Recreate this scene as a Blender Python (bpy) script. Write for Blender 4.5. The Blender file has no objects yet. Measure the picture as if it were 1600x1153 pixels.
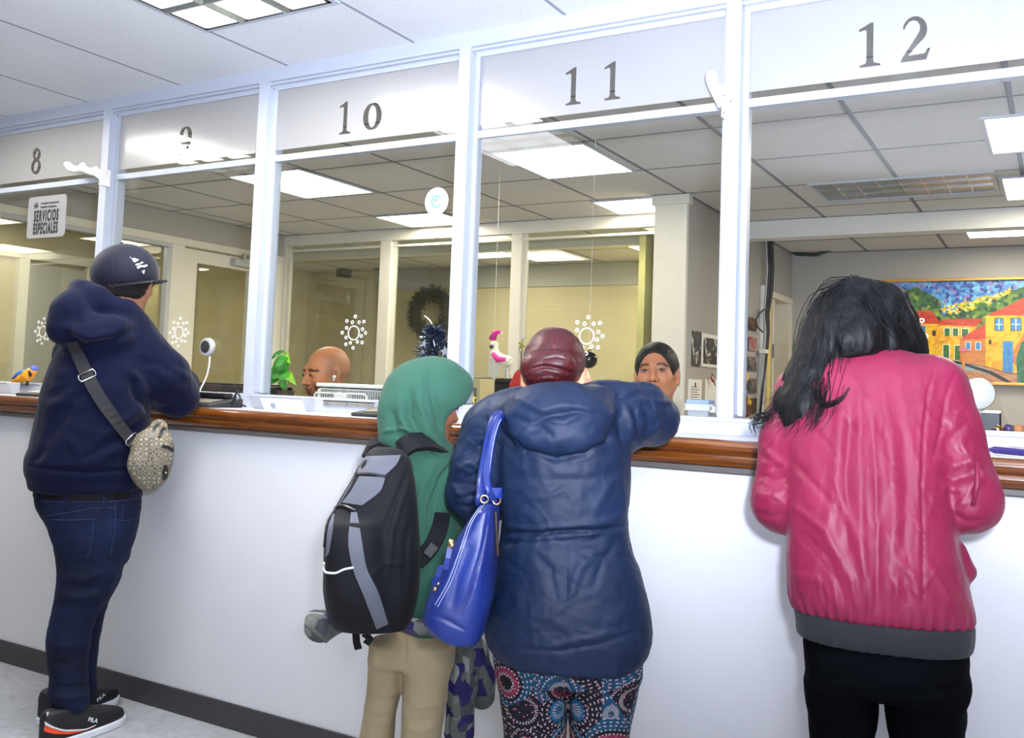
import bpy, bmesh, math, random
import numpy as np
import openvdb
from mathutils import Vector, Matrix
random.seed(7)
RNG = np.random.RandomState(11)
SC = bpy.context.scene
COL = SC.collection
f32 = np.float32

# ------------------------------------------------------------------ camera
CX, CY, FPX = 786.629, 506.165, 1493.907
YAW, PITCH, ROLL = math.radians(30.2878), math.radians(3.5947), math.radians(2.0753)
CAM = np.array([0.0, -2.73354, 1.22898])


def cam_axes():
    f = np.array([-math.sin(YAW) * math.cos(PITCH), math.cos(YAW) * math.cos(PITCH), math.sin(PITCH)])
    r = np.array([math.cos(YAW), math.sin(YAW), 0.0])
    u = np.cross(r, f)
    c, s = math.cos(ROLL), math.sin(ROLL)
    return np.array([c * r + s * u, -s * r + c * u, f])


RA = cam_axes()


def ray(px, py):
    return np.array([(px - CX) / FPX, -(py - CY) / FPX, 1.0]) @ RA


def at_y(px, py, y):
    v = ray(px, py)
    return CAM + v * ((y - CAM[1]) / v[1])


def at_z(px, py, z):
    v = ray(px, py)
    return CAM + v * ((z - CAM[2]) / v[2])


def at_x(px, py, x):
    v = ray(px, py)
    return CAM + v * ((x - CAM[0]) / v[0])


def make_camera():
    cd = bpy.data.cameras.new('camera')
    cd.sensor_fit = 'HORIZONTAL'
    cd.sensor_width = 36.0
    cd.lens = FPX * 36.0 / 1600.0
    cd.shift_x = (800 - CX) / 1600.0
    cd.shift_y = (CY - 576.5) / 1600.0
    cd.clip_start = 0.05
    o = bpy.data.objects.new('camera', cd)
    COL.objects.link(o)
    m = Matrix.Identity(4)
    for i in range(3):
        m[i][0], m[i][1], m[i][2], m[i][3] = RA[0][i], RA[1][i], -RA[2][i], CAM[i]
    o.matrix_world = m
    SC.camera = o


make_camera()


# ------------------------------------------------------------------ materials
def lin(c):
    c = c / 255.0
    return c / 12.92 if c <= 0.04045 else ((c + 0.055) / 1.055) ** 2.4


def hx(h):
    h = h.lstrip('#')
    return tuple(lin(int(h[i:i + 2], 16)) for i in (0, 2, 4))


class NT:
    """small helper round a material's node tree"""

    def __init__(s, name):
        s.m = bpy.data.materials.new(name)
        s.m.use_nodes = True
        s.t = s.m.node_tree
        s.t.nodes.clear()
        s.out = s.n('ShaderNodeOutputMaterial')

    def n(s, typ, **kw):
        nd = s.t.nodes.new(typ)
        for k, v in kw.items():
            if k.startswith('i_'):
                k2 = k[2:]
                key = int(k2) if k2.isdigit() else k2.replace('_', ' ')
                nd.inputs[key].default_value = v
            else:
                setattr(nd, k, v)
        return nd

    def l(s, a, b):
        s.t.links.new(a, b)

    def math(s, op, a, b=None, c=None):
        nd = s.n('ShaderNodeMath', operation=op)
        for i, v in enumerate((a, b, c)):
            if v is None:
                continue
            if isinstance(v, (int, float)):
                nd.inputs[i].default_value = v
            else:
                s.l(v, nd.inputs[i])
        return nd.outputs[0]

    def ramp(s, fac, stops, interp='LINEAR'):
        nd = s.n('ShaderNodeValToRGB')
        cr = nd.color_ramp
        cr.interpolation = interp
        while len(cr.elements) > 1:
            cr.elements.remove(cr.elements[-1])
        for i, (p, c) in enumerate(stops):
            e = cr.elements[0] if i == 0 else cr.elements.new(p)
            e.position = p
            e.color = (*hx(c), 1) if isinstance(c, str) else (*c, 1)
        s.l(fac, nd.inputs[0])
        return nd.outputs[0]

    def mix(s, fac, a, b, blend='MIX'):
        nd = s.n('ShaderNodeMix', data_type='RGBA', blend_type=blend)
        for i, v in ((0, fac), (6, a), (7, b)):
            if isinstance(v, (int, float)):
                nd.inputs[i].default_value = v
            elif isinstance(v, (tuple, str)):
                nd.inputs[i].default_value = (*(hx(v) if isinstance(v, str) else v), 1)
            else:
                s.l(v, nd.inputs[i])
        return nd.outputs[2]

    def coord(s, scale=(1, 1, 1), rot=(0, 0, 0), loc=(0, 0, 0), kind='Object'):
        tc = s.n('ShaderNodeTexCoord')
        mp = s.n('ShaderNodeMapping')
        mp.inputs['Scale'].default_value = scale
        mp.inputs['Rotation'].default_value = rot
        mp.inputs['Location'].default_value = loc
        s.l(tc.outputs[kind], mp.inputs[0])
        return mp.outputs[0]

    def noise(s, vec, scale, detail=3, rough=.5, dist=0):
        nd = s.n('ShaderNodeTexNoise')
        nd.inputs['Scale'].default_value = scale
        nd.inputs['Detail'].default_value = detail
        nd.inputs['Roughness'].default_value = rough
        nd.inputs['Distortion'].default_value = dist
        s.l(vec, nd.inputs['Vector'])
        return nd.outputs[0]

    def bsdf(s, col, rough=.5, metal=0., spec=.5, sheen=0, coat=0, bump=None, bstr=.2, bdist=.01, sss=0, trans=0, emis=None, estr=0, aniso=0):
        b = s.n('ShaderNodeBsdfPrincipled')
        if isinstance(col, (tuple, str)):
            b.inputs['Base Color'].default_value = (*(hx(col) if isinstance(col, str) else col), 1)
        else:
            s.l(col, b.inputs['Base Color'])
        if isinstance(rough, (int, float)):
            b.inputs['Roughness'].default_value = rough
        else:
            s.l(rough, b.inputs['Roughness'])
        b.inputs['Metallic'].default_value = metal
        b.inputs['Specular IOR Level'].default_value = spec
        b.inputs['Sheen Weight'].default_value = sheen
        b.inputs['Coat Weight'].default_value = coat
        b.inputs['Anisotropic'].default_value = aniso
        if sss:
            b.inputs['Subsurface Weight'].default_value = sss
            b.inputs['Subsurface Radius'].default_value = (.012, .005, .003)
            b.inputs['Subsurface Scale'].default_value = 1.0
        if trans:
            b.inputs['Transmission Weight'].default_value = trans
        if emis is not None:
            b.inputs['Emission Color'].default_value = (*hx(emis), 1)
            b.inputs['Emission Strength'].default_value = estr
        if bump is not None:
            bp = s.n('ShaderNodeBump')
            bp.inputs['Strength'].default_value = bstr
            bp.inputs['Distance'].default_value = bdist
            s.l(bump, bp.inputs['Height'])
            s.l(bp.outputs[0], b.inputs['Normal'])
        s.l(b.outputs[0], s.out.inputs[0])
        return s.m


def plain(name, col, rough=.5, metal=0., spec=.5, var=0.06, vscale=14, bstr=0.0, bscale=220, **kw):
    """painted / moulded surface: colour with faint cloudy variation and optional fine bump"""
    n = NT(name)
    v = n.coord()
    nz = n.noise(v, vscale, 4, .6)
    c = hx(col)
    a = tuple(min(1, x * (1 - var)) for x in c)
    b = tuple(min(1, x * (1 + var)) for x in c)
    cc = n.ramp(nz, [(.3, a), (.7, b)])
    bump = n.noise(v, bscale, 2) if bstr else None
    return n.bsdf(cc, rough, metal, spec, bump=bump, bstr=bstr, bdist=.002, **kw)


def cloth(name, col, rough=.8, sheen=.03, weave=900, bstr=.25, fold=0, var=.08, spec=.3, fscale=7, stretch=(1, 1, 1)):
    """woven fabric: thread noise + soft creases"""
    n = NT(name)
    v = n.coord(scale=stretch)
    nz = n.noise(v, 9, 4, .6)
    c = hx(col)
    cc = n.ramp(nz, [(.3, tuple(x * (1 - var) for x in c)), (.7, tuple(min(1, x * (1 + var)) for x in c))])
    w = n.noise(n.coord(), weave, 2)
    h = w
    if fold:
        fz = n.noise(v, fscale, 3, .5, .6)
        h = n.math('ADD', n.math('MULTIPLY', w, .12), n.math('MULTIPLY', fz, fold))
    return n.bsdf(cc, rough, 0, spec, sheen=sheen, bump=h, bstr=bstr, bdist=.01 if fold else .001)


def emit(name, col, strength):
    n = NT(name)
    e = n.n('ShaderNodeEmission')
    e.inputs[0].default_value = (*hx(col), 1)
    e.inputs[1].default_value = strength
    n.l(e.outputs[0], n.out.inputs[0])
    return n.m


# ------------------------------------------------------------------ objects
def empty(name, loc, rz=0.0, label=None, cat=None, group=None, kind=None):
    o = bpy.data.objects.new(name, None)
    COL.objects.link(o)
    o.location = loc
    o.rotation_euler = (0, 0, rz)
    o.empty_display_size = .05
    tag(o, label, cat, group, kind)
    return o


def tag(o, label=None, cat=None, group=None, kind=None):
    for k, v in (('label', label), ('category', cat), ('group', group), ('kind', kind)):
        if v:
            o[k] = v
    return o


def root_mat(p):
    """matrix (4x4) of a parent chain, computed from loc/rot only"""
    m = Matrix.Identity(4)
    while p is not None:
        m = Matrix.LocRotScale(p.location, p.rotation_euler, p.scale) @ m
        p = p.parent
    return m


def link(name, me, parent=None, world=True):
    """link mesh data as object; with world=True vertices are given in world space and moved into the parent's space"""
    o = bpy.data.objects.new(name, me)
    COL.objects.link(o)
    if parent is not None:
        o.parent = parent
        if world:
            me.transform(root_mat(parent).inverted())
    return o


def copy_tree(o, parent=None):
    c = o.copy()
    COL.objects.link(c)
    if parent is not None:
        c.parent = parent
    for ch in list(o.children):
        copy_tree(ch, c)
    return c


class MB:
    """mesh collector: several primitive shapes -> one mesh object"""

    def __init__(s):
        s.v, s.f, s.mi, s.cur = [], [], [], 0

    def add(s, vs, fs):
        o = len(s.v)
        s.v += [tuple(map(float, p)) for p in vs]
        s.f += [tuple(i + o for i in q) for q in fs]
        s.mi += [s.cur] * len(fs)
        return s

    def box(s, x0, x1, y0, y1, z0, z1):
        vs = [(x, y, z) for z in (z0, z1) for y in (y0, y1) for x in (x0, x1)]
        return s.add(vs, [(0, 2, 3, 1), (4, 5, 7, 6), (0, 1, 5, 4), (2, 6, 7, 3), (0, 4, 6, 2), (1, 3, 7, 5)])

    def obox(s, c, ax, ay, az, hx_, hy_, hz_):
        c, ax, ay, az = (np.array(q, float) for q in (c, ax, ay, az))
        vs = [c + ax * hx_ * i + ay * hy_ * j + az * hz_ * k for k in (-1, 1) for j in (-1, 1) for i in (-1, 1)]
        return s.add(vs, [(0, 2, 3, 1), (4, 5, 7, 6), (0, 1, 5, 4), (2, 6, 7, 3), (0, 4, 6, 2), (1, 3, 7, 5)])

    def quad(s, a, b, c, d):
        return s.add([a, b, c, d], [(0, 1, 2, 3)])

    def prism(s, poly, o, ux, uy, d):
        """polygon (2D) in the frame o,ux,uy extruded by vector d"""
        o, ux, uy, d = (np.array(q, float) for q in (o, ux, uy, d))
        n = len(poly)
        a = [o + ux * p[0] + uy * p[1] for p in poly]
        vs = a + [p + d for p in a]
        fs = [tuple(range(n))[::-1], tuple(range(n, 2 * n))]
        fs += [(i, (i + 1) % n, n + (i + 1) % n, n + i) for i in range(n)]
        return s.add(vs, fs)

    def tube(s, pts, r, n=8, cap=True, flat=None):
        """tube along points; r number or list; flat=(axis, factor) squashes the section along axis"""
        P = [np.array(p, float) for p in pts]
        m = len(P)
        R = [r] * m if isinstance(r, (int, float)) else list(r)
        vs = []
        prev = None
        for i in range(m):
            t = P[min(i + 1, m - 1)] - P[max(i - 1, 0)]
            t /= (np.linalg.norm(t) + 1e-12)
            if prev is None:
                h = np.array([0, 0, 1.]) if abs(t[2]) < .9 else np.array([1., 0, 0])
                a = np.cross(t, h)
            else:
                a = prev - t * (prev @ t)
            a /= (np.linalg.norm(a) + 1e-12)
            prev = a
            b = np.cross(t, a)
            for k in range(n):
                w = 2 * math.pi * k / n
                q = (a * math.cos(w) + b * math.sin(w)) * R[i]
                if flat is not None:
                    ax = np.array(flat[0], float)
                    q = q - ax * (q @ ax) * (1 - flat[1])
                vs.append(P[i] + q)
        fs = [(i * n + k, i * n + (k + 1) % n, (i + 1) * n + (k + 1) % n, (i + 1) * n + k) for i in range(m - 1) for k in range(n)]
        if cap:
            fs += [tuple(range(n))[::-1], tuple((m - 1) * n + k for k in range(n))]
        return s.add(vs, fs)

    def ribbon(s, pts, normals, w, t):
        """flat strap: rectangular section w wide, t thick along the points, thickness along the normals"""
        P = [np.array(p, float) for p in pts]
        m = len(P)
        vs = []
        for i in range(m):
            tg = P[min(i + 1, m - 1)] - P[max(i - 1, 0)]
            tg /= np.linalg.norm(tg) + 1e-12
            nn = np.array(normals[i] if isinstance(normals, list) else normals, float)
            nn = nn - tg * (nn @ tg)
            nn /= np.linalg.norm(nn) + 1e-12
            b = np.cross(tg, nn)
            ww = w[i] if isinstance(w, (list, tuple)) else w
            for (i1, j1) in ((-1, -1), (1, -1), (1, 1), (-1, 1)):
                vs.append(P[i] + b * ww / 2 * i1 + nn * t / 2 * j1)
        fs = [(i * 4 + k, i * 4 + (k + 1) % 4, (i + 1) * 4 + (k + 1) % 4, (i + 1) * 4 + k) for i in range(m - 1) for k in range(4)]
        fs += [(3, 2, 1, 0), tuple((m - 1) * 4 + k for k in range(4))]
        return s.add(vs, fs)

    def lathe(s, prof, c=(0, 0, 0), ax=(0, 0, 1), n=24):
        """profile [(r,h)] turned round axis ax at c"""
        ax = np.array(ax, float)
        ax /= np.linalg.norm(ax)
        h = np.array([0, 0, 1.]) if abs(ax[2]) < .9 else np.array([1., 0, 0])
        a = np.cross(ax, h)
        a /= np.linalg.norm(a)
        b = np.cross(ax, a)
        c = np.array(c, float)
        vs = []
        for (r, z) in prof:
            for k in range(n):
                w = 2 * math.pi * k / n
                vs.append(c + ax * z + (a * math.cos(w) + b * math.sin(w)) * r)
        m = len(prof)
        fs = [(i * n + k, i * n + (k + 1) % n, (i + 1) * n + (k + 1) % n, (i + 1) * n + k) for i in range(m - 1) for k in range(n)]
        fs += [tuple(range(n))[::-1], tuple((m - 1) * n + k for k in range(n))]
        return s.add(vs, fs)

    def ball(s, c, r, n=14, m=9, ax=None):
        rx, ry, rz = (r, r, r) if isinstance(r, (int, float)) else r
        vs = []
        A = np.eye(3) if ax is None else np.array(ax, float)
        for i in range(m + 1):
            th = math.pi * i / m
            for k in range(n):
                w = 2 * math.pi * k / n
                q = np.array([rx * math.sin(th) * math.cos(w), ry * math.sin(th) * math.sin(w), rz * math.cos(th)])
                vs.append(np.array(c) + q @ A)
        fs = [(i * n + k, (i + 1) * n + k, (i + 1) * n + (k + 1) % n, i * n + (k + 1) % n) for i in range(m) for k in range(n)]
        return s.add(vs, fs)

    def torus(s, c, ax, R, r, n=28, m=8, sx=1.0):
        ax = np.array(ax, float)
        ax /= np.linalg.norm(ax)
        h = np.array([0, 0, 1.]) if abs(ax[2]) < .9 else np.array([1., 0, 0])
        a = np.cross(ax, h)
        a /= np.linalg.norm(a)
        b = np.cross(ax, a)
        c = np.array(c, float)
        vs = []
        for i in range(n):
            w = 2 * math.pi * i / n
            d = a * math.cos(w) * sx + b * math.sin(w)
            for k in range(m):
                q = 2 * math.pi * k / m
                vs.append(c + d * (R + r * math.cos(q)) + ax * r * math.sin(q))
        fs = [(i * m + k, ((i + 1) % n) * m + k, ((i + 1) % n) * m + (k + 1) % m, i * m + (k + 1) % m) for i in range(n) for k in range(m)]
        return s.add(vs, fs)

    def build(s, name, mat, parent=None, smooth=False, bevel=0, seg=2, sub=0, world=True, angle=40):
        me = bpy.data.meshes.new(name)
        me.from_pydata(s.v, [], s.f)
        mats = mat if isinstance(mat, (list, tuple)) else [mat]
        for m in mats:
            me.materials.append(m)
        if len(mats) > 1:
            me.polygons.foreach_set('material_index', s.mi)
        bm = bmesh.new()
        bm.from_mesh(me)
        bmesh.ops.recalc_face_normals(bm, faces=bm.faces)
        bm.to_mesh(me)
        bm.free()
        if smooth:
            me.polygons.foreach_set('use_smooth', [True] * len(me.polygons))
            if smooth == 'auto':
                me.set_sharp_from_angle(angle=math.radians(angle))
        me.update()
        o = link(name, me, parent, world)
        if bevel:
            b = o.modifiers.new('bevel', 'BEVEL')
            b.width = bevel
            b.segments = seg
            b.limit_method = 'ANGLE'
            b.angle_limit = math.radians(50)
        if sub:
            sd = o.modifiers.new('sub', 'SUBSURF')
            sd.levels = sd.render_levels = sub
        return o


def struct(o):
    o['kind'] = 'structure'
    return o


def text_mesh(name, body, size, mat, o, ux, uy, parent=None, depth=.0006, bold=0.0, align='LEFT', width=1.0, space=1.0):
    """flat lettering: text in the frame o (origin), ux (reading direction), uy (up)"""
    cu = bpy.data.curves.new(name, 'FONT')
    cu.body = body
    cu.size = size
    cu.align_x = align
    cu.extrude = depth / 2
    cu.offset = bold
    cu.space_character = space
    tmp = bpy.data.objects.new(name + '_tmp', cu)
    COL.objects.link(tmp)
    dg = bpy.context.evaluated_depsgraph_get()
    me = bpy.data.meshes.new_from_object(tmp.evaluated_get(dg))
    bpy.data.objects.remove(tmp)
    bpy.data.curves.remove(cu)
    ux, uy = np.array(ux, float), np.array(uy, float)
    uz = np.cross(ux, uy)
    n = len(me.vertices)
    co = np.empty(n * 3, f32)
    me.vertices.foreach_get('co', co)
    co = co.reshape(-1, 3)
    w = np.array(o, float) + co[:, :1] * ux * width + co[:, 1:2] * uy + co[:, 2:3] * uz
    me.vertices.foreach_set('co', w.astype(f32).ravel())
    me.materials.clear()
    me.materials.append(mat)
    me.update()
    return link(name, me, parent)
# ------------------------------------------------------------------ signed-distance modelling
def smin(a, b, k):
    if k <= 0:
        return np.minimum(a, b)
    h = np.maximum(k - np.abs(a - b), 0) / k
    return np.minimum(a, b) - h * h * k * 0.25


def smax(a, b, k):
    return -smin(-a, -b, k)


def rotm(ax=0., ay=0., az=0.):
    """rotation matrix from degrees, applied x then y then z"""
    a, b, c = (math.radians(q) for q in (ax, ay, az))
    X = np.array([[1, 0, 0], [0, math.cos(a), -math.sin(a)], [0, math.sin(a), math.cos(a)]])
    Yy = np.array([[math.cos(b), 0, math.sin(b)], [0, 1, 0], [-math.sin(b), 0, math.cos(b)]])
    Zz = np.array([[math.cos(c), -math.sin(c), 0], [math.sin(c), math.cos(c), 0], [0, 0, 1]])
    return Zz @ Yy @ X


class SDF:
    def __init__(s, lo, hi, vs):
        lo, hi = np.array(lo, float), np.array(hi, float)
        s.lo = np.minimum(lo, hi) - .02
        hi = np.maximum(lo, hi) + .02
        s.vs = vs
        s.n = np.ceil((hi - s.lo) / vs).astype(int) + 1
        s.D = np.full(s.n, .5, f32)
        s.R, s.c, s.sc = np.eye(3), np.zeros(3), 1.0

    def frame(s, c=(0, 0, 0), R=None, sc=1.0):
        """following primitives are given in this frame (columns of R = axes)"""
        s.c = np.array(c, float)
        s.R = np.eye(3) if R is None else R
        s.sc = sc
        return s

    def _pts(s, pts, pad):
        """index block round local points"""
        w = np.array([s.R @ (np.array(p, float) * s.sc) + s.c for p in pts])
        lo = np.floor((w.min(0) - pad - s.lo) / s.vs).astype(int)
        hi = np.ceil((w.max(0) + pad - s.lo) / s.vs).astype(int) + 1
        lo = np.clip(lo, 0, s.n)
        hi = np.maximum(np.clip(hi, 0, s.n), lo)
        sl = tuple(slice(a, b) for a, b in zip(lo, hi))
        g = [(s.lo[i] + s.vs * np.arange(lo[i], hi[i])).astype(f32) for i in range(3)]
        X, Y, Z = np.meshgrid(*g, indexing='ij', sparse=True)
        X, Y, Z = X - s.c[0], Y - s.c[1], Z - s.c[2]
        Ri = s.R.T / s.sc
        if np.allclose(s.R, np.eye(3)):
            L = (X / s.sc + 0 * Y + 0 * Z, Y / s.sc + 0 * X + 0 * Z, Z / s.sc + 0 * X + 0 * Y)
        else:
            L = tuple((Ri[i, 0] * X + Ri[i, 1] * Y + Ri[i, 2] * Z).astype(f32) for i in range(3))
        return sl, L

    def put(s, sl, d, k, op):
        if d.size == 0:
            return s
        d = d * s.sc
        if op == 'u':
            s.D[sl] = smin(s.D[sl], d, k)
        elif op == 's':
            s.D[sl] = smax(s.D[sl], -d, k)
        elif op == 'i':
            m = np.full(s.n, .5, f32)
            m[sl] = d
            s.D = smax(s.D, m, k)
        return s

    def cone(s, a, b, ra, rb=None, k=.01, op='u', flat=None):
        """tapered capsule; flat=(axis, factor) squashes the section along axis"""
        rb = ra if rb is None else rb
        r = max(ra, rb)
        sl, (X, Y, Z) = s._pts([a, b], k + 3 * s.vs + r * s.sc)
        a, b = np.array(a, float), np.array(b, float)
        q = [X - a[0], Y - a[1], Z - a[2]]
        d = b - a
        if flat is not None:
            n = np.array(flat[0], float)
            n /= np.linalg.norm(n)
            g = 1 / flat[1] - 1
            w = (q[0] * n[0] + q[1] * n[1] + q[2] * n[2]) * g
            q = [q[i] + w * n[i] for i in range(3)]
            d = d + n * (d @ n) * g
        t = np.clip((q[0] * d[0] + q[1] * d[1] + q[2] * d[2]) / (d @ d + 1e-12), 0, 1)
        dist = np.sqrt((q[0] - t * d[0]) ** 2 + (q[1] - t * d[1]) ** 2 + (q[2] - t * d[2]) ** 2) - (ra + (rb - ra) * t)
        if flat is not None:
            dist = dist * (.5 + .5 * min(1, flat[1]))
        return s.put(sl, dist, k, op)

    def chain(s, pts, rs, k=.01, op='u', flat=None):
        for i in range(len(pts) - 1):
            s.cone(pts[i], pts[i + 1], rs[i], rs[i + 1], k, op, flat)
        return s

    def ell(s, c, r, k=.01, op='u', R=None):
        r = (r, r, r) if isinstance(r, (int, float)) else r
        m = max(r)
        c = np.array(c, float)
        sl, (X, Y, Z) = s._pts([c - m, c + m, c + np.array([m, -m, m]), c + np.array([-m, m, m]), c + np.array([m, m, -m]), c + np.array([-m, -m, m]), c + np.array([-m, m, -m]), c + np.array([m, -m, -m])], k + 3 * s.vs)
        q = [X - c[0], Y - c[1], Z - c[2]]
        if R is not None:
            Ri = R.T
            q = [Ri[i, 0] * q[0] + Ri[i, 1] * q[1] + Ri[i, 2] * q[2] for i in range(3)]
        k0 = np.sqrt((q[0] / r[0]) ** 2 + (q[1] / r[1]) ** 2 + (q[2] / r[2]) ** 2)
        k1 = np.sqrt((q[0] / r[0] ** 2) ** 2 + (q[1] / r[1] ** 2) ** 2 + (q[2] / r[2] ** 2) ** 2) + 1e-6
        return s.put(sl, k0 * (k0 - 1) / k1, k, op)

    def box(s, c, h, rnd=.005, k=.01, op='u', R=None):
        c, h = np.array(c, float), np.array(h, float)
        m = np.linalg.norm(h)
        sl, (X, Y, Z) = s._pts([c - m, c + m] + [c + np.array(e) * m for e in ((1, -1, 1), (-1, 1, 1), (1, 1, -1), (-1, -1, 1), (-1, 1, -1), (1, -1, -1))], k + 3 * s.vs)
        q = [X - c[0], Y - c[1], Z - c[2]]
        if R is not None:
            Ri = R.T
            q = [Ri[i, 0] * q[0] + Ri[i, 1] * q[1] + Ri[i, 2] * q[2] for i in range(3)]
        q = [np.abs(q[i]) - (h[i] - rnd) for i in range(3)]
        d = np.sqrt(sum(np.maximum(e, 0) ** 2 for e in q)) + np.minimum(np.maximum(np.maximum(q[0], q[1]), q[2]), 0) - rnd
        return s.put(sl, d, k, op)

    def stack(s, rows, k=.01, op='u', n=2.3, cap=.02):
        """loft of upright sections: rows (z, cx, cy, rx, ry), smooth in between"""
        rows = sorted(rows)
        A = np.array(rows, float)
        z = A[:, 0]
        zz = np.linspace(z[0], z[-1], 160)
        C = []
        for j in range(1, 5):
            C.append(pchip(z, A[:, j], zz))
        m = [(A[:, 1] - A[:, 3]).min(), (A[:, 2] - A[:, 4]).min(), z[0]], [(A[:, 1] + A[:, 3]).max(), (A[:, 2] + A[:, 4]).max(), z[-1]]
        cor = [(a, b, c) for a in (m[0][0], m[1][0]) for b in (m[0][1], m[1][1]) for c in (m[0][2], m[1][2])]
        sl, (X, Y, Z) = s._pts(cor, k + 4 * s.vs)
        if X.size == 0:
            return s
        ip = [np.interp(Z, zz, c).astype(f32) for c in C]
        rho = (np.abs((X - ip[0]) / ip[2]) ** n + np.abs((Y - ip[1]) / ip[3]) ** n) ** (1 / n)
        d = (rho - 1) * np.minimum(ip[2], ip[3]) * .9
        d = smax(d, np.maximum(z[0] - Z, Z - z[-1]), cap)
        return s.put(sl, d, k, op)

    def half(s, p, nrm, k=.005):
        """cut away everything on the side the normal points to"""
        p, nrm = np.array(p, float), np.array(nrm, float)
        nrm /= np.linalg.norm(nrm)
        g = [(s.lo[i] + s.vs * np.arange(s.n[i])).astype(f32) for i in range(3)]
        X, Y, Z = np.meshgrid(*g, indexing='ij', sparse=True)
        d = (X - p[0]) * nrm[0] + (Y - p[1]) * nrm[1] + (Z - p[2]) * nrm[2]
        s.D = smax(s.D, d.astype(f32), k)
        return s

    def mesh(s):
        D = s.D
        D[0], D[-1], D[:, 0], D[:, -1], D[:, :, 0], D[:, :, -1] = (np.maximum(q, s.vs) for q in (D[0], D[-1], D[:, 0], D[:, -1], D[:, :, 0], D[:, :, -1]))
        g = openvdb.FloatGrid(.5)
        g.copyFromArray(np.ascontiguousarray(np.clip(D, -.5, .5)))
        p, q = g.convertToQuads(isovalue=0.0)
        v = p.astype(np.float64) * s.vs + s.lo
        return v, q.copy()


def pchip(x, y, q):
    """monotone cubic interpolation"""
    x, y = np.array(x, float), np.array(y, float)
    if len(x) < 3:
        return np.interp(q, x, y)
    h = np.diff(x)
    dl = np.diff(y) / h
    d = np.zeros(len(x))
    for i in range(1, len(x) - 1):
        if dl[i - 1] * dl[i] > 0:
            w1, w2 = 2 * h[i] + h[i - 1], h[i] + 2 * h[i - 1]
            d[i] = (w1 + w2) / (w1 / dl[i - 1] + w2 / dl[i])
    d[0], d[-1] = dl[0], dl[-1]
    i = np.clip(np.searchsorted(x, q) - 1, 0, len(x) - 2)
    t = (q - x[i]) / h[i]
    return (2 * t ** 3 - 3 * t ** 2 + 1) * y[i] + (t ** 3 - 2 * t ** 2 + t) * h[i] * d[i] + (-2 * t ** 3 + 3 * t ** 2) * y[i + 1] + (t ** 3 - t ** 2) * h[i] * d[i + 1]


def vnormals(v, q):
    a, b, c, d = (v[q[:, i]] for i in range(4))
    fn = np.cross(c - a, d - b)
    n = np.zeros_like(v)
    for i in range(4):
        np.add.at(n, q[:, i], fn)
    return n / (np.linalg.norm(n, axis=1, keepdims=True) + 1e-12)


def relax(v, q, it=2, lam=.5):
    e = np.concatenate([q[:, [0, 1]], q[:, [1, 2]], q[:, [2, 3]], q[:, [3, 0]]])
    cnt = np.zeros(len(v))
    np.add.at(cnt, e[:, 0], 1)
    np.add.at(cnt, e[:, 1], 1)
    for _ in range(it):
        sm = np.zeros_like(v)
        np.add.at(sm, e[:, 0], v[e[:, 1]])
        np.add.at(sm, e[:, 1], v[e[:, 0]])
        v = v + lam * (sm / np.maximum(cnt, 1)[:, None] - v)
    return v


def wav(p, seed, freq, stretch=(1, 1, 1), octv=3):
    """smooth pseudo noise in [-1,1] from warped sines"""
    r = np.random.RandomState(seed)
    q = p * np.array(stretch)
    out = np.zeros(len(p))
    amp, tot = 1., 0.
    for o in range(octv):
        acc = np.zeros(len(p))
        for _ in range(5):
            k = r.normal(size=3)
            k /= np.linalg.norm(k)
            k2 = r.normal(size=3)
            ph = r.rand() * 6.28
            acc += np.sin(q @ k * freq + ph + 1.3 * np.sin(q @ k2 * freq * .6 + r.rand() * 6))
        out += amp * acc / 5 * 1.6
        tot += amp
        amp *= .5
        freq *= 1.9
    return out / tot


def crease(p, a, b, w, h, bow=None):
    """ridge (h>0) or valley (h<0) along a-b, tapering to its ends"""
    a, b = np.array(a, float), np.array(b, float)
    d = b - a
    t = np.clip((p - a) @ d / (d @ d), 0, 1)
    c = a + t[:, None] * d
    if bow is not None:
        c = c + np.sin(math.pi * t)[:, None] * np.array(bow, float)
    r = np.linalg.norm(p - c, axis=1)
    return h * np.exp(-(r / w) ** 2) * np.sqrt(np.clip(4 * t * (1 - t), 0, 1) + .04)


def skin_object(name, v, q, mat, parent, col=None, smooth_it=0):
    """organic mesh, vertices in the parent's local space"""
    if smooth_it:
        v = relax(v, q, smooth_it)
    me = bpy.data.meshes.new(name)
    me.vertices.add(len(v))
    me.vertices.foreach_set('co', v.astype(f32).ravel())
    me.loops.add(len(q) * 4)
    me.loops.foreach_set('vertex_index', q.astype(np.int32).ravel())
    me.polygons.add(len(q))
    me.polygons.foreach_set('loop_start', np.arange(len(q), dtype=np.int32) * 4)
    me.polygons.foreach_set('use_smooth', np.ones(len(q), bool))
    mats = mat if isinstance(mat, (list, tuple)) else [mat]
    for m in mats:
        me.materials.append(m)
    me.update(calc_edges=True)
    me.validate()
    if col is not None:
        at = me.color_attributes.new('Col', 'FLOAT_COLOR', 'POINT')
        cc = np.ones((len(v), 4), f32)
        cc[:, :3] = col
        at.data.foreach_set('color', cc.ravel())
    return link(name, me, parent, world=False)


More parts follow.
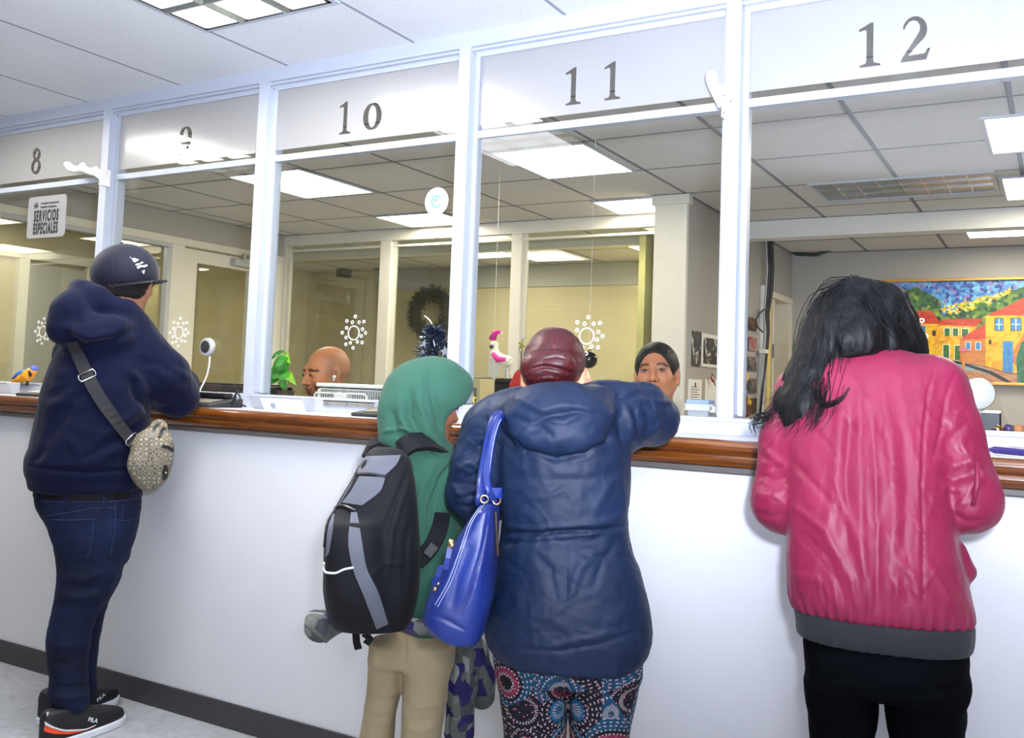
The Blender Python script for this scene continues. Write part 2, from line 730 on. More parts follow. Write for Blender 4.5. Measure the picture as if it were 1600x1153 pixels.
class View:
    """upright frame of a figure: origin on the floor, u to the camera's right, v away from it, z up"""

    def __init__(s, px, y):
        p = at_y(px, 600, y)
        s.base = np.array([p[0], p[1], 0.])
        d = s.base - CAM
        d[2] = 0
        d /= np.linalg.norm(d)
        s.f = d
        s.r = np.array([d[1], -d[0], 0.])
        s.rz = math.atan2(s.r[1], s.r[0])

    def W(s, px, py, dv=0.):
        """pixel -> local (u, v, z) on the upright plane dv behind the figure's axis"""
        v = ray(px, py)
        o = s.base + s.f * dv
        t = ((o - CAM) @ s.f) / (v @ s.f)
        w = CAM + v * t - s.base
        return np.array([w @ s.r, w @ s.f, w[2]])

    def m(s, px, dv=0.):
        return px * (((s.base + s.f * dv) - CAM) @ s.f) / FPX

    def loc(s, w):
        """world -> local"""
        w = np.array(w, float) - s.base
        return np.array([w @ s.r, w @ s.f, w[2]])

    def world(s, l):
        return s.base + s.r * l[0] + s.f * l[1] + np.array([0, 0, l[2]])

    def rows(s, tab, dvc=0.):
        """silhouette table (py, pxL, pxR, half depth, dv) -> rows for SDF.stack"""
        out = []
        for (py, a, b, ry, dv) in tab:
            c = s.W((a + b) / 2, py, dv)
            L, Rr = s.W(a, py, dv), s.W(b, py, dv)
            out.append((c[2], c[0], dv, (Rr[0] - L[0]) / 2, ry))
        return out

    def dirv(s, deg):
        """unit vector facing deg to the right of the view direction (local)"""
        a = math.radians(deg)
        return np.array([math.sin(a), math.cos(a), 0.])
# ------------------------------------------------------------------ the room
ZC = 2.44
S0, SP, PW = -3.7144, 0.95, 0.047       # first post, spacing, post width
GY = 0.045                               # plane of the counter glass

M = {}
M['alu'] = plain('white_aluminium', '#b6bcc8', .4, 0, .5, var=.02)
M['alu_dirty'] = plain('cream_aluminium', '#dcd8cc', .42, 0, .5, var=.03)
M['screw'] = plain('steel_screw', '#9a9a9c', .35, .9)
M['black_plastic'] = plain('black_plastic', '#17181b', .4)
M['dark_plastic'] = plain('dark_grey_plastic', '#2b2c30', .45)
M['white_plastic'] = plain('white_plastic', '#ecebe6', .4)
M['grey_plastic'] = plain('grey_plastic', '#b9bbc0', .45)
M['paper'] = plain('white_paper', '#eeece8', .8, var=.015)
M['ink'] = plain('black_ink', '#1b1b1d', .6)
M['cable'] = plain('black_cable', '#151517', .5)
M['white_cable'] = plain('white_cable', '#e0ddd8', .5)
M['chrome'] = plain('chrome', '#d8d8da', .18, 1.0)
M['brass'] = plain('gold_metal', '#d9bb84', .25, 1.0)


def wall_paint(name, col, rough=.6):
    n = NT(name)
    v = n.coord()
    big = n.noise(v, 1.2, 4, .55)
    c = hx(col)
    cc = n.ramp(big, [(.3, tuple(x * .95 for x in c)), (.7, tuple(min(1, x * 1.03) for x in c))])
    fine = n.noise(v, 160, 3, .6)
    return n.bsdf(cc, rough, 0, .35, bump=fine, bstr=.12, bdist=.002)


M['front_paint'] = wall_paint('front_wall_paint', '#dcdcde', .5)
M['grey_paint'] = wall_paint('grey_wall_paint', '#aeaba6')
M['tan_paint'] = wall_paint('tan_wall_paint', '#c3b795')
M['white_paint'] = wall_paint('white_wall_paint', '#dedcd8')


def ceiling_tile(name, base, dx, dy, x0, y0, line=.010, dark='#8f9094'):
    """mineral fibre panels in a T-bar grid: the grid lines lie in world x/y"""
    n = NT(name)
    v = n.coord()
    sx = n.n('ShaderNodeSeparateXYZ')
    n.l(v, sx.inputs[0])

    def edge(o, d, off):
        f = n.math('FRACT', n.math('DIVIDE', n.math('SUBTRACT', o, off), d))
        a = n.math('ABSOLUTE', n.math('SUBTRACT', f, .5))
        return n.math('GREATER_THAN', a, .5 - line / d)
    e = n.math('MAXIMUM', edge(sx.outputs[0], dx, x0), edge(sx.outputs[1], dy, y0))
    sp = n.noise(v, 140, 3, .7)
    big = n.noise(v, 1.6, 3)
    c = hx(base)
    c1 = n.ramp(sp, [(.32, tuple(q * .86 for q in c)), (.5, c)])
    c1 = n.mix(.12, c1, n.ramp(big, [(.3, '#b0aca4'), (.7, '#ffffff')]), 'MULTIPLY')
    col = n.mix(e, c1, dark)
    h = n.math('SUBTRACT', n.math('MULTIPLY', sp, .3), n.math('MULTIPLY', e, 1.))
    return n.bsdf(col, .85, 0, .2, bump=h, bstr=.3, bdist=.004)


TX0, TX = -3.836, 0.608
M['ceil_pub'] = ceiling_tile('public_ceiling_tile', '#e9eaec', TX, 2.44, TX0, -1.63, .007, '#9b9fa8')
M['ceil_in'] = ceiling_tile('office_ceiling_tile', '#d8d5d2', .608, .685, -1.39, 1.49, .011, '#76757a')


def floor_mat():
    n = NT('vinyl_floor')
    v = n.coord()
    a = n.noise(v, 5, 6, .7, .8)
    b = n.noise(v, 38, 5, .7, .4)
    c = n.ramp(n.math('ADD', n.math('MULTIPLY', a, .5), n.math('MULTIPLY', b, .5)), [(.3, '#8f9090'), (.5, '#acaeb2'), (.7, '#c2c5ca')])
    return n.bsdf(c, .42, 0, .4, bump=b, bstr=.06, bdist=.002)


M['floor'] = floor_mat()
M['baseboard'] = plain('dark_rubber_baseboard', '#3b3a3d', .5, var=.12, vscale=20)


def slab(name, x0, x1, y0, y1, z0, z1, m, parent=None, bevel=0):
    return struct(MB().box(x0, x1, y0, y1, z0, z1).build(name, m, parent, bevel=bevel))


XL, XR = -7.2, 2.2
slab('floor', -8.6, XR, -5.6, 7.4, -.08, 0, M['floor'])
slab('ceiling', XL, XR, -5.6, 0.0, ZC + .004, ZC + .08, M['ceil_pub'])
o = slab('ceiling_office', -8.6, XR, 0.0, 7.4, ZC + .004, ZC + .08, M['ceil_in'])
slab('wall_rear', XL, XR, -5.6, -5.5, 0, ZC, M['white_paint'])
slab('wall_left', XL - .1, XL, -5.6, 0, 0, ZC, M['white_paint'])
slab('wall_right', XR, XR + .1, -5.6, 7.4, 0, ZC, M['grey_paint'])
slab('wall_front', XL, XR, -.244, -.14, 0, 1.018, M['front_paint'])
slab('baseboard_front', XL, XR, -.252, -.244, 0, .088, M['baseboard'], bevel=.003)

# counter: white deck, moulded wooden edge, low white curb that carries the window frames
counter = empty('service_counter', (-2, -.28, 0), 0, 'long white counter top with a moulded brown wooden front edge under the numbered windows', 'counter')
MB().box(XL, XR, -.244, .10, 1.034, 1.075).build('core', M['white_paint'], counter)
MB().box(XL, XR, -.262, .112, 1.075, 1.104).build('counter_top', plain('white_laminate', '#c6c9d2', .4), counter)


def wood_mat():
    n = NT('varnished_wood')
    v = n.coord(scale=(1.2, 30, 30))
    a = n.noise(v, 3, 6, .65, 1.2)
    c = n.ramp(a, [(.25, '#4a220b'), (.5, '#6b3810'), (.75, '#8a5620')])
    return n.bsdf(c, .22, 0, .6, coat=.6, bump=a, bstr=.05, bdist=.002)


M['wood'] = wood_mat()
prof = [(-.262, 1.104), (-.276, 1.105), (-.289, 1.099), (-.296, 1.088), (-.294, 1.077), (-.286, 1.070), (-.282, 1.066), (-.286, 1.061), (-.288, 1.054), (-.284, 1.046), (-.277, 1.041), (-.275, 1.036), (-.262, 1.034)]
MB().prism([(a, b) for a, b in prof], (XL, 0, 0), (0, 1, 0), (0, 0, 1), (XR - XL, 0, 0)).build('wooden_edge', M['wood'], counter, smooth='auto', angle=50)
MB().box(XL, XR, -.274, .10, 1.018, 1.034).build('lower_trim', plain('dark_grey_trim', '#5b5650', .5), counter, bevel=.003)
MB().box(XL, XR, -.008, .11, 1.104, 1.142).build('curb', plain('curb_paint', '#b4b8c4', .45), counter, bevel=.002)

# ------------------------------------------------------------------ window frames
struct(MB().box(XL, XR, 0, .10, 2.393, ZC + .02).build('trim_header', M['alu'], bevel=.002))
struct(MB().box(XL, XR, .035, .075, 2.366, 2.394).box(XL, XR, .015, .035, 2.384, 2.394).build('trim_header_inner', M['alu'], bevel=.002))
struct(MB().box(XL, XR, .0, .10, 1.142, 1.154).build('trim_sill', M['alu'], bevel=.002))
posts = []
k = 0
for i in range(-3, 7):
    x = S0 + i * SP
    if x < XL or x > XR - .1:
        continue
    k += 1
    m = MB().box(x, x + PW, -.0012, .10, 1.153, 2.394).box(x + PW, x + PW + .016, .038, .075, 1.16, 2.372).box(x - .016, x, .038, .075, 1.16, 2.372)
    if -1 <= i <= 4:
        for (yy, zz) in ((.018, 2.378), (.034, 2.374), (.02, 1.162), (.036, 1.162)):
            m.cur = 1
            m.lathe([(.0042, 0), (.0036, .0018), (.0015, .0022)], (x + PW, yy, zz), (1, 0, 0), 10)
        m.lathe([(.003, 0), (.002, .0012)], (x + PW * .6, 0, 1.9), (0, -1, 0), 8)
    struct(m.build('trim_%d' % k, [M['alu'], M['screw']], bevel=.0015))


# glass: thin clear pane, mirror reflection by Fresnel, otherwise straight through
def schlick(n, f0=.045):
    """angle-dependent reflectance, the same from both sides of a thin pane"""
    g = n.n('ShaderNodeNewGeometry')
    d = n.n('ShaderNodeVectorMath', operation='DOT_PRODUCT')
    n.l(g.outputs['Normal'], d.inputs[0])
    n.l(g.outputs['Incoming'], d.inputs[1])
    c = n.math('SUBTRACT', 1.0, n.math('ABSOLUTE', d.outputs['Value']))
    return n.math('ADD', n.math('MULTIPLY', n.math('POWER', c, 5.0), 1 - f0), f0)


def glass_mat(name, refl=1.0, tint='#f4f8f6'):
    n = NT(name)
    g = n.n('ShaderNodeBsdfGlossy')
    g.inputs['Roughness'].default_value = .0
    t = n.n('ShaderNodeBsdfTransparent')
    t.inputs[0].default_value = (*hx(tint), 1)
    mx = n.n('ShaderNodeMixShader')
    n.l(n.math('MULTIPLY', schlick(n), refl), mx.inputs[0])
    n.l(t.outputs[0], mx.inputs[1])
    n.l(g.outputs[0], mx.inputs[2])
    n.l(mx.outputs[0], n.out.inputs[0])
    return n.m


M['glass'] = glass_mat('counter_glass', 1.0, '#f6f8f7')
M['pane'] = glass_mat('office_glass', 1.4)
M['digit_glass'] = glass_mat('clear_digit_glass', 1.6, '#e2e2e4')


def frosted_mat():
    """sandblasted film: forward-scattering plus whitish diffuse under a satin front surface"""
    n = NT('frosted_film')
    r = n.n('ShaderNodeBsdfRefraction')
    r.inputs['Color'].default_value = (.95, .95, .96, 1)
    r.inputs['Roughness'].default_value = .42
    r.inputs['IOR'].default_value = 1.12
    d = n.n('ShaderNodeBsdfDiffuse')
    d.inputs[0].default_value = (.60, .60, .62, 1)
    tl = n.n('ShaderNodeBsdfTranslucent')
    tl.inputs[0].default_value = (.85, .85, .86, 1)
    a = n.n('ShaderNodeMixShader')
    a.inputs[0].default_value = .3
    n.l(d.outputs[0], a.inputs[1])
    n.l(tl.outputs[0], a.inputs[2])
    b = n.n('ShaderNodeMixShader')
    b.inputs[0].default_value = .65
    n.l(r.outputs[0], b.inputs[1])
    n.l(a.outputs[0], b.inputs[2])
    fr = schlick(n, .06)
    prev = b.outputs[0]
    for rough, k in ((.36, .6), (.17, .8)):
        g = n.n('ShaderNodeBsdfGlossy')
        g.inputs['Roughness'].default_value = rough
        m = n.n('ShaderNodeMixShader')
        n.l(n.math('MULTIPLY', fr, k), m.inputs[0])
        n.l(prev, m.inputs[1])
        n.l(g.outputs[0], m.inputs[2])
        prev = m.outputs[0]
    n.l(prev, n.out.inputs[0])
    return n.m


M['frost'] = frosted_mat()


# numerals as 2-D distance fields (stroke list: (x,y,halfwidth) chains; polygons)
def arc(cx, cy, rx, ry, a0, a1, w0, w1, n=18, wf=None):
    out = []
    for i in range(n + 1):
        t = i / n
        a = math.radians(a0 + (a1 - a0) * t)
        w = w0 + (w1 - w0) * t if wf is None else wf(t)
        out.append((cx + rx * math.cos(a), cy + ry * math.sin(a), w))
    return out


def ring_w(t0):
    return lambda t: .022 + .062 * abs(math.sin(math.pi * (t - t0) * 2 / 2)) ** 1.3


GLYPH = {
    '1': ([], [[(.0, 0), (.44, 0), (.44, .045), (.31, .08), (.29, .14), (.29, 1.0), (.24, 1.0), (-.03, .87), (-.01, .82), (.12, .85), (.145, .80), (.145, .14), (.125, .08), (0, .045)]], .44),
    '0': ([arc(.32, .43, .25, .37, 90, 450, 0, 0, 40, lambda t: .032 + .065 * abs(math.sin(math.pi * 2 * t)) ** 1.2)], [], .64),
    '2': ([arc(.27, .70, .20, .25, 168, -40, .03, .075, 22, lambda t: .025 + .06 * t ** 1.2) + [(.30, .38, .06), (.16, .20, .045), (.06, .07, .035)]],
          [[(0, 0), (.53, 0), (.61, .25), (.56, .25), (.49, .14), (.10, .13)]], .6),
    '8': ([arc(.29, .75, .16, .19, 90, 450, 0, 0, 36, lambda t: .04 + .05 * abs(math.sin(math.pi * 2 * t + .5))), arc(.29, .28, .21, .24, 90, 450, 0, 0, 40, lambda t: .04 + .055 * abs(math.sin(math.pi * 2 * t + .5)))], [], .56),
    '9': ([arc(.29, .66, .21, .27, 90, 450, 0, 0, 40, lambda t: .032 + .065 * abs(math.sin(math.pi * 2 * t))), [(.50, .62, .07), (.49, .40, .065), (.40, .20, .05), (.25, .07, .035), (.08, .0, .02)]], [], .56),
}


def glyph_sdf(ch, X, Y):
    st, po, _ = GLYPH[ch]
    D = np.full(X.shape, 9.)
    for ln in st:
        for (x0, y0, w0), (x1, y1, w1) in zip(ln[:-1], ln[1:]):
            dx, dy = x1 - x0, y1 - y0
            t = np.clip(((X - x0) * dx + (Y - y0) * dy) / (dx * dx + dy * dy + 1e-9), 0, 1)
            D = np.minimum(D, np.hypot(X - x0 - t * dx, Y - y0 - t * dy) - (w0 + (w1 - w0) * t))
    for pl in po:
        d2 = np.full(X.shape, 9.)
        ins = np.zeros(X.shape, bool)
        for (x0, y0), (x1, y1) in zip(pl, pl[1:] + pl[:1]):
            dx, dy = x1 - x0, y1 - y0
            t = np.clip(((X - x0) * dx + (Y - y0) * dy) / (dx * dx + dy * dy + 1e-9), 0, 1)
            d2 = np.minimum(d2, np.hypot(X - x0 - t * dx, Y - y0 - t * dy))
            if y0 != y1:
                c = ((y0 > Y) != (y1 > Y)) & (X < (x1 - x0) * (Y - y0) / (y1 - y0) + x0)
                ins ^= c
        D = np.minimum(D, np.where(ins, -d2, d2))
    return D


def band_with_number(win, x0, x1, z0, z1, glyphs, y):
    """frosted film with clear numerals left out of it"""
    xa = min(g[1] for g in glyphs) - .01
    xb = max(g[1] + GLYPH[g[0]][2] * g[3] for g in glyphs) + .012
    za = min(g[2] for g in glyphs) - .01
    zb = max(g[2] + g[3] for g in glyphs) + .012
    st = .0025
    xs = np.linspace(xa, xb, int((xb - xa) / st) + 1)
    zs = np.linspace(za, zb, int((zb - za) / st) + 1)
    X, Z = np.meshgrid(xs, zs, indexing='ij')

    def fld(X, Z):
        D = np.full(X.shape, 9.)
        for (c, gx, gz, h) in glyphs:
            D = np.minimum(D, glyph_sdf(c, (X - gx) / h, (Z - gz) / h) * h)
        return D
    D = fld(X, Z)
    gx, gz = np.gradient(D, xs[1] - xs[0], zs[1] - zs[0])
    gl = np.hypot(gx, gz) + 1e-6
    near = np.abs(D) < st * .62
    near[0], near[-1], near[:, 0], near[:, -1] = False, False, False, False
    X2 = X - np.where(near, D * gx / gl, 0)
    Z2 = Z - np.where(near, D * gz / gl, 0)
    nx, nz = X.shape
    idx = np.arange(nx * nz).reshape(nx, nz)
    cen = (D[:-1, :-1] + D[1:, :-1] + D[:-1, 1:] + D[1:, 1:]) / 4
    q = np.stack([idx[:-1, :-1], idx[1:, :-1], idx[1:, 1:], idx[:-1, 1:]], -1).reshape(-1, 4)
    ins = (cen < 0).ravel()
    V = [(a, y, b) for a, b in zip(X2.ravel(), Z2.ravel())]
    film = MB()
    film.v, film.f = list(V), [tuple(t) for t in q[~ins].tolist()]
    film.mi = [0] * len(film.f)
    for (a, b, c, d) in ((x0, xa, z0, z1), (xb, x1, z0, z1), (xa, xb, z0, za), (xa, xb, zb, z1)):
        film.quad((a, y, c), (b, y, c), (b, y, d), (a, y, d))
    struct(film.build('frosted_band', M['frost'], win))
    used = np.unique(q[ins])
    mp = -np.ones(nx * nz, int)
    mp[used] = np.arange(len(used))
    num = MB()
    num.v = [V[t] for t in used]
    num.f = [tuple(int(mp[e]) for e in t) for t in q[ins]]
    num.mi = [0] * len(num.f)
    o = num.build('window_number', M['digit_glass'], win)
    o['label'] = 'clear numeral ' + ''.join(g[0] for g in glyphs)


GB, GH = 2.155, .126
ROS = [(5, 97), (-44, 71), (-11, 63), (29, 63), (57, 67), (-44, 30), (51, 22), (-69, 1), (70, 0), (-44, -28), (46, -18), (-44, -68), (-17, -59), (24, -53), (52, -57), (0, -89)]
M['etched'] = plain('cut_acrylic_edge', '#f2f2ee', .3, spec=.8)
WN = {0: [('8', -4.29, .0)], 1: [('9', -3.262, .0)], 2: [('1', -2.379, 0), ('0', -2.262, .0)], 3: [('1', -1.415, 0), ('1', -1.275, 0)], 4: [('1', -.49, 0), ('2', -.383, 0)]}
rc = [(-4.118, 1.396), (-3.197, 1.394), (-2.263, 1.398), (-1.312, 1.392), (-.367, 1.398)]
for w in range(5):
    x0, x1 = S0 + (w - 1) * SP + PW + .004, S0 + w * SP - .004
    win = struct(empty('window_%d' % (w + 1), ((x0 + x1) / 2, GY, 1.154)))
    struct(MB().box(x0, x1, GY, GY + .005, 1.15, 2.376).build('pane', M['glass'], win))
    band_with_number(win, x0, x1, 2.124, 2.376, [(c, gx, GB, GH) for c, gx, _ in WN[w]], GY - .0015)
    struct(MB().box(x0, x1, GY - .006, GY + .03, 2.078, 2.103).build('transom_bar', M['alu'], win, bevel=.001))
    cx, cz = rc[w]
    ho = MB()
    ho.torus((cx, GY - .001, cz), (0, 1, 0), .0255, .0022, 36, 8)
    for (a, b) in ROS:
        ho.torus((cx + a / 1600 / .79, GY - .001, cz + b / 1600), (0, 1, 0), .0052, .0018, 14, 6)
    struct(ho.build('speak_hole_pattern', M['etched'], win, smooth=True))
# further bays out to the sides
for w, (i0, i1) in enumerate(((-3, -2), (-2, -1), (4, 5), (5, 6))):
    x0, x1 = S0 + i0 * SP + PW, S0 + i1 * SP
    win = struct(empty('window_%d' % (w + 6), ((x0 + x1) / 2, GY, 1.154)))
    struct(MB().box(x0, x1, GY, GY + .005, 1.15, 2.376).build('pane', M['glass'], win))
    struct(MB().quad((x0, GY - .0015, 2.124), (x1, GY - .0015, 2.124), (x1, GY - .0015, 2.376), (x0, GY - .0015, 2.376)).build('frosted_band', M['frost'], win))
    struct(MB().box(x0, x1, GY - .006, GY + .03, 2.078, 2.103).build('transom_bar', M['alu'], win))

# ------------------------------------------------------------------ office behind the glass
slab('wall_back', -2.0, XR, 5.6, 5.7, 0, ZC, M['grey_paint'])
# grey side wall with a doorway
slab('wall_side', -2.1, -2.0, 2.9, 4.86, 0, ZC, M['grey_paint'])
slab('wall_side_above_door', -2.1, -2.0, 4.86, 5.6, 2.03, ZC, M['grey_paint'])
slab('trim_pier', -2.2, -1.985, 2.86, 2.9, 0, ZC, M['alu_dirty'], bevel=.004)
slab('trim_pier_cap', -2.215, -1.97, 2.845, 2.915, ZC - .06, ZC, M['alu_dirty'], bevel=.004)
slab('wall_pier', -2.2, -2.1, 2.9, 3.44, 0, ZC, M['alu_dirty'])
M['cream_door'] = plain('cream_door_paint', '#e4dcc8', .5)
M['yellow_jamb'] = plain('yellow_jamb_paint', '#e6cf7c', .5)
d2 = struct(empty('door_2', (-2.05, 5.2, 0)))
struct(MB().box(-2.10, -1.99, 4.82, 4.90, 0, 2.06).build('jamb', M['yellow_jamb'], d2, bevel=.003))
struct(MB().box(-2.12, -1.99, 4.90, 5.6, 2.0, 2.05).build('lintel', M['cream_door'], d2, bevel=.003))
struct(MB().box(-2.20, -2.015, 5.06, 5.10, 0, 2.0).box(-2.12, -1.992, 5.50, 5.6, 0, 2.0).build('leaf', M['cream_door'], d2, bevel=.003))
struct(MB().box(-2.014, -2.008, 5.05, 5.075, 1.52, 1.63).build('hinge', M['screw'], d2, bevel=.001))
slab('wall_passage', -2.6, -2.55, 3.6, 7.4, 0, ZC, plain('pale_yellow_paint', '#e8d894', .6))
# soffit across the back of the office
slab('beam_soffit', -2.0, XR, 3.92, 4.06, 2.315, ZC, M['white_paint'], bevel=.004)
slab('beam_tape', -1.985, -1.945, 3.916, 3.92, 2.36, ZC, plain('blue_tape', '#2f6fb0', .6))
# back partition
RZ = 2.35
bp = struct(empty('partition_back', (-4, 3.4, 0)))
struct(MB().box(-5.86, -2.2, 3.4, 3.47, RZ, ZC).build('top_rail', M['alu_dirty'], bp, bevel=.003))
for (a, b) in ((-5.86, -5.78), (-4.763, -4.654), (-3.538, -3.45), (-2.30, -2.19)):
    struct(MB().box(a, b, 3.4, 3.47, 0, RZ).box(b, b + .035, 3.425, 3.455, 0, RZ).build('upright', M['alu_dirty'], bp, bevel=.003))
struct(MB().box(-5.86, -2.2, 3.41, 3.46, 0, .85).build('lower_panel', M['white_paint'], bp))
struct(MB().box(-5.78, -2.3, 3.43, 3.437, .85, RZ).build('pane', M['pane'], bp))
struct(MB().box(-5.78, -2.3, 3.42, 3.45, 2.30, 2.318).build('inner_rail', M['alu_dirty'], bp, bevel=.002))
# side partition with a glazed door
sp = struct(empty('partition_side', (-5.8, 2, 0)))
struct(MB().box(-5.87, -5.8, .11, 3.4, 2.20, 2.257).build('top_rail', M['alu_dirty'], sp, bevel=.003))
struct(MB().box(-5.86, -5.81, .11, 3.4, 2.257, ZC).build('bulkhead', M['grey_paint'], sp))
for (a, b) in ((.76, .84), (2.2, 2.32), (3.14, 3.4)):
    struct(MB().box(-5.87, -5.8, a, b, 0, 2.2).build('upright', M['alu_dirty'], sp, bevel=.003))
struct(MB().box(-5.845, -5.838, .11, 2.2, .85, 2.2).build('pane', M['pane'], sp))
struct(MB().box(-5.86, -5.82, .11, 2.2, 0, .85).build('lower_panel', M['white_paint'], sp))
struct(MB().box(-5.85, -5.80, .84, 2.2, 2.17, 2.2).box(-5.85, -5.80, 2.16, 2.2, .9, 2.17).build('glazing_bead', M['grey_plastic'], sp, bevel=.002))
d1 = struct(empty('door_1', (-5.83, 2.7, 0)))
struct(MB().box(-5.86, -5.815, 2.33, 2.46, 0, 2.185).box(-5.86, -5.815, 3.02, 3.13, 0, 2.185).box(-5.86, -5.815, 2.46, 3.02, 2.085, 2.185).box(-5.86, -5.815, 2.46, 3.02, 0, .95).build('leaf', M['alu_dirty'], d1, bevel=.003))
struct(MB().box(-5.842, -5.836, 2.46, 3.02, .95, 2.085).build('door_pane', M['pane'], d1))
struct(MB().box(-5.815, -5.76, 2.80, 3.06, 2.11, 2.165).box(-5.80, -5.77, 2.9, 2.93, 2.165, 2.215).box(-5.80, -5.78, 2.92, 3.12, 2.205, 2.22).build('door_closer', M['grey_plastic'], d1, bevel=.004))
# corridor behind the side partition, further office behind the back partition
slab('wall_corridor', -7.72, -7.6, .1, 7.4, 0, ZC, M['tan_paint'])
cf = struct(empty('trim_corridor_frame', (-7.55, 2, 0)))
struct(MB().box(-7.6, -7.53, .2, 3.4, 2.14, 2.22).build('head_rail', M['alu_dirty'], cf, bevel=.003))
for yy in (1.0, 2.10, 2.75):
    struct(MB().box(-7.6, -7.53, yy, yy + .09, 0, 2.14).build('upright', M['alu_dirty'], cf, bevel=.003))
struct(MB().box(-7.59, -7.55, 2.19, 2.75, 0, 2.1).build('grey_panel', M['grey_paint'], cf))
slab('wall_corridor_end', -7.6, -5.86, .10, .14, 0, ZC, M['tan_paint'])
slab('wall_far', -7.6, -2.1, 5.72, 5.82, 0, ZC, M['tan_paint'])
slab('wall_far_band', -6.6, -2.1, 5.70, 5.72, 2.22, ZC, M['grey_paint'])
slab('beam_far', -6.6, -2.1, 4.2, 4.3, 2.36, ZC, M['white_paint'])
# inner work surface behind the glass
desk = empty('clerk_desk', (-2.2, .45, 0), 0, 'long grey work desk behind the counter glass where the clerks sit', 'desk')
MB().box(-5.2, 1.6, .12, .60, .70, .735).build('desk_top', plain('grey_laminate', '#a5a6a8', .45), desk, bevel=.004)
for xx in (-5.1, -3.9, -2.5, -1.1, .3, 1.5):
    MB().box(xx - .02, xx + .02, .14, .70, 0, .70).build('panel_leg', M['grey_plastic'], desk)
slab('wall_under_sill', XL, XR, -.14, .10, 0, 1.0, M['white_paint'])
# ------------------------------------------------------------------ light fittings
LIGHT_W = emit('fluorescent_diffuser', '#fff7e8', 9)
LIGHT_P = emit('public_tube_light', '#f8f4ea', 42)
LIGHT_Q = emit('public_tube_light_dim', '#eef2f6', 2.2)


def troffer(x0, x1, y0, y1, label, mat, group='recessed office ceiling lights'):
    t = empty('ceiling_light', ((x0 + x1) / 2, (y0 + y1) / 2, ZC), 0, label, 'ceiling light', group)
    f = MB()
    w = .018
    f.box(x0, x1, y0, y0 + w, ZC - .006, ZC + .003).box(x0, x1, y1 - w, y1, ZC - .006, ZC + .003).box(x0, x0 + w, y0 + w, y1 - w, ZC - .006, ZC + .003).box(x1 - w, x1, y0 + w, y1 - w, ZC - .006, ZC + .003)
    f.build('frame', M['alu'], t)
    ym = y0 + (y1 - y0) * .68
    MB().box(x0 + w, x1 - w, y0 + w, ym, ZC - .003, ZC + .002).box(x0 + w, x1 - w, ym + .006, y1 - w, ZC - .003, ZC + .002).build('diffuser', mat, t)
    return t


GRP = None
troffer(-2.60, -2.04, 1.49, 2.17, 'square lit ceiling light behind the pane numbered 11', LIGHT_W)
troffer(-4.43, -3.83, 1.40, 2.13, 'lit ceiling light glowing behind the left side of the pane numbered 10', LIGHT_W)
troffer(-4.43, -3.83, 2.86, 3.36, 'lit ceiling light just above the wreath pane of the back partition', LIGHT_W)
troffer(-2.66, -2.22, 2.88, 3.36, 'lit ceiling light touching the white pier at the end of the back partition', LIGHT_W)
troffer(-.30, .31, 1.76, 2.44, 'lit ceiling light at the right edge, in front of the louvered one', LIGHT_W)
troffer(-.29, .31, 3.02, 3.68, 'lit ceiling light at the right edge near the soffit over the painting', LIGHT_W)
troffer(-5.0, -4.4, 4.5, 5.1, 'lit ceiling light added to the office behind the back partition', LIGHT_W)  # this and the next two are added to light those rooms
troffer(-3.2, -2.6, 4.5, 5.1, 'second lit ceiling light added to the office behind the back partition', LIGHT_W)
troffer(-7.0, -6.5, 1.2, 2.0, 'lit ceiling light added in the corridor behind the glazed side door', LIGHT_W)
troffer(-.6, .0, 4.5, 5.1, 'lit ceiling light between the soffit and the painting wall', LIGHT_W)
# unlit louvered light
t = empty('ceiling_light', (-.8, 3.1, ZC), 0, 'unlit louvered ceiling light with metal blades behind the pane numbered 12', 'ceiling light')
f = MB()
for q in ((-1.26, -.30, 2.83, 2.85), (-1.26, -.30, 3.36, 3.38), (-1.26, -1.24, 2.85, 3.36), (-.32, -.30, 2.85, 3.36)):
    f.box(q[0], q[1], q[2], q[3], ZC - .008, ZC + .003)
f.build('frame', M['alu'], t)
lv = MB()
for i in range(1, 8):
    x = -1.24 + i * .115
    lv.box(x - .004, x + .004, 2.85, 3.36, ZC - .004, ZC + .003)
for i in range(1, 3):
    y = 2.85 + i * .17
    lv.box(-1.24, -.32, y - .006, y + .006, ZC - .007, ZC + .003)
lv.build('louver', plain('brushed_louver', '#c9c6c0', .25, .9), t)
MB().box(-1.24, -.32, 2.85, 3.36, ZC + .001, ZC + .003).build('reflector', plain('louver_reflector', '#8d8a86', .3, .6), t)


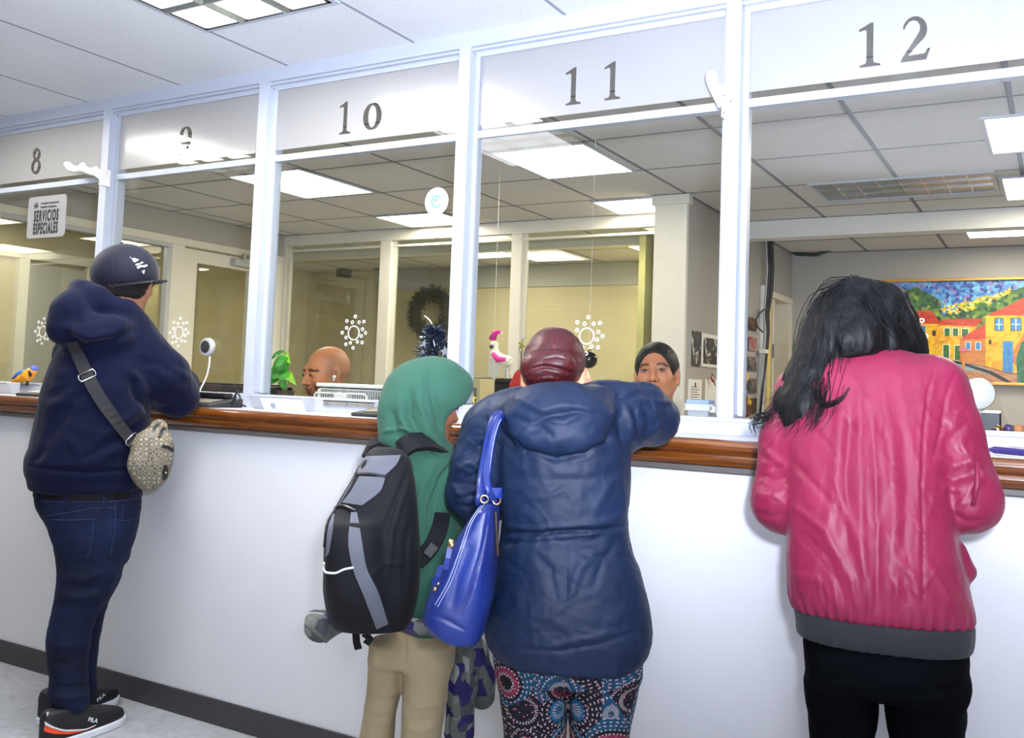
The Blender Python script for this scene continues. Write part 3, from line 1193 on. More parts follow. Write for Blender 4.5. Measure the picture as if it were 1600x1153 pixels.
# public side: deep-cell parabolic lights
def parabolic(x0, x1, y0, y1, label, near=LIGHT_P):
    t = empty('ceiling_light', ((x0 + x1) / 2, (y0 + y1) / 2, ZC), 0, label, 'ceiling light', 'parabolic lights of the public ceiling')
    w = .02
    f = MB()
    f.box(x0, x1, y0, y0 + w, ZC - .004, ZC + .003).box(x0, x1, y1 - w, y1, ZC - .004, ZC + .003).box(x0, x0 + w, y0 + w, y1 - w, ZC - .004, ZC + .003).box(x1 - w, x1, y0 + w, y1 - w, ZC - .004, ZC + .003)
    f.build('frame', M['alu'], t)
    f = MB()
    f.box(x0 + w, x1 - w, y0 + w, y0 + w + .012, ZC - .006, ZC + .002).box(x0 + w, x1 - w, y1 - w - .012, y1 - w, ZC - .006, ZC + .002).box(x0 + w, x0 + w + .012, y0 + w, y1 - w, ZC - .006, ZC + .002).box(x1 - w - .012, x1 - w, y0 + w, y1 - w, ZC - .006, ZC + .002)
    f.build('dark_gap', M['black_plastic'], t)
    MB().box(x0 + .03, x1 - .03, y1 - .56, y1 - .03, ZC - .002, ZC + .002).build('diffuser', near, t)
    MB().box(x0 + .03, x1 - .03, y0 + .03, y1 - .56, ZC - .002, ZC + .002).build('diffuser', LIGHT_Q, t)
    lv = MB()
    for i in range(1, 3):
        x = x0 + (x1 - x0) * i / 3
        lv.prism([(-.022, 0), (.022, 0), (.004, -.012), (-.004, -.012)], (x, y0 + .03, ZC - .002), (1, 0, 0), (0, 0, 1), (0, y1 - y0 - .06, 0))
    for i in range(1, 6):
        y = y0 + (y1 - y0) * i / 6
        lv.prism([(-.018, 0), (.018, 0), (.004, -.012), (-.004, -.012)], (x0 + .03, y, ZC - .002), (0, 1, 0), (0, 0, 1), (x1 - x0 - .06, 0, 0))
    lv.build('louver', plain('mirror_louver', '#cfd6dc', .15, 1.0), t)


parabolic(-2.62, -2.01, -1.63, -.41, 'lit louvered light in the public ceiling at the top left of the picture')
parabolic(-4.45, -3.84, -1.63, -.41, 'lit louvered light at the far left edge of the public ceiling')
for px_, py_, nm in ((.43, -2.85, 'right of the picture'), (.43, -4.7, 'added behind the viewer'), (1.4, -4.0, 'added by the right wall')):  # the last two are unseen fixtures, added to brighten the counter front
    parabolic(px_, px_ + .6, py_, py_ + 1.22, 'lit louvered light of the public ceiling ' + nm, LIGHT_Q)
# ------------------------------------------------------------------ figures: shared tools
def project(w):
    """world points (n,3) -> pixels (n,2)"""
    q = (np.asarray(w) - CAM) @ RA.T
    return np.stack([CX + FPX * q[:, 0] / q[:, 2], CY - FPX * q[:, 1] / q[:, 2]], 1)


def seg_dist(p, pts):
    """distance from 2-D points to a polyline, and the running parameter 0..1"""
    best = np.full(len(p), 1e9)
    par = np.zeros(len(p))
    n = len(pts) - 1
    for i in range(n):
        a, b = np.array(pts[i], float), np.array(pts[i + 1], float)
        d = b - a
        t = np.clip((p - a) @ d / (d @ d + 1e-9), 0, 1)
        r = np.hypot(*(p - a - t[:, None] * d).T)
        m = r < best
        best[m] = r[m]
        par[m] = (i + t[m]) / n
    return best, par


def folds(V, v, q, lst):
    """garment folds: each (polyline seen in the photo, width px, height m) raises or sinks the cloth facing the viewer"""
    n = vnormals(v, q)
    w = V.base + v[:, :1] * V.r + v[:, 1:2] * V.f + v[:, 2:3] * np.array([0, 0, 1.])
    p = project(w)
    face = np.clip(-n[:, 1] * 1.6, 0, 1)
    d = np.zeros(len(v))
    for (pts, wd, h) in lst:
        r, t = seg_dist(p, pts)
        d += h * np.exp(-(r / wd) ** 2) * np.sqrt(np.clip(4 * t * (1 - t), 0, 1) + .05) * face
    return v + n * d[:, None]


def rand_creases(seed, n, box, ang, spread, ln, w, h):
    """small crisp creases scattered over a region of the photo (box = x0, y0, x1, y1)"""
    r = np.random.RandomState(seed)
    out = []
    for _ in range(n):
        x, y = r.uniform(box[0], box[2]), r.uniform(box[1], box[3])
        a = math.radians(r.normal(ang, spread))
        L = r.uniform(*ln) / 2
        d = np.array([math.cos(a), math.sin(a)]) * L
        b = np.array([-d[1], d[0]]) * r.uniform(-.25, .25)
        out.append(([(x - d[0], y - d[1]), (x + b[0], y + b[1]), (x + d[0], y + d[1])], r.uniform(*w), r.uniform(.5, 1.) * h * (1 if r.rand() < .6 else -1)))
    return out


def lumpy(v, q, seed, freq, amp, stretch=(1, 1, 1), ridge=False, mask=None, octv=3):
    n = vnormals(v, q)
    d = wav(v, seed, freq, stretch, octv)
    if ridge:
        d = 1 - 2 * np.abs(d)
    if mask is not None:
        d = d * mask(v)
    return v + n * (d * amp)[:, None]


def skin_mat(name):
    n = NT(name)
    at = n.n('ShaderNodeVertexColor')
    at.layer_name = 'Col'
    v = n.coord()
    pores = n.noise(v, 420, 3, .6)
    blot = n.noise(v, 26, 3)
    c = n.mix(.10, at.outputs[0], n.ramp(blot, [(.3, '#a06048'), (.7, '#ffd8c0')]), 'SOFT_LIGHT')
    return n.bsdf(c, .48, 0, .4, sss=.12, bump=pores, bstr=.12, bdist=.001)


M['skin'] = skin_mat('skin')


def head_sdf(S, c, R, sc=1.0, ears=True, fem=False, neck=True, wide=1.0, nose=1.0, lean=(0, -.035, -.20), eyes='open'):
    S.frame(c, R, sc)
    w = wide
    S.ell((0, -.016, .028), (.076 * w, .096, .088), 0)
    S.ell((0, .028, -.03), (.061 * w, .060, .080), .03)
    S.ell((0, .05, -.092), (.030 * w, .030, .024), .03)
    for s in (-1, 1):
        S.cone((s * .055 * w, -.005, -.045), (s * .026, .055, -.095), .017, .016, .03)
        S.ell((s * .040 * w, .062, -.026), (.024, .022, .022), .022)
    S.cone((-.036, .076, .024), (.036, .076, .024), .012 if not fem else .009, k=.02)
    for s in (-1, 1):
        S.ell((s * .032, .100, .002), (.020, .018, .0125), .012, 's')
        S.ell((s * .032, .0775, .002), (.0165, .0135, .0125), .003)
        # lid crease and the slit of the eye
        S.cone((s * .018, .094, .0105), (s * .046, .086, .009), .0016, k=.003, op='s')
    S.cone((0, .084, .012), (0, .103 + .004 * nose, -.030), .0085, .0115 * nose, .014)
    for s in (-1, 1):
        S.ell((s * .0125 * nose, .095, -.034), (.0085 * nose, .0105, .0075), .007)
        S.ell((s * .007, .101, -.041), (.0036, .005, .003), .003, 's')
    S.ell((0, .078, -.062), (.028, .018, .020), .016)
    S.chain([(-.024, .082, -.0645), (-.009, .0955, -.0575), (0, .0955, -.059), (.009, .0955, -.0575), (.024, .082, -.0645)], [.0035, .0052, .0050, .0052, .0035], .004)
    S.chain([(-.021, .083, -.0665), (0, .0955, -.0705), (.021, .083, -.0665)], [.0035, .0072 if fem else .0062, .0035], .004)
    S.chain([(-.025, .087, -.0648), (0, .1015, -.0640), (.025, .087, -.0648)], [.0014, .0018, .0014], .003, 's')
    if ears:
        for s in (-1, 1):
            Re = rotm(0, 0, -s * 18)
            S.ell((s * .079 * w, -.012, -.004), (.0095, .020, .032), .005, R=Re)
            S.ell((s * .079 * w, -.008, -.032), (.007, .011, .012), .006)
            S.ell((s * .090 * w, -.006, .002), (.008, .012, .020), .005, 's', R=Re)
            S.cone((s * .086 * w, -.010, .014), (s * .086 * w, -.014, -.012), .0032, k=.003)
    if neck:
        S.cone((0, -.022, -.055), lean, .054 * w, .058 * w, .03)
    S.frame()


def head_local(v, c, R, sc=1.0):
    return (v - np.array(c)) @ R / sc


def skin_color(L, base, lip=None, brow=None, stubble=None, lid=None, scalp=None):
    """vertex colours in head space: lips, brows, beard shade, eyelid tint are the person's own colours"""
    n = len(L)
    col = np.tile(np.array(hx(base)), (n, 1))
    x, y, z = L[:, 0], L[:, 1], L[:, 2]

    def blend(mask, c, a):
        m = np.clip(mask, 0, 1)[:, None] * a
        return col * (1 - m) + np.array(hx(c)) * m
    if scalp:
        m = np.clip((-(y - .045) / .03), 0, 1) * np.clip((z + .06) / .03, 0, 1) * np.clip((.105 - z) / .03, 0, 1) * (np.abs(x) > .02)
        col = blend(m, scalp, .55)
    if stubble:
        m = np.clip((-z - .040) / .02, 0, 1) * np.clip((y + .0) / .03, 0, 1) * (z > -.14)
        col = blend(m, stubble, .7)
    if lid:
        for s in (-1, 1):
            m = 1 - np.hypot((x - s * .032) / .024, (z - .006) / .014)
            col = blend(np.clip(m * 2, 0, 1) * (y > .05), lid, .55)
    if lip:
        m = 1 - np.hypot(x / .027, (z + .064) / .0125)
        col = blend(np.clip(m * 4, 0, 1) * (y > .075), lip, .8)
        m = 1 - np.hypot(x / .022, (z + .0645) / .0022)
        col = blend(np.clip(m * 4, 0, 1) * (y > .08), '#3a1a16', .7)
    if brow:
        for s in (-1, 1):
            u = (x * s - .033) / .022
            zz = .0205 + .0045 * (1 - u * u) - .0025 * u
            m = np.clip(1 - np.abs(u) ** 3, 0, 1) * np.clip(1 - np.abs(z - zz) / .0062, 0, 1)
            col = blend(np.clip(m * 3, 0, 1) * (y > .05), brow, .92)
    # nostrils, redder nose tip and cheeks
    for s in (-1, 1):
        m = 1 - np.hypot((x - s * .007) / .005, (z + .041) / .004)
        col = blend(np.clip(m * 3, 0, 1) * (y > .085), '#2a120e', .8)
        m = 1 - np.hypot((x - s * .042) / .028, (z + .024) / .026)
        col = blend(np.clip(m, 0, 1) * (y > .03), '#c0604a', .25)
    return col


def eyes(parent, c, R, sc, iris='#1c100a', look=(0, 0), open_=.0068, lid='#8a5a42'):
    """eyeballs with iris and pupil; lids come from the head surface"""
    c = np.array(c, float)
    for s in (-1, 1):
        ec = np.array([s * .032, .0805, .0015])
        m = MB()
        n = 20
        d = np.array([math.sin(look[0]), math.cos(look[0]) * math.cos(look[1]), math.sin(look[1])])
        # almond of the white, laid on the lid
        pts, ir = [], []

        def to(p):
            return c + R @ (np.array(p) * sc)
        cen = ec + np.array([0, .0118, 0])
        top = []
        bot = []
        for i in range(n + 1):
            u = -1 + 2 * i / n
            hh = open_ * (1 - abs(u) ** 2.2)
            yy = .0118 - .0050 * u * u
            top.append((ec[0] + .0135 * u, ec[1] + yy + .0016, ec[2] + hh * .75))
            bot.append((ec[0] + .0135 * u, ec[1] + yy + .0016, ec[2] - hh * .85))
        vs = [to(p) for p in top] + [to(p) for p in bot]
        m.add(vs, [(i, i + 1, n + 2 + i, n + 1 + i) for i in range(n)])
        m.cur = 1
        icx = ec[0] + look[0] * .012
        icz = ec[2] + look[1] * .012

        def disc(r, dy):
            k = 18
            vv = []
            for i in range(k):
                a = 2 * math.pi * i / k
                xx, zz = icx + r * math.cos(a), icz + r * math.sin(a)
                u = (xx - ec[0]) / .0135
                hh = open_ * (1 - min(1, abs(u)) ** 2.2)
                zz = min(max(zz, ec[2] - hh * .85), ec[2] + hh * .75)
                vv.append(to((xx, ec[1] + .0118 - .0050 * u * u + .0016 + dy, zz)))
            m.add(vv, [tuple(range(k))])
        disc(.0068, .0006)
        m.cur = 2
        disc(.0028, .0010)
        # upper lash line
        m.cur = 2
        lash = [to((p[0], p[1] + .0006, p[2])) for p in top]
        m.tube(lash, [.0010] + [.0018] * (n - 1) + [.0010], 6)
        m.build('eye', [M['eye_white'], plain('iris', iris, .35), M['pupil']], parent, world=False)


M['eye_white'] = plain('eye_white', '#b9aea4', .4, var=.02)
M['pupil'] = plain('pupil', '#0d0908', .15)


def hair_mat(name, col, hi, rough=.34):
    n = NT(name)
    v = n.coord(scale=(90, 90, 6))
    a = n.noise(v, 2.2, 4, .6, .3)
    c = n.ramp(a, [(.3, col), (.72, hi)])
    return n.bsdf(c, rough, 0, .22, bump=a, bstr=.4, bdist=.004)


def strands(m, guides, count, seed, r0=.0011, spread=.018, n=14, tip=.25):
    """locks: each guide is a list of local points with spread; count hairs jittered round it"""
    rs = np.random.RandomState(seed)
    for g in guides:
        P = np.array([p[:3] for p in g], float)
        W = np.array([p[3] if len(p) > 3 else spread for p in g], float)
        t = np.linspace(0, 1, len(P))
        tt = np.linspace(0, 1, n)
        for _ in range(count):
            off = rs.normal(size=3) * .55
            off2 = rs.normal(size=3) * .25
            ln = 1 - .22 * rs.rand()
            q = np.stack([pchip(t, P[:, j], tt * ln) for j in range(3)], 1)
            w = np.interp(tt * ln, t, W)
            q = q + w[:, None] * (off + off2 * np.sin(tt * 5 + rs.rand() * 6)[:, None])
            m.tube(q, [r0 * (1 - (1 - tip) * a) for a in tt], 4, cap=False)


def merge(parts):
    """join (v,q) meshes"""
    vs, qs, o = [], [], 0
    for v, q in parts:
        vs.append(v)
        qs.append(np.asarray(q) + o)
        o += len(v)
    return np.concatenate(vs), np.concatenate(qs)


def hand_sdf(S, wrist, R, sc=1.0, curl=(20, 30, 20), thumb=35, spread=6, side=1):
    """hand in its own frame: y along the fingers, x to the thumb side * side, z out of the back of the hand"""
    S.frame(wrist, R, sc)
    S.cone((0, -.02, 0), (0, .01, 0), .024, .024, .01, flat=((0, 0, 1), .75))
    S.box((0, .045, 0), (.036, .044, .0125), .011, .012)
    base = [(-.028, .084), (-.0095, .090), (.0095, .090), (.028, .083)]
    ln = [(.030, .019, .017), (.038, .024, .019), (.042, .027, .020), (.036, .024, .019)]
    for i, ((bx, by), L) in enumerate(zip(base, ln)):
        bx *= side
        p = np.array([bx, by - .008, 0.])
        a = math.radians(spread * (i - 1.5) * .8) * side
        pit = 0
        rad = .0088 if i else .0076
        for j in range(3):
            pit += math.radians(curl[j] * (1 + .12 * (1.5 - i)))
            d = np.array([math.sin(a) * math.cos(pit), math.cos(a) * math.cos(pit), -math.sin(pit)])
            e = p + d * L[j]
            S.cone(p, e, rad, rad * .93, .003)
            p, rad = e, rad * .93
    p = np.array([.030 * side, .018, -.002])
    a = math.radians(thumb)
    d = np.array([math.sin(a) * side, math.cos(a), -.25])
    d /= np.linalg.norm(d)
    e = p + d * .040
    S.cone(p, e, .0125, .0105, .008)
    d2 = d + np.array([-.35 * side, .25, -.15])
    d2 /= np.linalg.norm(d2)
    S.cone(e, e + d2 * .028, .0102, .0088, .003)
    S.frame()


def shoe_sdf(S, heel, yaw, L=.27, w=.045, h=.075, sole=.022):
    """upper of a shoe; heel point on the floor, pointing along yaw (degrees, local)"""
    R = rotm(0, 0, yaw)
    S.frame(heel, R)
    S.stack([(sole * .6, 0, L * .5, w, L * .5), (sole + .02, 0, L * .49, w * .98, L * .49), (sole + .04, 0, L * .42, w * .92, L * .42), (h, 0, L * .27, w * .74, L * .27), (h + .022, 0, L * .22, w * .64, L * .20)], .01, n=2.6, cap=.012)
    S.frame()


def sole_mb(heel, yaw, L, w, z0, z1, V):
    R = rotm(0, 0, yaw)
    pts = []
    for i in range(36):
        a = 2 * math.pi * i / 36
        y = L / 2 + (L / 2 + .006) * math.cos(a)
        ww = (w + .006) * (1 + .10 * math.cos(a)) * (1 - .10 * (math.cos(a * 2) > .2))
        x = ww * math.copysign(abs(math.sin(a)) ** .75, math.sin(a))
        pts.append((x, y))
    m = MB()
    h = np.array(heel, float)
    m.prism(pts, h + np.array([0, 0, z0]), R[:, 0], R[:, 1], (0, 0, z1 - z0))
    return m


# ------------------------------------------------------------------ details laid on a surface where the photo shows them
from mathutils.bvhtree import BVHTree


class Surf:
    """local-space surface of a figure that can be hit from a pixel"""

    def __init__(s, V, v, q):
        s.V = V
        s.b = BVHTree.FromPolygons([tuple(p) for p in v], [tuple(int(i) for i in f) for f in q])
        c = CAM - V.base
        s.o = np.array([c @ V.r, c @ V.f, c[2]])

    def hit(s, px, py, off=0.):
        d = ray(px, py)
        d = np.array([d @ s.V.r, d @ s.V.f, d[2]])
        d /= np.linalg.norm(d)
        p, n, i, t = s.b.ray_cast(Vector(s.o), Vector(d))
        if p is None:
            p, n, i, t = s.b.find_nearest(Vector(s.o + d * np.linalg.norm(s.o[:2])))
        n = np.array(n)
        if n @ d > 0:
            n = -n
        return np.array(p) + n * off, n

    def line(s, pts, n=12, off=0., smooth=0):
        P = np.array(pts, float)
        t = np.linspace(0, 1, len(P))
        tt = np.linspace(0, 1, n)
        X = pchip(t, P[:, 0], tt) if len(P) > 2 else np.interp(tt, t, P[:, 0])
        Yv = pchip(t, P[:, 1], tt) if len(P) > 2 else np.interp(tt, t, P[:, 1])
        h = [s.hit(a, b, off) for a, b in zip(X, Yv)]
        A, B = np.array([a for a, _ in h]), np.array([b for _, b in h])
        for _ in range(smooth):
            A[1:-1] = (A[:-2] + A[1:-1] * 2 + A[2:]) / 4
            B[1:-1] = (B[:-2] + B[1:-1] * 2 + B[2:]) / 4
        return list(A), list(B)

    def tube(s, m, pts, r, n=12, off=0., sides=6):
        p, _ = s.line(pts, n, off)
        return m.tube(p, r, sides)

    def ribbon(s, m, pts, w, t, n=14, off=0.):
        p, nn = s.line(pts, n, off, 3)
        return m.ribbon(p, nn, w, t)

    def patch(s, m, left, right, nu=6, nv=10, off=.001, th=.002):
        """sheet between two pixel polylines"""
        L, Rr = np.array(left, float), np.array(right, float)

        def samp(P):
            t = np.linspace(0, 1, len(P))
            tt = np.linspace(0, 1, nv + 1)
            return np.stack([pchip(t, P[:, 0], tt) if len(P) > 2 else np.interp(tt, t, P[:, 0]), pchip(t, P[:, 1], tt) if len(P) > 2 else np.interp(tt, t, P[:, 1])], 1)
        A, B = samp(L), samp(Rr)
        top, bot = [], []
        for j in range(nv + 1):
            for i in range(nu + 1):
                u = i / nu
                p = A[j] * (1 - u) + B[j] * u
                x, n = s.hit(p[0], p[1])
                top.append(x + n * (off + th))
                bot.append(x + n * (off - .002))
        w = nu + 1
        N = len(top)
        fs = []
        for j in range(nv):
            for i in range(nu):
                a = j * w + i
                fs.append((a, a + 1, a + w + 1, a + w))
                fs.append((N + a, N + a + w, N + a + w + 1, N + a + 1))
        edge = [i for i in range(w)] + [j * w + nu for j in range(1, nv + 1)] + [nv * w + i for i in range(nu - 1, -1, -1)] + [j * w for j in range(nv - 1, 0, -1)]
        for a, b in zip(edge, edge[1:] + edge[:1]):
            fs.append((a, N + a, N + b, b))
        return m.add(top + bot, fs)

    def poly(s, m, pts, off=.001, th=.0012):
        """small flat-ish polygon"""
        h = [s.hit(a, b) for a, b in pts]
        a = [p + n * (off + th) for p, n in h]
        b = [p + n * (off - .001) for p, n in h]
        n = len(a)
        return m.add(a + b, [tuple(range(n)), tuple(range(2 * n - 1, n - 1, -1))] + [(i, n + i, n + (i + 1) % n, (i + 1) % n) for i in range(n)])


def flat_text(s, name, body, corner, along, up_len, mat, parent, off=.0015, bold=.0):
    """lettering laid on a Surf: corner and direction given in pixels of the photo"""
    o, n = s.hit(corner[0], corner[1], off)
    e, n2 = s.hit(along[0], along[1], off)
    ux = e - o
    ux /= np.linalg.norm(ux)
    uy = np.cross(n, ux)
    uy /= np.linalg.norm(uy)
    if uy[2] < 0:
        uy = -uy
    W_ = root_mat(parent)
    cu = text_mesh(name, body, up_len, mat, o, ux, uy, None, .0008, bold)
    me = cu.data
    xs = [v.co for v in me.vertices]
    span = max((np.array(c) - o) @ ux for c in xs)
    sc = np.linalg.norm(e - o) / max(span, 1e-6)
    for v in me.vertices:
        d = np.array(v.co) - o
        v.co = o + ux * (d @ ux) * sc + uy * (d @ uy) + np.cross(ux, uy) * (d @ np.cross(ux, uy))
    cu.parent = parent
    return cu
# ------------------------------------------------------------------ boy in the green hoodie
def build_boy():
    V = View(655, -.66)
    W = V.W
    P = empty('person', V.base, V.rz, 'boy in a green hoodie with the hood up and khaki trousers beside the navy parka', 'person')
    hc = W(662, 630, .03)
    HR = rotm(0, 0, -64) @ rotm(-8, 0, 0)
    S = SDF((-.30, -.30, 0), (.34, .42, 1.36), .005)
    head_sdf(S, hc, HR, .93, nose=1.05)
    S.chain([W(660, 690, .02), W(662, 740, .03), W(662, 850, .03), W(664, 960, .02)], [.045, .06, .065, .065], .03)
    el, wr = W(722, 812, .12), V.loc((-1.28, -.30, 1.06))
    sh = W(700, 742, .05)
    S.chain([sh, el], [.035, .028], .015)
    wr = W(745, 760, .26)
    S.chain([el, wr], [.028, .021], .015)
    d = (wr - el) / np.linalg.norm(wr - el)
    xx = np.cross(d, (0, 0, 1.))
    xx /= np.linalg.norm(xx)
    hand_sdf(S, wr, np.stack([xx, d, np.cross(xx, d)], 1), .78, (18, 25, 15), 30, 5, -1)
    el2, wr2 = W(632, 800, .24), W(680, 770, .34)
    S.chain([W(632, 742, .14), el2, wr2], [.035, .028, .021], .015)
    d = (wr2 - el2) / np.linalg.norm(wr2 - el2)
    xx = np.cross(d, (0, 0, 1.))
    xx /= np.linalg.norm(xx)
    hand_sdf(S, wr2, np.stack([xx, d, np.cross(xx, d)], 1), .78, (18, 25, 15), 30, 5, 1)
    S.chain([W(675, 990, .0), W(665, 1110, .0), np.array([W(658, 1150)[0], .0, .08])], [.036, .03, .025], .015)
    S.chain([W(608, 1035, .06), W(598, 1110, .06), np.array([W(590, 1150)[0], .06, .08])], [.036, .03, .025], .015)
    v, q = S.mesh()
    L = head_local(v, hc, HR, .93)
    skin_object('body', v, q, M['skin'], P, skin_color(L, '#8e5a40', lip='#7c4238', brow='#1a100c'))
    eyes(P, hc, HR, .93, look=(0, -.3))
    # hoodie with the hood up
    S = SDF((-.34, -.34, .5), (.40, .44, 1.40), .004)
    S.stack(V.rows([(690, 612, 694, .075, .01), (706, 606, 704, .085, .015), (730, 600, 714, .10, .02), (780, 598, 718, .11, .03), (850, 606, 716, .11, .03), (920, 618, 712, .108, .03), (965, 622, 708, .104, .03), (985, 628, 702, .100, .03)]), 0, n=2.4, cap=.012)
    S.chain([W(692, 732, .03), W(705, 770, .05), W(722, 815, .11), wr - d * .0], [.050, .054, .050, .036], .03)
    S.chain([W(625, 735, .16), el2, wr2], [.052, .046, .034], .03)
    # hood shell
    T = SDF((-.34, -.34, .5), (.40, .44, 1.40), .005)
    S.ell(W(662, 622, .03), (.112, .120, .108), .02)
    S.ell(W(684, 610, .04), (.082, .10, .088), .03)
    S.cone(W(700, 597, .03), W(713, 600, .03), .052, .042, .03, flat=((0, 0, 1), .85))
    S.chain([W(640, 650, .0), W(642, 680, -.01), W(648, 700, .0)], [.085, .078, .07], .03)
    S.chain([W(672, 668, .01), W(684, 690, .03), W(694, 708, .06)], [.06, .040, .022], .02)
    S.frame(hc, HR, .93)
    S.ell((0, .045, -.010), (.080, .115, .115), .012, 's')
    S.cone((0, .10, -.01), (0, .2, -.02), .082, .09, .012, 's')
    S.frame()
    S.ell(W(722, 664, .04), (.052, .16, .056), .012, 's')
    v, q = S.mesh()
    v = relax(v, q, 3)
    FB = [([(672, 580), (676, 620), (688, 660), (700, 690)], 6, -.006), ([(655, 585), (655, 630), (668, 670), (690, 705)], 6, .006), ([(640, 610), (640, 650), (660, 685), (688, 712)], 5, -.007), ([(625, 620), (628, 655), (648, 690), (680, 715)], 5, .006),
                        ([(610, 640), (618, 670), (640, 700)], 5, -.006), ([(602, 680), (625, 676), (655, 684), (680, 692)], 3, -.006), ([(600, 674), (625, 670), (655, 678)], 3, .004), ([(690, 650), (694, 670), (700, 690)], 4, .005),
                        ([(706, 725), (690, 745), (672, 790), (668, 850)], 3, -.006), ([(680, 720), (660, 760), (650, 800)], 7, .005), ([(700, 790), (690, 820), (670, 840)], 5, -.005), ([(640, 760), (645, 820), (650, 880)], 6, -.004), ([(690, 850), (680, 900), (670, 950)], 6, .004), ([(710, 740), (702, 780), (690, 812)], 5, .004)]
    v = folds(V, v, q, [(a_, w_ * 1.1, h_ * 1.7) for a_, w_, h_ in FB])
    v = lumpy(v, q, 51, 16, .003)
    grn = cloth('green_fleece', '#38604f', .92, .05, 520, .3, var=.06, spec=.12)
    H = skin_object('hoodie', v, q, grn, P)
    Sh = Surf(V, v, q)
    m = MB()
    p, n_ = Sh.line([(700, 648), (706, 655), (702, 690)], 3)
    # trousers
    S = SDF((-.26, -.26, .02), (.26, .30, .80), .0055)
    S.stack(V.rows([(970, 622, 708, .092, .03), (1000, 600, 710, .094, .03), (1035, 580, 707, .092, .03)]), 0, n=2.3, cap=.015)
    S.stack(V.rows([(1000, 577, 640, .080, .06), (1034, 576, 634, .078, .06), (1069, 574, 629, .074, .06), (1100, 570, 621, .07, .06), (1150, 562, 616, .068, .06)]) + [(.25, W(588, 1150, .06)[0], .06, .046, .062), (.05, W(588, 1150, .06)[0], .06, .045, .06)], .02, n=2.2, cap=.01)
    S.stack(V.rows([(1000, 634, 709, .082, -.0), (1034, 632, 706, .08, .0), (1069, 631, 702, .077, .0), (1100, 629, 697, .072, 0), (1150, 627, 689, .070, 0)]) + [(.25, W(658, 1150)[0], .0, .052, .062), (.05, W(658, 1150)[0], .0, .05, .06)], .02, n=2.2, cap=.01)
    v, q = S.mesh()
    v = relax(v, q, 2)
    v = folds(V, v, q, [([(575, 1075), (600, 1085), (625, 1078)], 4, .005), ([(574, 1088), (598, 1096), (622, 1090)], 3, -.004), ([(570, 1105), (595, 1112), (618, 1106)], 4, .005), ([(566, 1125), (590, 1130), (616, 1126)], 4, .004), ([(632, 1100), (660, 1106), (690, 1098)], 4, .004), ([(632, 1120), (655, 1128), (688, 1118)], 4, -.004), ([(634, 1010), (660, 1040), (690, 1050)], 6, .004), ([(690, 985), (660, 1000), (640, 1030)], 6, -.004), ([(628, 985), (634, 1010), (633, 1040)], 3, -.007), ([(628, 980), (665, 990), (706, 985)], 4, .004), ([(630, 1135), (655, 1142), (688, 1135)], 4, .004)])
    v = lumpy(v, q, 55, 34, .0016, (1, 1, 1.4), True)
    skin_object('trousers', v, q, cloth('khaki_twill', '#ab9a78', .85, .08, 620, .3, var=.05, spec=.15), P)
    for x, dv, yaw in ((658, .0, -35), (588, .06, -35)):
        c = np.array([W(x, 1150, dv)[0], dv, 0])
        R = rotm(0, 0, yaw)
        S = SDF(c + np.array([-.2, -.2, 0]), c + np.array([.25, .25, .16]), .006)
        shoe_sdf(S, c - R[:, 1] * .07 + np.array([0, 0, .004]), yaw, .225, .038, .06)
        v, q = S.mesh()
        skin_object('shoe', v, q, M['dark_plastic'], P)

    # ---------------- backpack
    o0 = W(585, 990, -.17)
    B = empty('backpack', V.world(o0), V.rz, 'black and grey school backpack worn by the boy in the green hoodie', 'backpack')
    S = SDF(W(495, 1010, -.42), W(675, 670, .12), .005)
    S.stack(V.rows([(700, 578, 630, .045, -.11), (715, 570, 640, .06, -.125), (745, 553, 648, .075, -.14), (785, 530, 652, .09, -.155), (815, 513, 655, .10, -.165), (860, 508, 658, .105, -.17), (910, 507, 656, .105, -.17), (950, 512, 648, .10, -.165), (978, 524, 636, .09, -.16), (994, 545, 622, .075, -.15)]), 0, n=2.8, cap=.02)
    S.stack(V.rows([(812, 514, 590, .05, -.235), (850, 509, 596, .06, -.245), (910, 508, 600, .06, -.245), (960, 516, 604, .05, -.235), (980, 526, 600, .04, -.22)]), .02, n=3, cap=.015)
    v, q = S.mesh()
    v = relax(v, q, 3)
    v = folds(V, v, q, [([(640, 730), (620, 780), (600, 830)], 4, -.006), ([(632, 760), (612, 830), (606, 900)], 5, .005), ([(648, 790), (635, 850), (632, 920)], 5, -.004), ([(575, 905), (600, 880), (640, 880)], 4, .003)])
    v = lumpy(v, q, 58, 26, .002, octv=2)
    blk = cloth('black_pack_nylon', '#0b0b10', .75, .02, 420, .3, var=.08)
    gry = cloth('grey_pack_panel', '#5f6169', .6, .05, 420, .3, var=.10)
    body = skin_object('pack_body', v - o0, q, blk, B)
    Sb = Surf(V, v, q)

    def bb(m, name, mat, par, **k):
        m.v = [tuple(np.array(p) - o0) for p in m.v]
        return m.build(name, mat, par, world=False, **k)
    for L, R in (([(572, 714), (563, 728), (559, 740)], [(626, 712), (620, 725), (603, 742)]), ([(553, 744), (540, 765), (528, 785)], [(602, 746), (596, 765), (566, 790)]),
                 ([(549, 801), (544, 845), (552, 890), (568, 930), (588, 982)], [(558, 800), (566, 850), (572, 885), (590, 925), (606, 974)]), ([(520, 805), (513, 830), (510, 870)], [(523, 803), (520, 830), (514, 865)])):
        m = MB()
        Sb.patch(m, L, R, 5, 14, .0008, .002)
        g = bb(m, 'grey_panel', gry, body, smooth='auto')
    for pts in ([(557, 741), (575, 741), (603, 745)], [(520, 796), (535, 791), (556, 799)], [(508, 855), (512, 820), (526, 795), (555, 745), (572, 708)]):
        m = MB()
        Sb.tube(m, pts, .0045, 14, .001)
        bb(m, 'zipper', M['black_plastic'], body)
    m = MB()
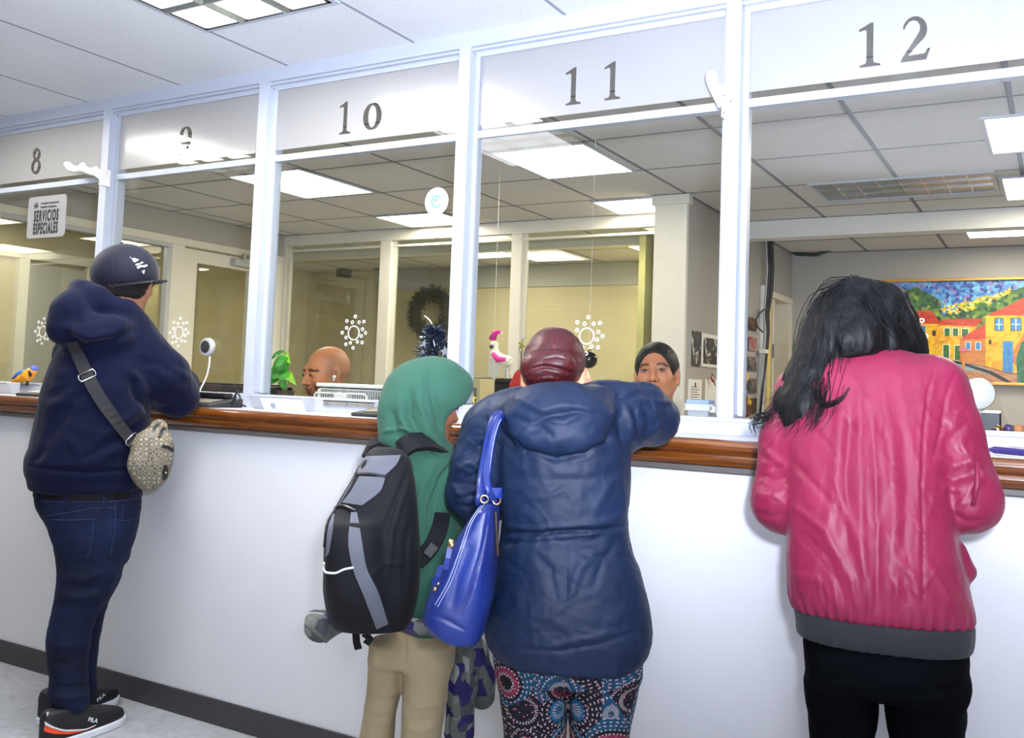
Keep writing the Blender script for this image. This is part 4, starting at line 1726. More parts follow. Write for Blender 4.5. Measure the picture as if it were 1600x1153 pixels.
    p, n_ = Sb.line([(509, 879), (508, 886), (512, 894), (524, 895), (538, 889), (553, 886)], 16, .004)
    m.tube(p, .0028, 6)
    bb(m, 'bungee_cord', plain('white_cord', '#d8d6ce', .7), body)
    # haul loop, shoulder straps
    m = MB()
    m.tube([W(578, 712, -.09), W(577, 698, -.075), W(592, 692, -.07), W(610, 700, -.07), W(612, 712, -.085)], .008, 8, flat=((0, 0, 1), .6))
    bb(m, 'haul_loop', blk, B, smooth=True)
    m = MB()
    cp = np.array([W(*e_) for e_ in ((616, 716, -.085), (624, 706, -.110), (634, 696, -.118), (648, 690, -.114), (664, 689, -.096), (680, 693, -.060), (692, 700, -.015), (698, 708, .03))])
    tt = np.linspace(0, 1, 22)
    cp = np.stack([pchip(np.linspace(0, 1, len(cp)), cp[:, k_], tt) for k_ in range(3)], 1)
    nn = [np.array([.1 + .5 * t_, -.75 + .5 * t_, .65]) for t_ in tt]
    m.ribbon(list(cp), nn, [.052] * 16 + [.048, .044, .042, .040, .038, .036], .012)
    bb(m, 'shoulder_strap', blk, B, bevel=.003)
    m = MB()
    p, nn = Sh.line([(582, 708), (592, 694), (604, 688)], 6, .006)
    m.ribbon([W(580, 716, -.09), W(586, 702, -.05), W(598, 690, .02)], (0, -1, .4), .05, .010)
    bb(m, 'shoulder_strap', blk, B, bevel=.003)
    m = MB()
    p, nn = Sh.line([(690, 800), (686, 830), (676, 850), (664, 866), (652, 878)], 14, .010, 6)
    m.ribbon(p, nn, .042, .008)
    bb(m, 'lower_strap', blk, B, bevel=.003)
    m = MB()
    h, n_ = Sh.hit(672, 858, .016)
    m.obox(h, (.8, 0, -.6), n_, np.cross((.8, 0, -.6), n_), .014, .005, .018)
    bb(m, 'buckle', M['black_plastic'], B, bevel=.003)
    m = MB()
    m.ribbon([W(556, 988, -.12), W(557, 1003, -.11), W(560, 1014, -.10)], (0, -1, 0), .018, .003)
    m.ribbon([W(570, 990, -.12), W(578, 998, -.10), W(572, 1006, -.09)], (0, -1, 0), .018, .003)
    bb(m, 'dangling_strap', blk, B)

    # ---------------- camouflage jacket tied round his waist
    o1 = W(700, 1150, .09)
    C = empty('camouflage_jacket', V.world(o1), V.rz, 'grey and purple camouflage jacket tied round the waist of the boy with the backpack', 'jacket')
    cn = NT('camouflage_cloth')
    vec = cn.coord(scale=(1, 1, .8))
    wn = cn.n('ShaderNodeTexNoise')
    wn.inputs['Scale'].default_value = 9
    cn.l(vec, wn.inputs['Vector'])
    mx = cn.n('ShaderNodeMix', data_type='VECTOR')
    mx.inputs[0].default_value = .12
    cn.l(vec, mx.inputs[4])
    cn.l(wn.outputs[1], mx.inputs[5])
    vo = cn.n('ShaderNodeTexVoronoi', feature='F1')
    vo.inputs['Scale'].default_value = 34
    cn.l(mx.outputs[1], vo.inputs['Vector'])
    sx = cn.n('ShaderNodeSeparateColor')
    cn.l(vo.outputs['Color'], sx.inputs[0])
    cc = cn.ramp(sx.outputs[0], [(.0, '#3a3468'), (.2, '#6b6f68'), (.45, '#80827a'), (.64, '#54575a'), (.76, '#a2a49f'), (.9, '#48465c')], 'CONSTANT')
    cam = cn.bsdf(cc, .85, 0, .15, bump=cn.noise(cn.coord(), 600, 2), bstr=.2, bdist=.001)

    def sd(lo, hi, fn):
        S = SDF(lo, hi, .005)
        fn(S)
        v, q = S.mesh()
        return relax(v, q, 2), q

    # left sleeve sticking out behind the backpack
    v, q = sd(W(470, 1040, -.2), W(600, 920, .4), lambda S: (S.chain([W(580, 940, .10), W(545, 946, .05), W(520, 955, .03), W(502, 974, .01)], [.050, .054, .053, .048], .02)))
    v = folds(V, v, q, [([(530, 935), (525, 960), (530, 985)], 4, .006), ([(512, 945), (512, 970), (520, 990)], 4, -.006)])
    s1 = skin_object('sleeve', v - o1, q, cam, C)
    v, q = sd(W(470, 1040, -.2), W(530, 940, .3), lambda S: (S.cone(W(503, 972, .01), W(482, 1000, .0), .045, .043, .01), S.half(W(489, 990, .0), W(494, 984, .0) - W(507, 967, .01), .006)))
    c1 = skin_object('cuff', v - o1, q, cloth('grey_knit_cuff', '#6c6d66', .9), s1)
    # band round the waist
    p = [W(575, 955, .06), W(600, 965, -.06), W(650, 972, -.085), W(690, 976, -.06), W(712, 980, .02)]
    v, q = sd(W(540, 1030, -.3), W(760, 930, .3), lambda S: S.chain(p, [.03, .03, .028, .03, .036], .02, flat=((0, 1, 0), .8)))
    skin_object('knotted_band', v - o1, q, cam, C)
    # body of the jacket hanging at his right, and the second sleeve
    rows = V.rows([(975, 700, 722, .03, .08), (1000, 703, 738, .035, .08), (1040, 704, 742, .042, .08), (1090, 698, 742, .045, .08), (1153, 693, 741, .045, .08)]) + [(.42, W(716, 1150, .08)[0], .08, .05, .045), (.40, W(716, 1150, .08)[0], .08, .048, .04)]
    v, q = sd(W(680, 1250, -.1), W(770, 960, .3), lambda S: S.stack(rows, 0, n=2.2, cap=.01))
    v = folds(V, v, q, [([(714, 990), (712, 1070), (704, 1150)], 4, .006), ([(728, 1000), (730, 1080), (726, 1150)], 4, -.006)])
    skin_object('jacket_panel', v - o1, q, cam, C)
    v, q = sd(W(700, 1120, -.1), W(790, 960, .35), lambda S: S.chain([W(722, 985, .13), W(738, 1020, .14), W(748, 1060, .14), W(752, 1080, .14)], [.03, .040, .042, .038], .02))
    v = folds(V, v, q, [([(735, 1040), (748, 1045), (760, 1036)], 4, .005)])
    s2 = skin_object('sleeve', v - o1, q, cam, C)
    v, q = sd(W(720, 1160, -.1), W(790, 1030, .35), lambda S: S.cone(W(752, 1078, .14), W(753, 1087, .14), .0385, .036, .008))
    skin_object('cuff', v - o1, q, cloth('grey_knit_cuff', '#5f625c', .9), s2)


build_boy()
# ------------------------------------------------------------------ clerks behind the glass
def seat(V, dv=0., z=.46):
    b = V.base + V.f * dv
    c = empty('office_chair', (b[0], b[1], 0), V.rz)
    m = MB()
    for k in range(5):
        a = 2 * math.pi * k / 5
        m.tube([(0, 0, .09), (.26 * math.cos(a), .26 * math.sin(a), .06)], [.022, .014], 8)
        m.ball((.26 * math.cos(a), .26 * math.sin(a), .03), .03, 10, 6)
    m.build('star_base', M['black_plastic'], c, smooth='auto', world=False)
    MB().tube([(0, 0, .08), (0, 0, z - .08)], .025, 12).build('gas_lift', M['dark_plastic'], c, world=False)
    MB().box(-.22, .22, -.21, .22, z - .08, z - .02).build('seat', cloth('dark_seat_fabric', '#2a2b30'), c, bevel=.025, world=False, smooth='auto')
    return c


def build_bald():
    V = View(508, .78)
    W = V.W
    P = empty('person', V.base, V.rz, 'bald man with a trimmed beard and a white earbud looking left behind the glass', 'person')
    hc = W(508, 584, .0)
    HR = rotm(0, 0, 120) @ rotm(-7, 0, 0)
    S = SDF((-.30, -.30, .42), (.30, .30, 1.40), .0032)
    k = 1.06
    head_sdf(S, hc, HR, k, wide=1.0, nose=1.15, lean=(0, -.055, -.20))
    S.frame(hc, HR, k)
    S.ell((0, -.03, .035), (.074, .090, .082), .02)
    S.frame()
    nb = hc + HR @ np.array([0, -.06, -.22])
    S.chain([nb, np.array([nb[0], nb[1], .95]), np.array([nb[0], nb[1], .62])], [.06, .10, .12], .06)
    for s in (-1, 1):
        sh = nb + HR @ np.array([s * .17, -.02, -.06])
        el = sh + np.array([0, 0, -.26]) + HR @ np.array([s * .03, .05, 0])
        wr = el + HR @ np.array([-s * .05, .24, .03])
        S.chain([sh, el, wr], [.052, .042, .030], .02)
        hand_sdf(S, wr, np.stack([HR[:, 0], HR[:, 1], HR[:, 2]], 1), 1.0, (25, 35, 25), 30, 5, -s)
    v, q = S.mesh()
    L = head_local(v, hc, HR, k)
    col = skin_color(L, '#d08a5e', lip='#84483e', brow='#20140f', stubble='#43302a', scalp='#8a7058')
    skin_object('body', v, q, M['skin'], P, col)
    eyes(P, hc, HR, k, look=(.1, -.1), open_=.0048)
    S = SDF((-.34, -.34, .42), (.34, .34, 1.22), .007)
    S.stack([(nb[2] + .03, nb[0], nb[1], .072, .072), (nb[2] - .02, nb[0], nb[1], .12, .13), (nb[2] - .08, nb[0], nb[1], .16, .20), (.85, nb[0], nb[1], .14, .19), (.60, nb[0], nb[1], .15, .19), (.47, nb[0], nb[1], .15, .18)], 0, cap=.01)
    for s in (-1, 1):
        sh = nb + HR @ np.array([s * .17, -.02, -.07])
        el = sh + np.array([0, 0, -.26]) + HR @ np.array([s * .03, .05, 0])
        wr = el + HR @ np.array([-s * .05, .22, .03])
        S.chain([sh, el, wr], [.075, .058, .044], .03)
    S.frame(hc, HR, k)
    S.cone((0, -.03, -.1), (0, -.06, -.3), .058, .060, .005, 's')
    S.frame()
    v, q = S.mesh()
    sh_ = skin_object('shirt', relax(v, q, 2), q, cloth('charcoal_shirt', '#1d1d22', .8), P)
    # collar
    m = MB()
    for s in (-1, 1):
        pts = [nb + HR @ np.array([s * .0 + s * .062 * math.sin(a), .062 * math.cos(a), .035 - .02 * math.cos(a)]) for a in np.linspace(.05, math.pi, 9)]
        m.ribbon(pts, (0, 0, 1), .012, .045)
    m.build('collar', cloth('dark_collar', '#202026', .8), sh_, world=False)
    # earbud
    ear = hc + HR @ np.array([.0, .0, .0])
    s = -1 if (HR @ np.array([-1., 0, 0]))[1] < (HR @ np.array([1., 0, 0]))[1] else 1
    e = hc + HR @ (np.array([s * .084, .004, -.012]) * k)
    m = MB()
    m.ball(e, .0088, 12, 8)
    m.tube([e, e + HR @ np.array([s * .004, .006, -.020])], .0036, 8)
    m.build('earbud', plain('white_earbud', '#f4f4f2', .3), P, smooth=True, world=False)
    c = seat(V)
    c['label'] = 'dark swivel chair of the bald clerk behind the glass'
    c['category'] = 'chair'


def build_clerk():
    V = View(1027, .74)
    W = V.W
    P = empty('person', V.base, V.rz, 'female clerk with sleek dark hair pulled back, looking down behind the glass', 'person')
    hc = W(1026, 585, .0)
    HR = rotm(0, 4, 172) @ rotm(7, 0, 0)
    k = 1.02
    S = SDF((-.30, -.30, .42), (.34, .30, 1.42), .003)
    head_sdf(S, hc, HR, k, fem=True, nose=1.12, wide=.98)
    nb = hc + HR @ np.array([0, -.05, -.22])
    S.chain([nb, np.array([nb[0], nb[1], .95]), np.array([nb[0], nb[1], .62])], [.055, .09, .11], .06)
    arms = []
    for s in (-1, 1):
        sh = nb + HR @ np.array([s * .155, -.02, -.06])
        el = sh + np.array([0, 0, -.25]) + HR @ np.array([s * .03, .05, 0])
        wr = el + HR @ np.array([-s * .06, .22, .04])
        arms.append((sh, el, wr))
        S.chain([sh, el, wr], [.045, .038, .026], .02)
        hand_sdf(S, wr, HR, .9, (25, 35, 25), 30, 5, -s)
    v, q = S.mesh()
    L = head_local(v, hc, HR, k)
    skin_object('body', v, q, M['skin'], P, skin_color(L, '#c9845e', lip='#a3604e', brow='#2a1a12', lid='#7d6450'))
    eyes(P, hc, HR, k, look=(-.1, -.12), open_=.0050)
    S = SDF(hc - .17, hc + .17, .003)
    S.frame(hc, HR, k)
    S.ell((0, -.016, .030), (.0835, .104, .0965), 0)
    S.ell((0, -.10, -.02), (.045, .035, .04), .02)
    # hairline: oval face opening
    S.ell((0.0, .100, -.012), (.073, .085, .084), .010, 's')
    S.ell((0.0, .11, .030), (.050, .06, .050), .02, 's')
    S.box((0, .09, -.10), (.12, .10, .075), .01, .01, 's')
    for s in (-1, 1):
        S.ell((s * .09, .004, -.03), (.030, .035, .045), .01, 's')
    S.frame()
    v, q = S.mesh()
    v = relax(v, q, 2)
    v = lumpy(v, q, 71, 160, .0006, (1, .3, .6), True, octv=2)
    skin_object('hair', v, q, hair_mat('dark_brown_hair', '#080606', '#14100e', .5), P)
    S = SDF((-.34, -.34, .42), (.36, .34, 1.2), .007)
    S.stack([(nb[2] + .015, nb[0], nb[1], .08, .07), (nb[2] - .02, nb[0], nb[1], .13, .10), (nb[2] - .08, nb[0], nb[1], .18, .12), (.85, nb[0], nb[1], .16, .12), (.60, nb[0], nb[1], .17, .13), (.47, nb[0], nb[1], .17, .14)], 0, cap=.01)
    for sh, el, wr in arms:
        S.chain([sh + np.array([0, 0, -.01]), el, wr], [.066, .052, .04], .03)
    S.frame(hc, HR, k)
    S.cone((0, -.02, -.1), (0, -.05, -.3), .060, .072, .005, 's')
    S.frame()
    v, q = S.mesh()
    skin_object('top', relax(v, q, 2), q, cloth('black_top', '#121316', .8), P)
    for s in (-1, 1):
        m = MB()
        e = hc + HR @ (np.array([s * .081, -.006, -.044]) * k)
        m.ball(e, .0042, 10, 7)
        m.build('earring', M['chrome'], P, smooth=True, world=False)
    c = seat(V)
    c['label'] = 'dark swivel chair of the female clerk behind the glass'
    c['category'] = 'chair'


build_bald()
build_clerk()
# ------------------------------------------------------------------ big man in the navy hoodie at the left
def build_man():
    V = View(142, -.57)
    W = V.W
    P = empty('person', V.base, V.rz, 'big man in a navy hoodie, dark jeans and flat-brimmed cap, leaning on the counter', 'person')
    F = V.dirv(53)          # towards the counter
    Rt = V.dirv(143)        # his right
    hc = W(197, 444, .02)
    HR = rotm(0, 0, -10) @ rotm(-10, 0, 0)
    CR_ = rotm(0, 0, -140) @ rotm(3, 0, 0) @ rotm(0, 9, 0)     # the cap is worn turned round, brim to the back right

    def Ly(px, py, y):
        return V.loc(at_y(px, py, y))
    el = W(276, 620, .0)
    wrist = V.loc((-2.92, -.16, 1.185))
    S = SDF((-.45, -.35, .0), (.55, .6, 1.75), .007)
    head_sdf(S, hc, HR, 1.02, wide=1.03)
    S.frame()
    S.chain([W(188, 485, .0), W(160, 560, 0), W(145, 700, 0), W(142, 790, 0)], [.06, .10, .12, .10], .04)
    S.chain([W(225, 560, -.02), el, wrist], [.055, .045, .032], .02)
    d = V.loc(V.base + np.array([-.9, .3, 0])) - V.loc(V.base)
    d /= np.linalg.norm(d)
    up = np.array([0, 0, 1.])
    xx = np.cross(d, up)
    hand_sdf(S, wrist, np.stack([xx, d, up], 1), 1.0, (15, 20, 12), 30, 5, 1)
    w2 = V.loc((-3.2, -.16, 1.175))
    S.chain([W(122, 560, .14), V.loc((-3.2, -.36, 1.17)), w2], [.055, .045, .032], .02)
    d = np.array([V.r[0], V.f[0], 0]) * 1.0
    d = V.loc(V.base + np.array([.7, .7, 0])) - V.loc(V.base)
    d /= np.linalg.norm(d)
    hand_sdf(S, w2, np.stack([np.cross(d, up), d, up], 1), 1.0, (15, 20, 12), 30, 5, -1)
    S.frame()
    S.chain([W(125, 830, -.05), W(118, 950, -.05), W(106, 1090, -.05)], [.06, .045, .035], .02)
    S.chain([W(160, 830, .1), W(142, 950, .14), W(130, 1080, .14)], [.05, .035, .03], .02)
    v, q = S.mesh()
    L = head_local(v, hc, HR, 1.02)
    skin_object('body', v, q, M['skin'], P, skin_color(L, '#9c6a4c', stubble='#4a342a'))

    # hair below the cap
    S = SDF(hc - .16, hc + .16, .004)
    S.frame(hc, HR, 1.02)
    S.ell((0, -.010, .004), (.083, .090, .072), 0)
    S.ell((0, -.058, -.035), (.066, .036, .040), .03)
    S.box((0, 0, .117), (.2, .2, .1), .01, .01, 's')
    for s in (-1, 1):
        S.cone((s * .074, .022, .01), (s * .073, .018, -.03), .013, .009, .015)
    S.box((0, .125, -.02), (.12, .055, .09), .01, .01, 's')
    for s in (-1, 1):
        S.ell((s * .085, .0, -.028), (.03, .026, .03), .01, 's')
    S.box((0, 0, -.11), (.2, .2, .032), .01, .02, 's')
    S.frame()
    v, q = S.mesh()
    v = lumpy(v, q, 31, 190, .0025, (1, 1, 1), True, octv=2)
    hm = NT('black_curly_hair')
    vec = hm.coord()
    hb = hm.noise(vec, 120, 4, .7)
    skin_object('hair', v, q, hm.bsdf(hm.ramp(hb, [(.35, '#0a0808'), (.7, '#1c1614')]), .7, 0, .3, bump=hb, bstr=.8, bdist=.006), P)

    # cap
    S = SDF(hc - .2, hc + .22, .0035)
    S.frame(hc, CR_, 1.02)
    S.ell((0, .0, .038), (.110, .117, .103), 0)
    S.cone((0, 0, .138), (0, 0, .141), .009, .007, .003)
    S.box((0, 0, -.084), (.2, .25, .086), .002, .004, 's', R=rotm(0, 0, 0))
    S.frame()
    v, q = S.mesh()
    v = relax(v, q, 2)
    L = head_local(v, hc, CR_, 1.02)
    n = vnormals(v, q)
    ang = np.arctan2(L[:, 0], L[:, 1])
    sm = np.exp(-((np.mod(ang + math.pi / 6, math.pi / 3) - math.pi / 6) / .02) ** 2) * (L[:, 2] > .035)
    v = v - n * (sm * .0015)[:, None]
    capm = cloth('navy_cap_twill', '#0d0e22', .75, .1, 700, .3, var=.05)
    cap = skin_object('cap', v, q, capm, P)
    cap['label'] = 'dark navy flat-brimmed cap'
    Sf = Surf(V, v, q)
    # brim: flat curved plate
    m = MB()
    N = 24
    top = []
    for k2, dz in ((0, .0), (1, -.0035)):
        for r in (0., 1.):
            for i in range(N + 1):
                a = math.radians(-82 + 164 * i / N)
                rx, ry = (.099, .100) if r == 0 else (.103, .100 + .072 * math.cos(a) ** .6)
                p = np.array([rx * math.sin(a), ry * math.cos(a), .007 + dz - .012 * (math.sin(a) ** 2) * (.5 + .5 * r) - .004 * r * math.cos(a)])
                top.append(hc + CR_ @ (p * 1.02))
    w = N + 1
    fs = []
    for i in range(N):
        fs += [(i, i + 1, w + i + 1, w + i), (2 * w + i, 3 * w + i, 3 * w + i + 1, 2 * w + i + 1), (w + i, w + i + 1, 3 * w + i + 1, 3 * w + i), (i, 2 * w + i, 2 * w + i + 1, i + 1)]
    fs += [(0, w, 3 * w, 2 * w), (N, 2 * w + N, 3 * w + N, w + N)]
    m.add(top, fs)
    m.build('brim', plain('dark_brim', '#17171f', .5), cap, smooth='auto', world=False)
    m = MB()
    for pl in ([(202.5, 402.5), (205, 402), (204.5, 403.5)], [(205, 404), (210, 403.2), (213, 404.5), (208, 410)], [(207.5, 408.5), (214, 404.2), (217.5, 406), (210, 411)],
               [(210.5, 413), (215.5, 411), (218.5, 414), (212, 415.5)], [(213, 414.5), (222, 408.5), (225, 410.2), (217, 413.6)], [(212, 417), (221, 413.4), (223, 416.2), (214.5, 421)],
               [(220, 415.5), (229, 412.8), (231.2, 415), (225.8, 418), (223, 418.5)], [(220.7, 423.5), (226.5, 421), (224.3, 429)]):
        g_ = np.mean(pl, 0)
        Sf.poly(m, [tuple(g_ + (np.array(p_) - g_) * .80) for p_ in pl], .0012, .0014)
    lg = m.build('logo', plain('white_embroidery', '#e8e8ec', .7), cap, world=False)
    lg['label'] = 'white striped paper-dart emblem'

    # hoodie
    S = SDF((-.42, -.42, .72), (.62, .62, 1.62), .005)
    S.stack(V.rows([(480, 140, 222, .09, .02), (520, 112, 240, .12, .01), (560, 86, 245, .15, .0), (610, 68, 240, .17, 0), (660, 56, 236, .175, 0), (700, 46, 232, .18, 0), (718, 40, 230, .18, 0), (735, 40, 228, .178, 0), (748, 44, 227, .17, 0), (764, 46, 225, .165, 0)]), 0, n=2.4, cap=.014)
    S.chain([W(222, 548, -.03), W(258, 588, -.03), el + np.array([0, 0, .004]), (el + wrist) / 2 + np.array([0, 0, .014]), wrist], [.085, .082, .072, .062, .046], .035)
    S.chain([W(122, 555, .14), V.loc((-3.2, -.42, 1.19)), V.loc((-3.2, -.33, 1.18)), w2], [.085, .075, .066, .05], .03)
    # hood lying on the shoulders
    hp = [W(128, 458, -.03), W(112, 488, -.09), W(102, 512, -.10), W(140, 520, -.13), W(178, 520, -.12), W(212, 512, -.06)]
    S.chain(hp, [.045, .062, .050, .058, .056, .045], .03)
    S.chain([W(122, 452, .0), W(150, 470, -.06), W(190, 488, -.07), W(222, 512, -.02)], [.026, .05, .048, .035], .03)
    S.chain([W(122, 450, .02), W(128, 470, .09), W(165, 492, .13), W(215, 505, .08)], [.026, .045, .05, .04], .03)
    S.frame(hc, HR, 1.02)
    S.ell((0, -.01, .0), (.086, .105, .12), .015, 's')
    S.frame()
    v, q = S.mesh()
    v = relax(v, q, 3)
    Fd = [([(100, 520), (130, 545), (175, 535), (215, 512)], 7, -.012), ([(96, 500), (130, 500), (170, 488), (205, 490)], 8, -.005), ([(120, 470), (118, 490), (112, 505)], 7, -.004), ([(112, 520), (145, 528), (180, 520)], 6, .006),
          ([(80, 640), (100, 625), (130, 600)], 6, .005), ([(70, 690), (95, 660), (115, 630)], 7, -.005), ([(160, 700), (200, 672), (232, 650)], 6, -.006), ([(150, 690), (195, 655), (232, 635)], 6, .005), ([(130, 730), (175, 705), (215, 685)], 7, .004),
          ([(205, 600), (215, 625), (240, 645)], 6, -.008), ([(200, 575), (225, 610), (262, 628)], 7, .006), ([(225, 640), (250, 640), (285, 632)], 5, -.004), ([(195, 660), (210, 640), (225, 628)], 5, .005), ([(245, 575), (262, 600), (290, 612)], 7, .004),
          ([(45, 728), (90, 734), (150, 736), (225, 733)], 3, -.006), ([(60, 560), (66, 600), (62, 650)], 8, .003), ([(100, 680), (120, 700), (125, 725)], 8, .004), ([(70, 700), (60, 715), (46, 722)], 6, -.005)]
    Fd += rand_creases(9, 22, (60, 560, 225, 720), -28, 22, (35, 90), (4.5, 8), .0022) + rand_creases(10, 10, (215, 560, 300, 640), 30, 25, (25, 50), (4, 6), .0025)
    Fd = [(a_, w_ * 1.15, h_ * 1.7) for a_, w_, h_ in Fd]
    v = folds(V, v, q, Fd)
    v = lumpy(v, q, 41, 14, .0045)
    v = lumpy(v, q, 42, 34, .0018, (1, 1, .7), True)
    navy = cloth('navy_fleece', '#080d28', .9, .06, 520, .3, var=.07, spec=.15)
    Hd = skin_object('hoodie', v, q, navy, P)
    Sh = Surf(V, v, q)
    # jeans
    S = SDF((-.42, -.42, .02), (.42, .48, .95), .006)
    S.stack(V.rows([(758, 54, 223, .15, 0), (785, 56, 222, .155, 0), (820, 74, 217, .158, 0), (850, 86, 209, .15, .01), (880, 90, 200, .13, .02)]), 0, n=2.35, cap=.015)
    S.stack(V.rows([(835, 82, 190, .105, -.05), (880, 90, 190, .10, -.05), (921, 87, 178, .092, -.05), (950, 82, 160, .085, -.05), (975, 76, 148, .08, -.05), (1000, 72, 143, .078, -.05), (1030, 73, 138, .076, -.05), (1064, 77, 138, .074, -.05), (1085, 73, 140, .078, -.05), (1106, 82, 140, .076, -.05)]), .02, n=2.25, cap=.01)
    S.stack(V.rows([(850, 130, 200, .10, .12), (900, 122, 190, .095, .13), (946, 116, 168, .085, .14), (1000, 108, 156, .078, .14), (1040, 106, 151, .074, .14), (1086, 108, 152, .074, .14)]), .02, n=2.2, cap=.01)
    v, q = S.mesh()
    v = relax(v, q, 2)
    v = folds(V, v, q, [([(90, 895), (130, 905), (185, 890)], 5, .006), ([(92, 905), (130, 920), (178, 910)], 5, -.006), ([(86, 925), (120, 935), (165, 925)], 5, .006), ([(84, 945), (115, 950), (158, 945)], 5, -.005), ([(80, 1085), (105, 1092), (138, 1085)], 4, .006), ([(78, 1070), (105, 1074), (138, 1070)], 4, -.004),
                        ([(136, 960), (134, 1010), (134, 1060)], 2, .0025), ([(178, 800), (172, 860), (150, 940)], 2, .0025), ([(152, 945), (140, 950), (165, 948)], 3, -.006), ([(75, 1000), (95, 1010), (130, 1005)], 6, .004), ([(76, 1030), (100, 1036), (135, 1030)], 6, -.004)])
    v = lumpy(v, q, 45, 38, .0018, (1, 1, 1.3), True)
    jn = NT('indigo_denim')
    vec = jn.coord()
    wash = jn.noise(vec, 5, 4, .6)
    cc = jn.ramp(wash, [(.35, '#080e22'), (.55, '#0b1634'), (.75, '#12254a')])
    tw = jn.noise(jn.coord(scale=(1, 1, 1), rot=(0, .7, 0)), 800, 2)
    den = jn.bsdf(cc, .8, 0, .25, bump=tw, bstr=.3, bdist=.001)
    J = skin_object('jeans', v, q, den, P)
    Sj = Surf(V, v, q)
    th = plain('denim_stitching', '#34405f', .8)
    m = MB()
    Sj.patch(m, [(77, 810), (82, 830), (90, 850), (103, 868)], [(148, 809), (145, 830), (142, 852), (137, 872)], 8, 8, .0005, .0022)
    pk = m.build('back_pocket', den, J, smooth='auto', world=False)
    m = MB()
    Sj.tube(m, [(79, 811), (110, 812), (148, 811)], .0009, 14, .0032)
    Sj.tube(m, [(147, 811), (142, 850), (136.5, 871)], .0008, 12, .0032)
    Sj.tube(m, [(72, 806), (110, 800), (150, 794), (180, 793)], .0009, 16, .001)
    Sj.tube(m, [(180, 784), (180, 815), (172, 870)], .0009, 14, .001)
    Sj.tube(m, [(181, 812), (200, 813), (215, 805), (222, 792)], .0009, 14, .001)
    Sj.tube(m, [(191, 791), (191, 808)], .0008, 5, .001)
    Sj.tube(m, [(58, 783), (110, 784), (180, 783), (222, 777)], .0009, 16, .001)
    m.build('stitching', th, J, world=False)
    for x in (61, 104, 161):
        m = MB()
        Sj.ribbon(m, [(x - 1, 766), (x, 782), (x + 2, 795)], .012, .003, 6, .004)
        m.build('belt_loop', den, J, world=False)
    m = MB()
    Sj.ribbon(m, [(53, 769), (80, 773), (130, 775), (180, 774), (223, 769)], .028, .003, 24, .002)
    b = m.build('belt', plain('black_belt', '#0c0c0e', .6, spec=.15), P, world=False)
    # shoes
    red = plain('orange_red_stripe', '#ee4a20', .45)
    wht = plain('white_rubber', '#dfe1e6', .45)
    for nm, heel, yaw in (('near', V.loc((-2.852, -.722, 0)), -53), ('far', V.loc((-3.04, -.60, 0)), -53)):
        S = SDF(heel + np.array([-.25, -.25, 0]), heel + np.array([.35, .35, .19]), .004)
        shoe_sdf(S, heel + np.array([0, 0, .004]), yaw, .315, .050, .088)
        v, q = S.mesh()
        v = relax(v, q, 2)
        o = skin_object('shoe', v, q, plain('black_nubuck', '#111013', .6), P)
        o['label'] = 'black sneaker with white sole' if nm == 'far' else 'black sneaker with a white and orange side swoosh'
        sole_mb(heel, yaw, .315, .050, .0, .024, V).build('sole', wht, o, bevel=.004, world=False, smooth='auto', angle=60)
        Ss = Surf(V, v, q)
        if nm == 'near':
            for mt, lo, hi, nme in ((wht, [(70, 1127), (84, 1135), (104, 1140), (130, 1139), (149.5, 1132.5)], [(71, 1132.5), (84, 1138), (104, 1142.5), (130, 1141), (150, 1133)], 'white_stripe'),
                                    (red, [(70, 1133.5), (84, 1139), (104, 1143.2), (130, 1141.5), (149, 1134)], [(69, 1142), (84, 1146), (104, 1146.8), (126, 1143), (148, 1134.6)], 'orange_stripe')):
                m = MB()
                Ss.patch(m, lo, hi, 3, 24, .0005, .0015)
                m.build(nme, mt, o, world=False, smooth='auto')
            flat_text(Ss, 'lettering', 'FILA', (136.5, 1126.5), (151.5, 1129.5), .018, wht, o, .002, .0004)
            flat_text(Ss, 'lettering', 'F', (73.5, 1119), (77, 1118), .018, wht, o, .002, .0004)
            m = MB()
            for k in range(4):
                Ss.tube(m, [(122 + k * 6, 1098 + k * 4), (132 + k * 6, 1095 + k * 4)], .003, 5, .001)
            m.build('laces', M['ink'], o, world=False)
        else:
            m = MB()
            Ss.poly(m, [(149, 1092), (163, 1082), (166, 1086), (152, 1099)], .001, .002)
            m.build('strap', M['ink'], o, world=False)
            flat_text(Ss, 'lettering', 'FILA', (151, 1097), (164, 1086), .017, wht, o, .0035, .0004)

    # cross-body bag: belongs to no body, hangs on him
    B = empty('shoulder_bag', V.world(W(238, 760, -.14)), V.rz, 'beige monogram crossbody pouch on a black strap behind the man in the navy hoodie', 'bag')
    o0 = W(238, 760, -.14)

    S = SDF(W(190, 790, -.3), W(285, 630, .1), .004)
    S.chain([W(248, 668, -.12), W(240, 700, -.15), W(234, 735, -.15)], [.030, .060, .060], .03, flat=((0, 1, 0), .72))
    S.chain([W(226, 692, -.16), W(222, 725, -.17), W(232, 752, -.16)], [.030, .040, .030], .025, flat=((0, 1, 0), .72))
    S.ell(W(247, 720, -.165), (.045, .035, .075), .02)
    v, q = S.mesh()
    v = relax(v, q, 3)
    v = folds(V, v, q, [([(232, 690), (228, 720), (232, 758)], 3, -.006), ([(240, 700), (243, 740)], 3, .004), ([(215, 700), (212, 730)], 3, .003)])
    bn = NT('monogram_canvas')
    vec = bn.coord(scale=(1, .6, 1))
    vo = bn.n('ShaderNodeTexVoronoi', feature='F1')
    vo.inputs['Scale'].default_value = 62
    vo.inputs['Randomness'].default_value = .25
    bn.l(vec, vo.inputs['Vector'])
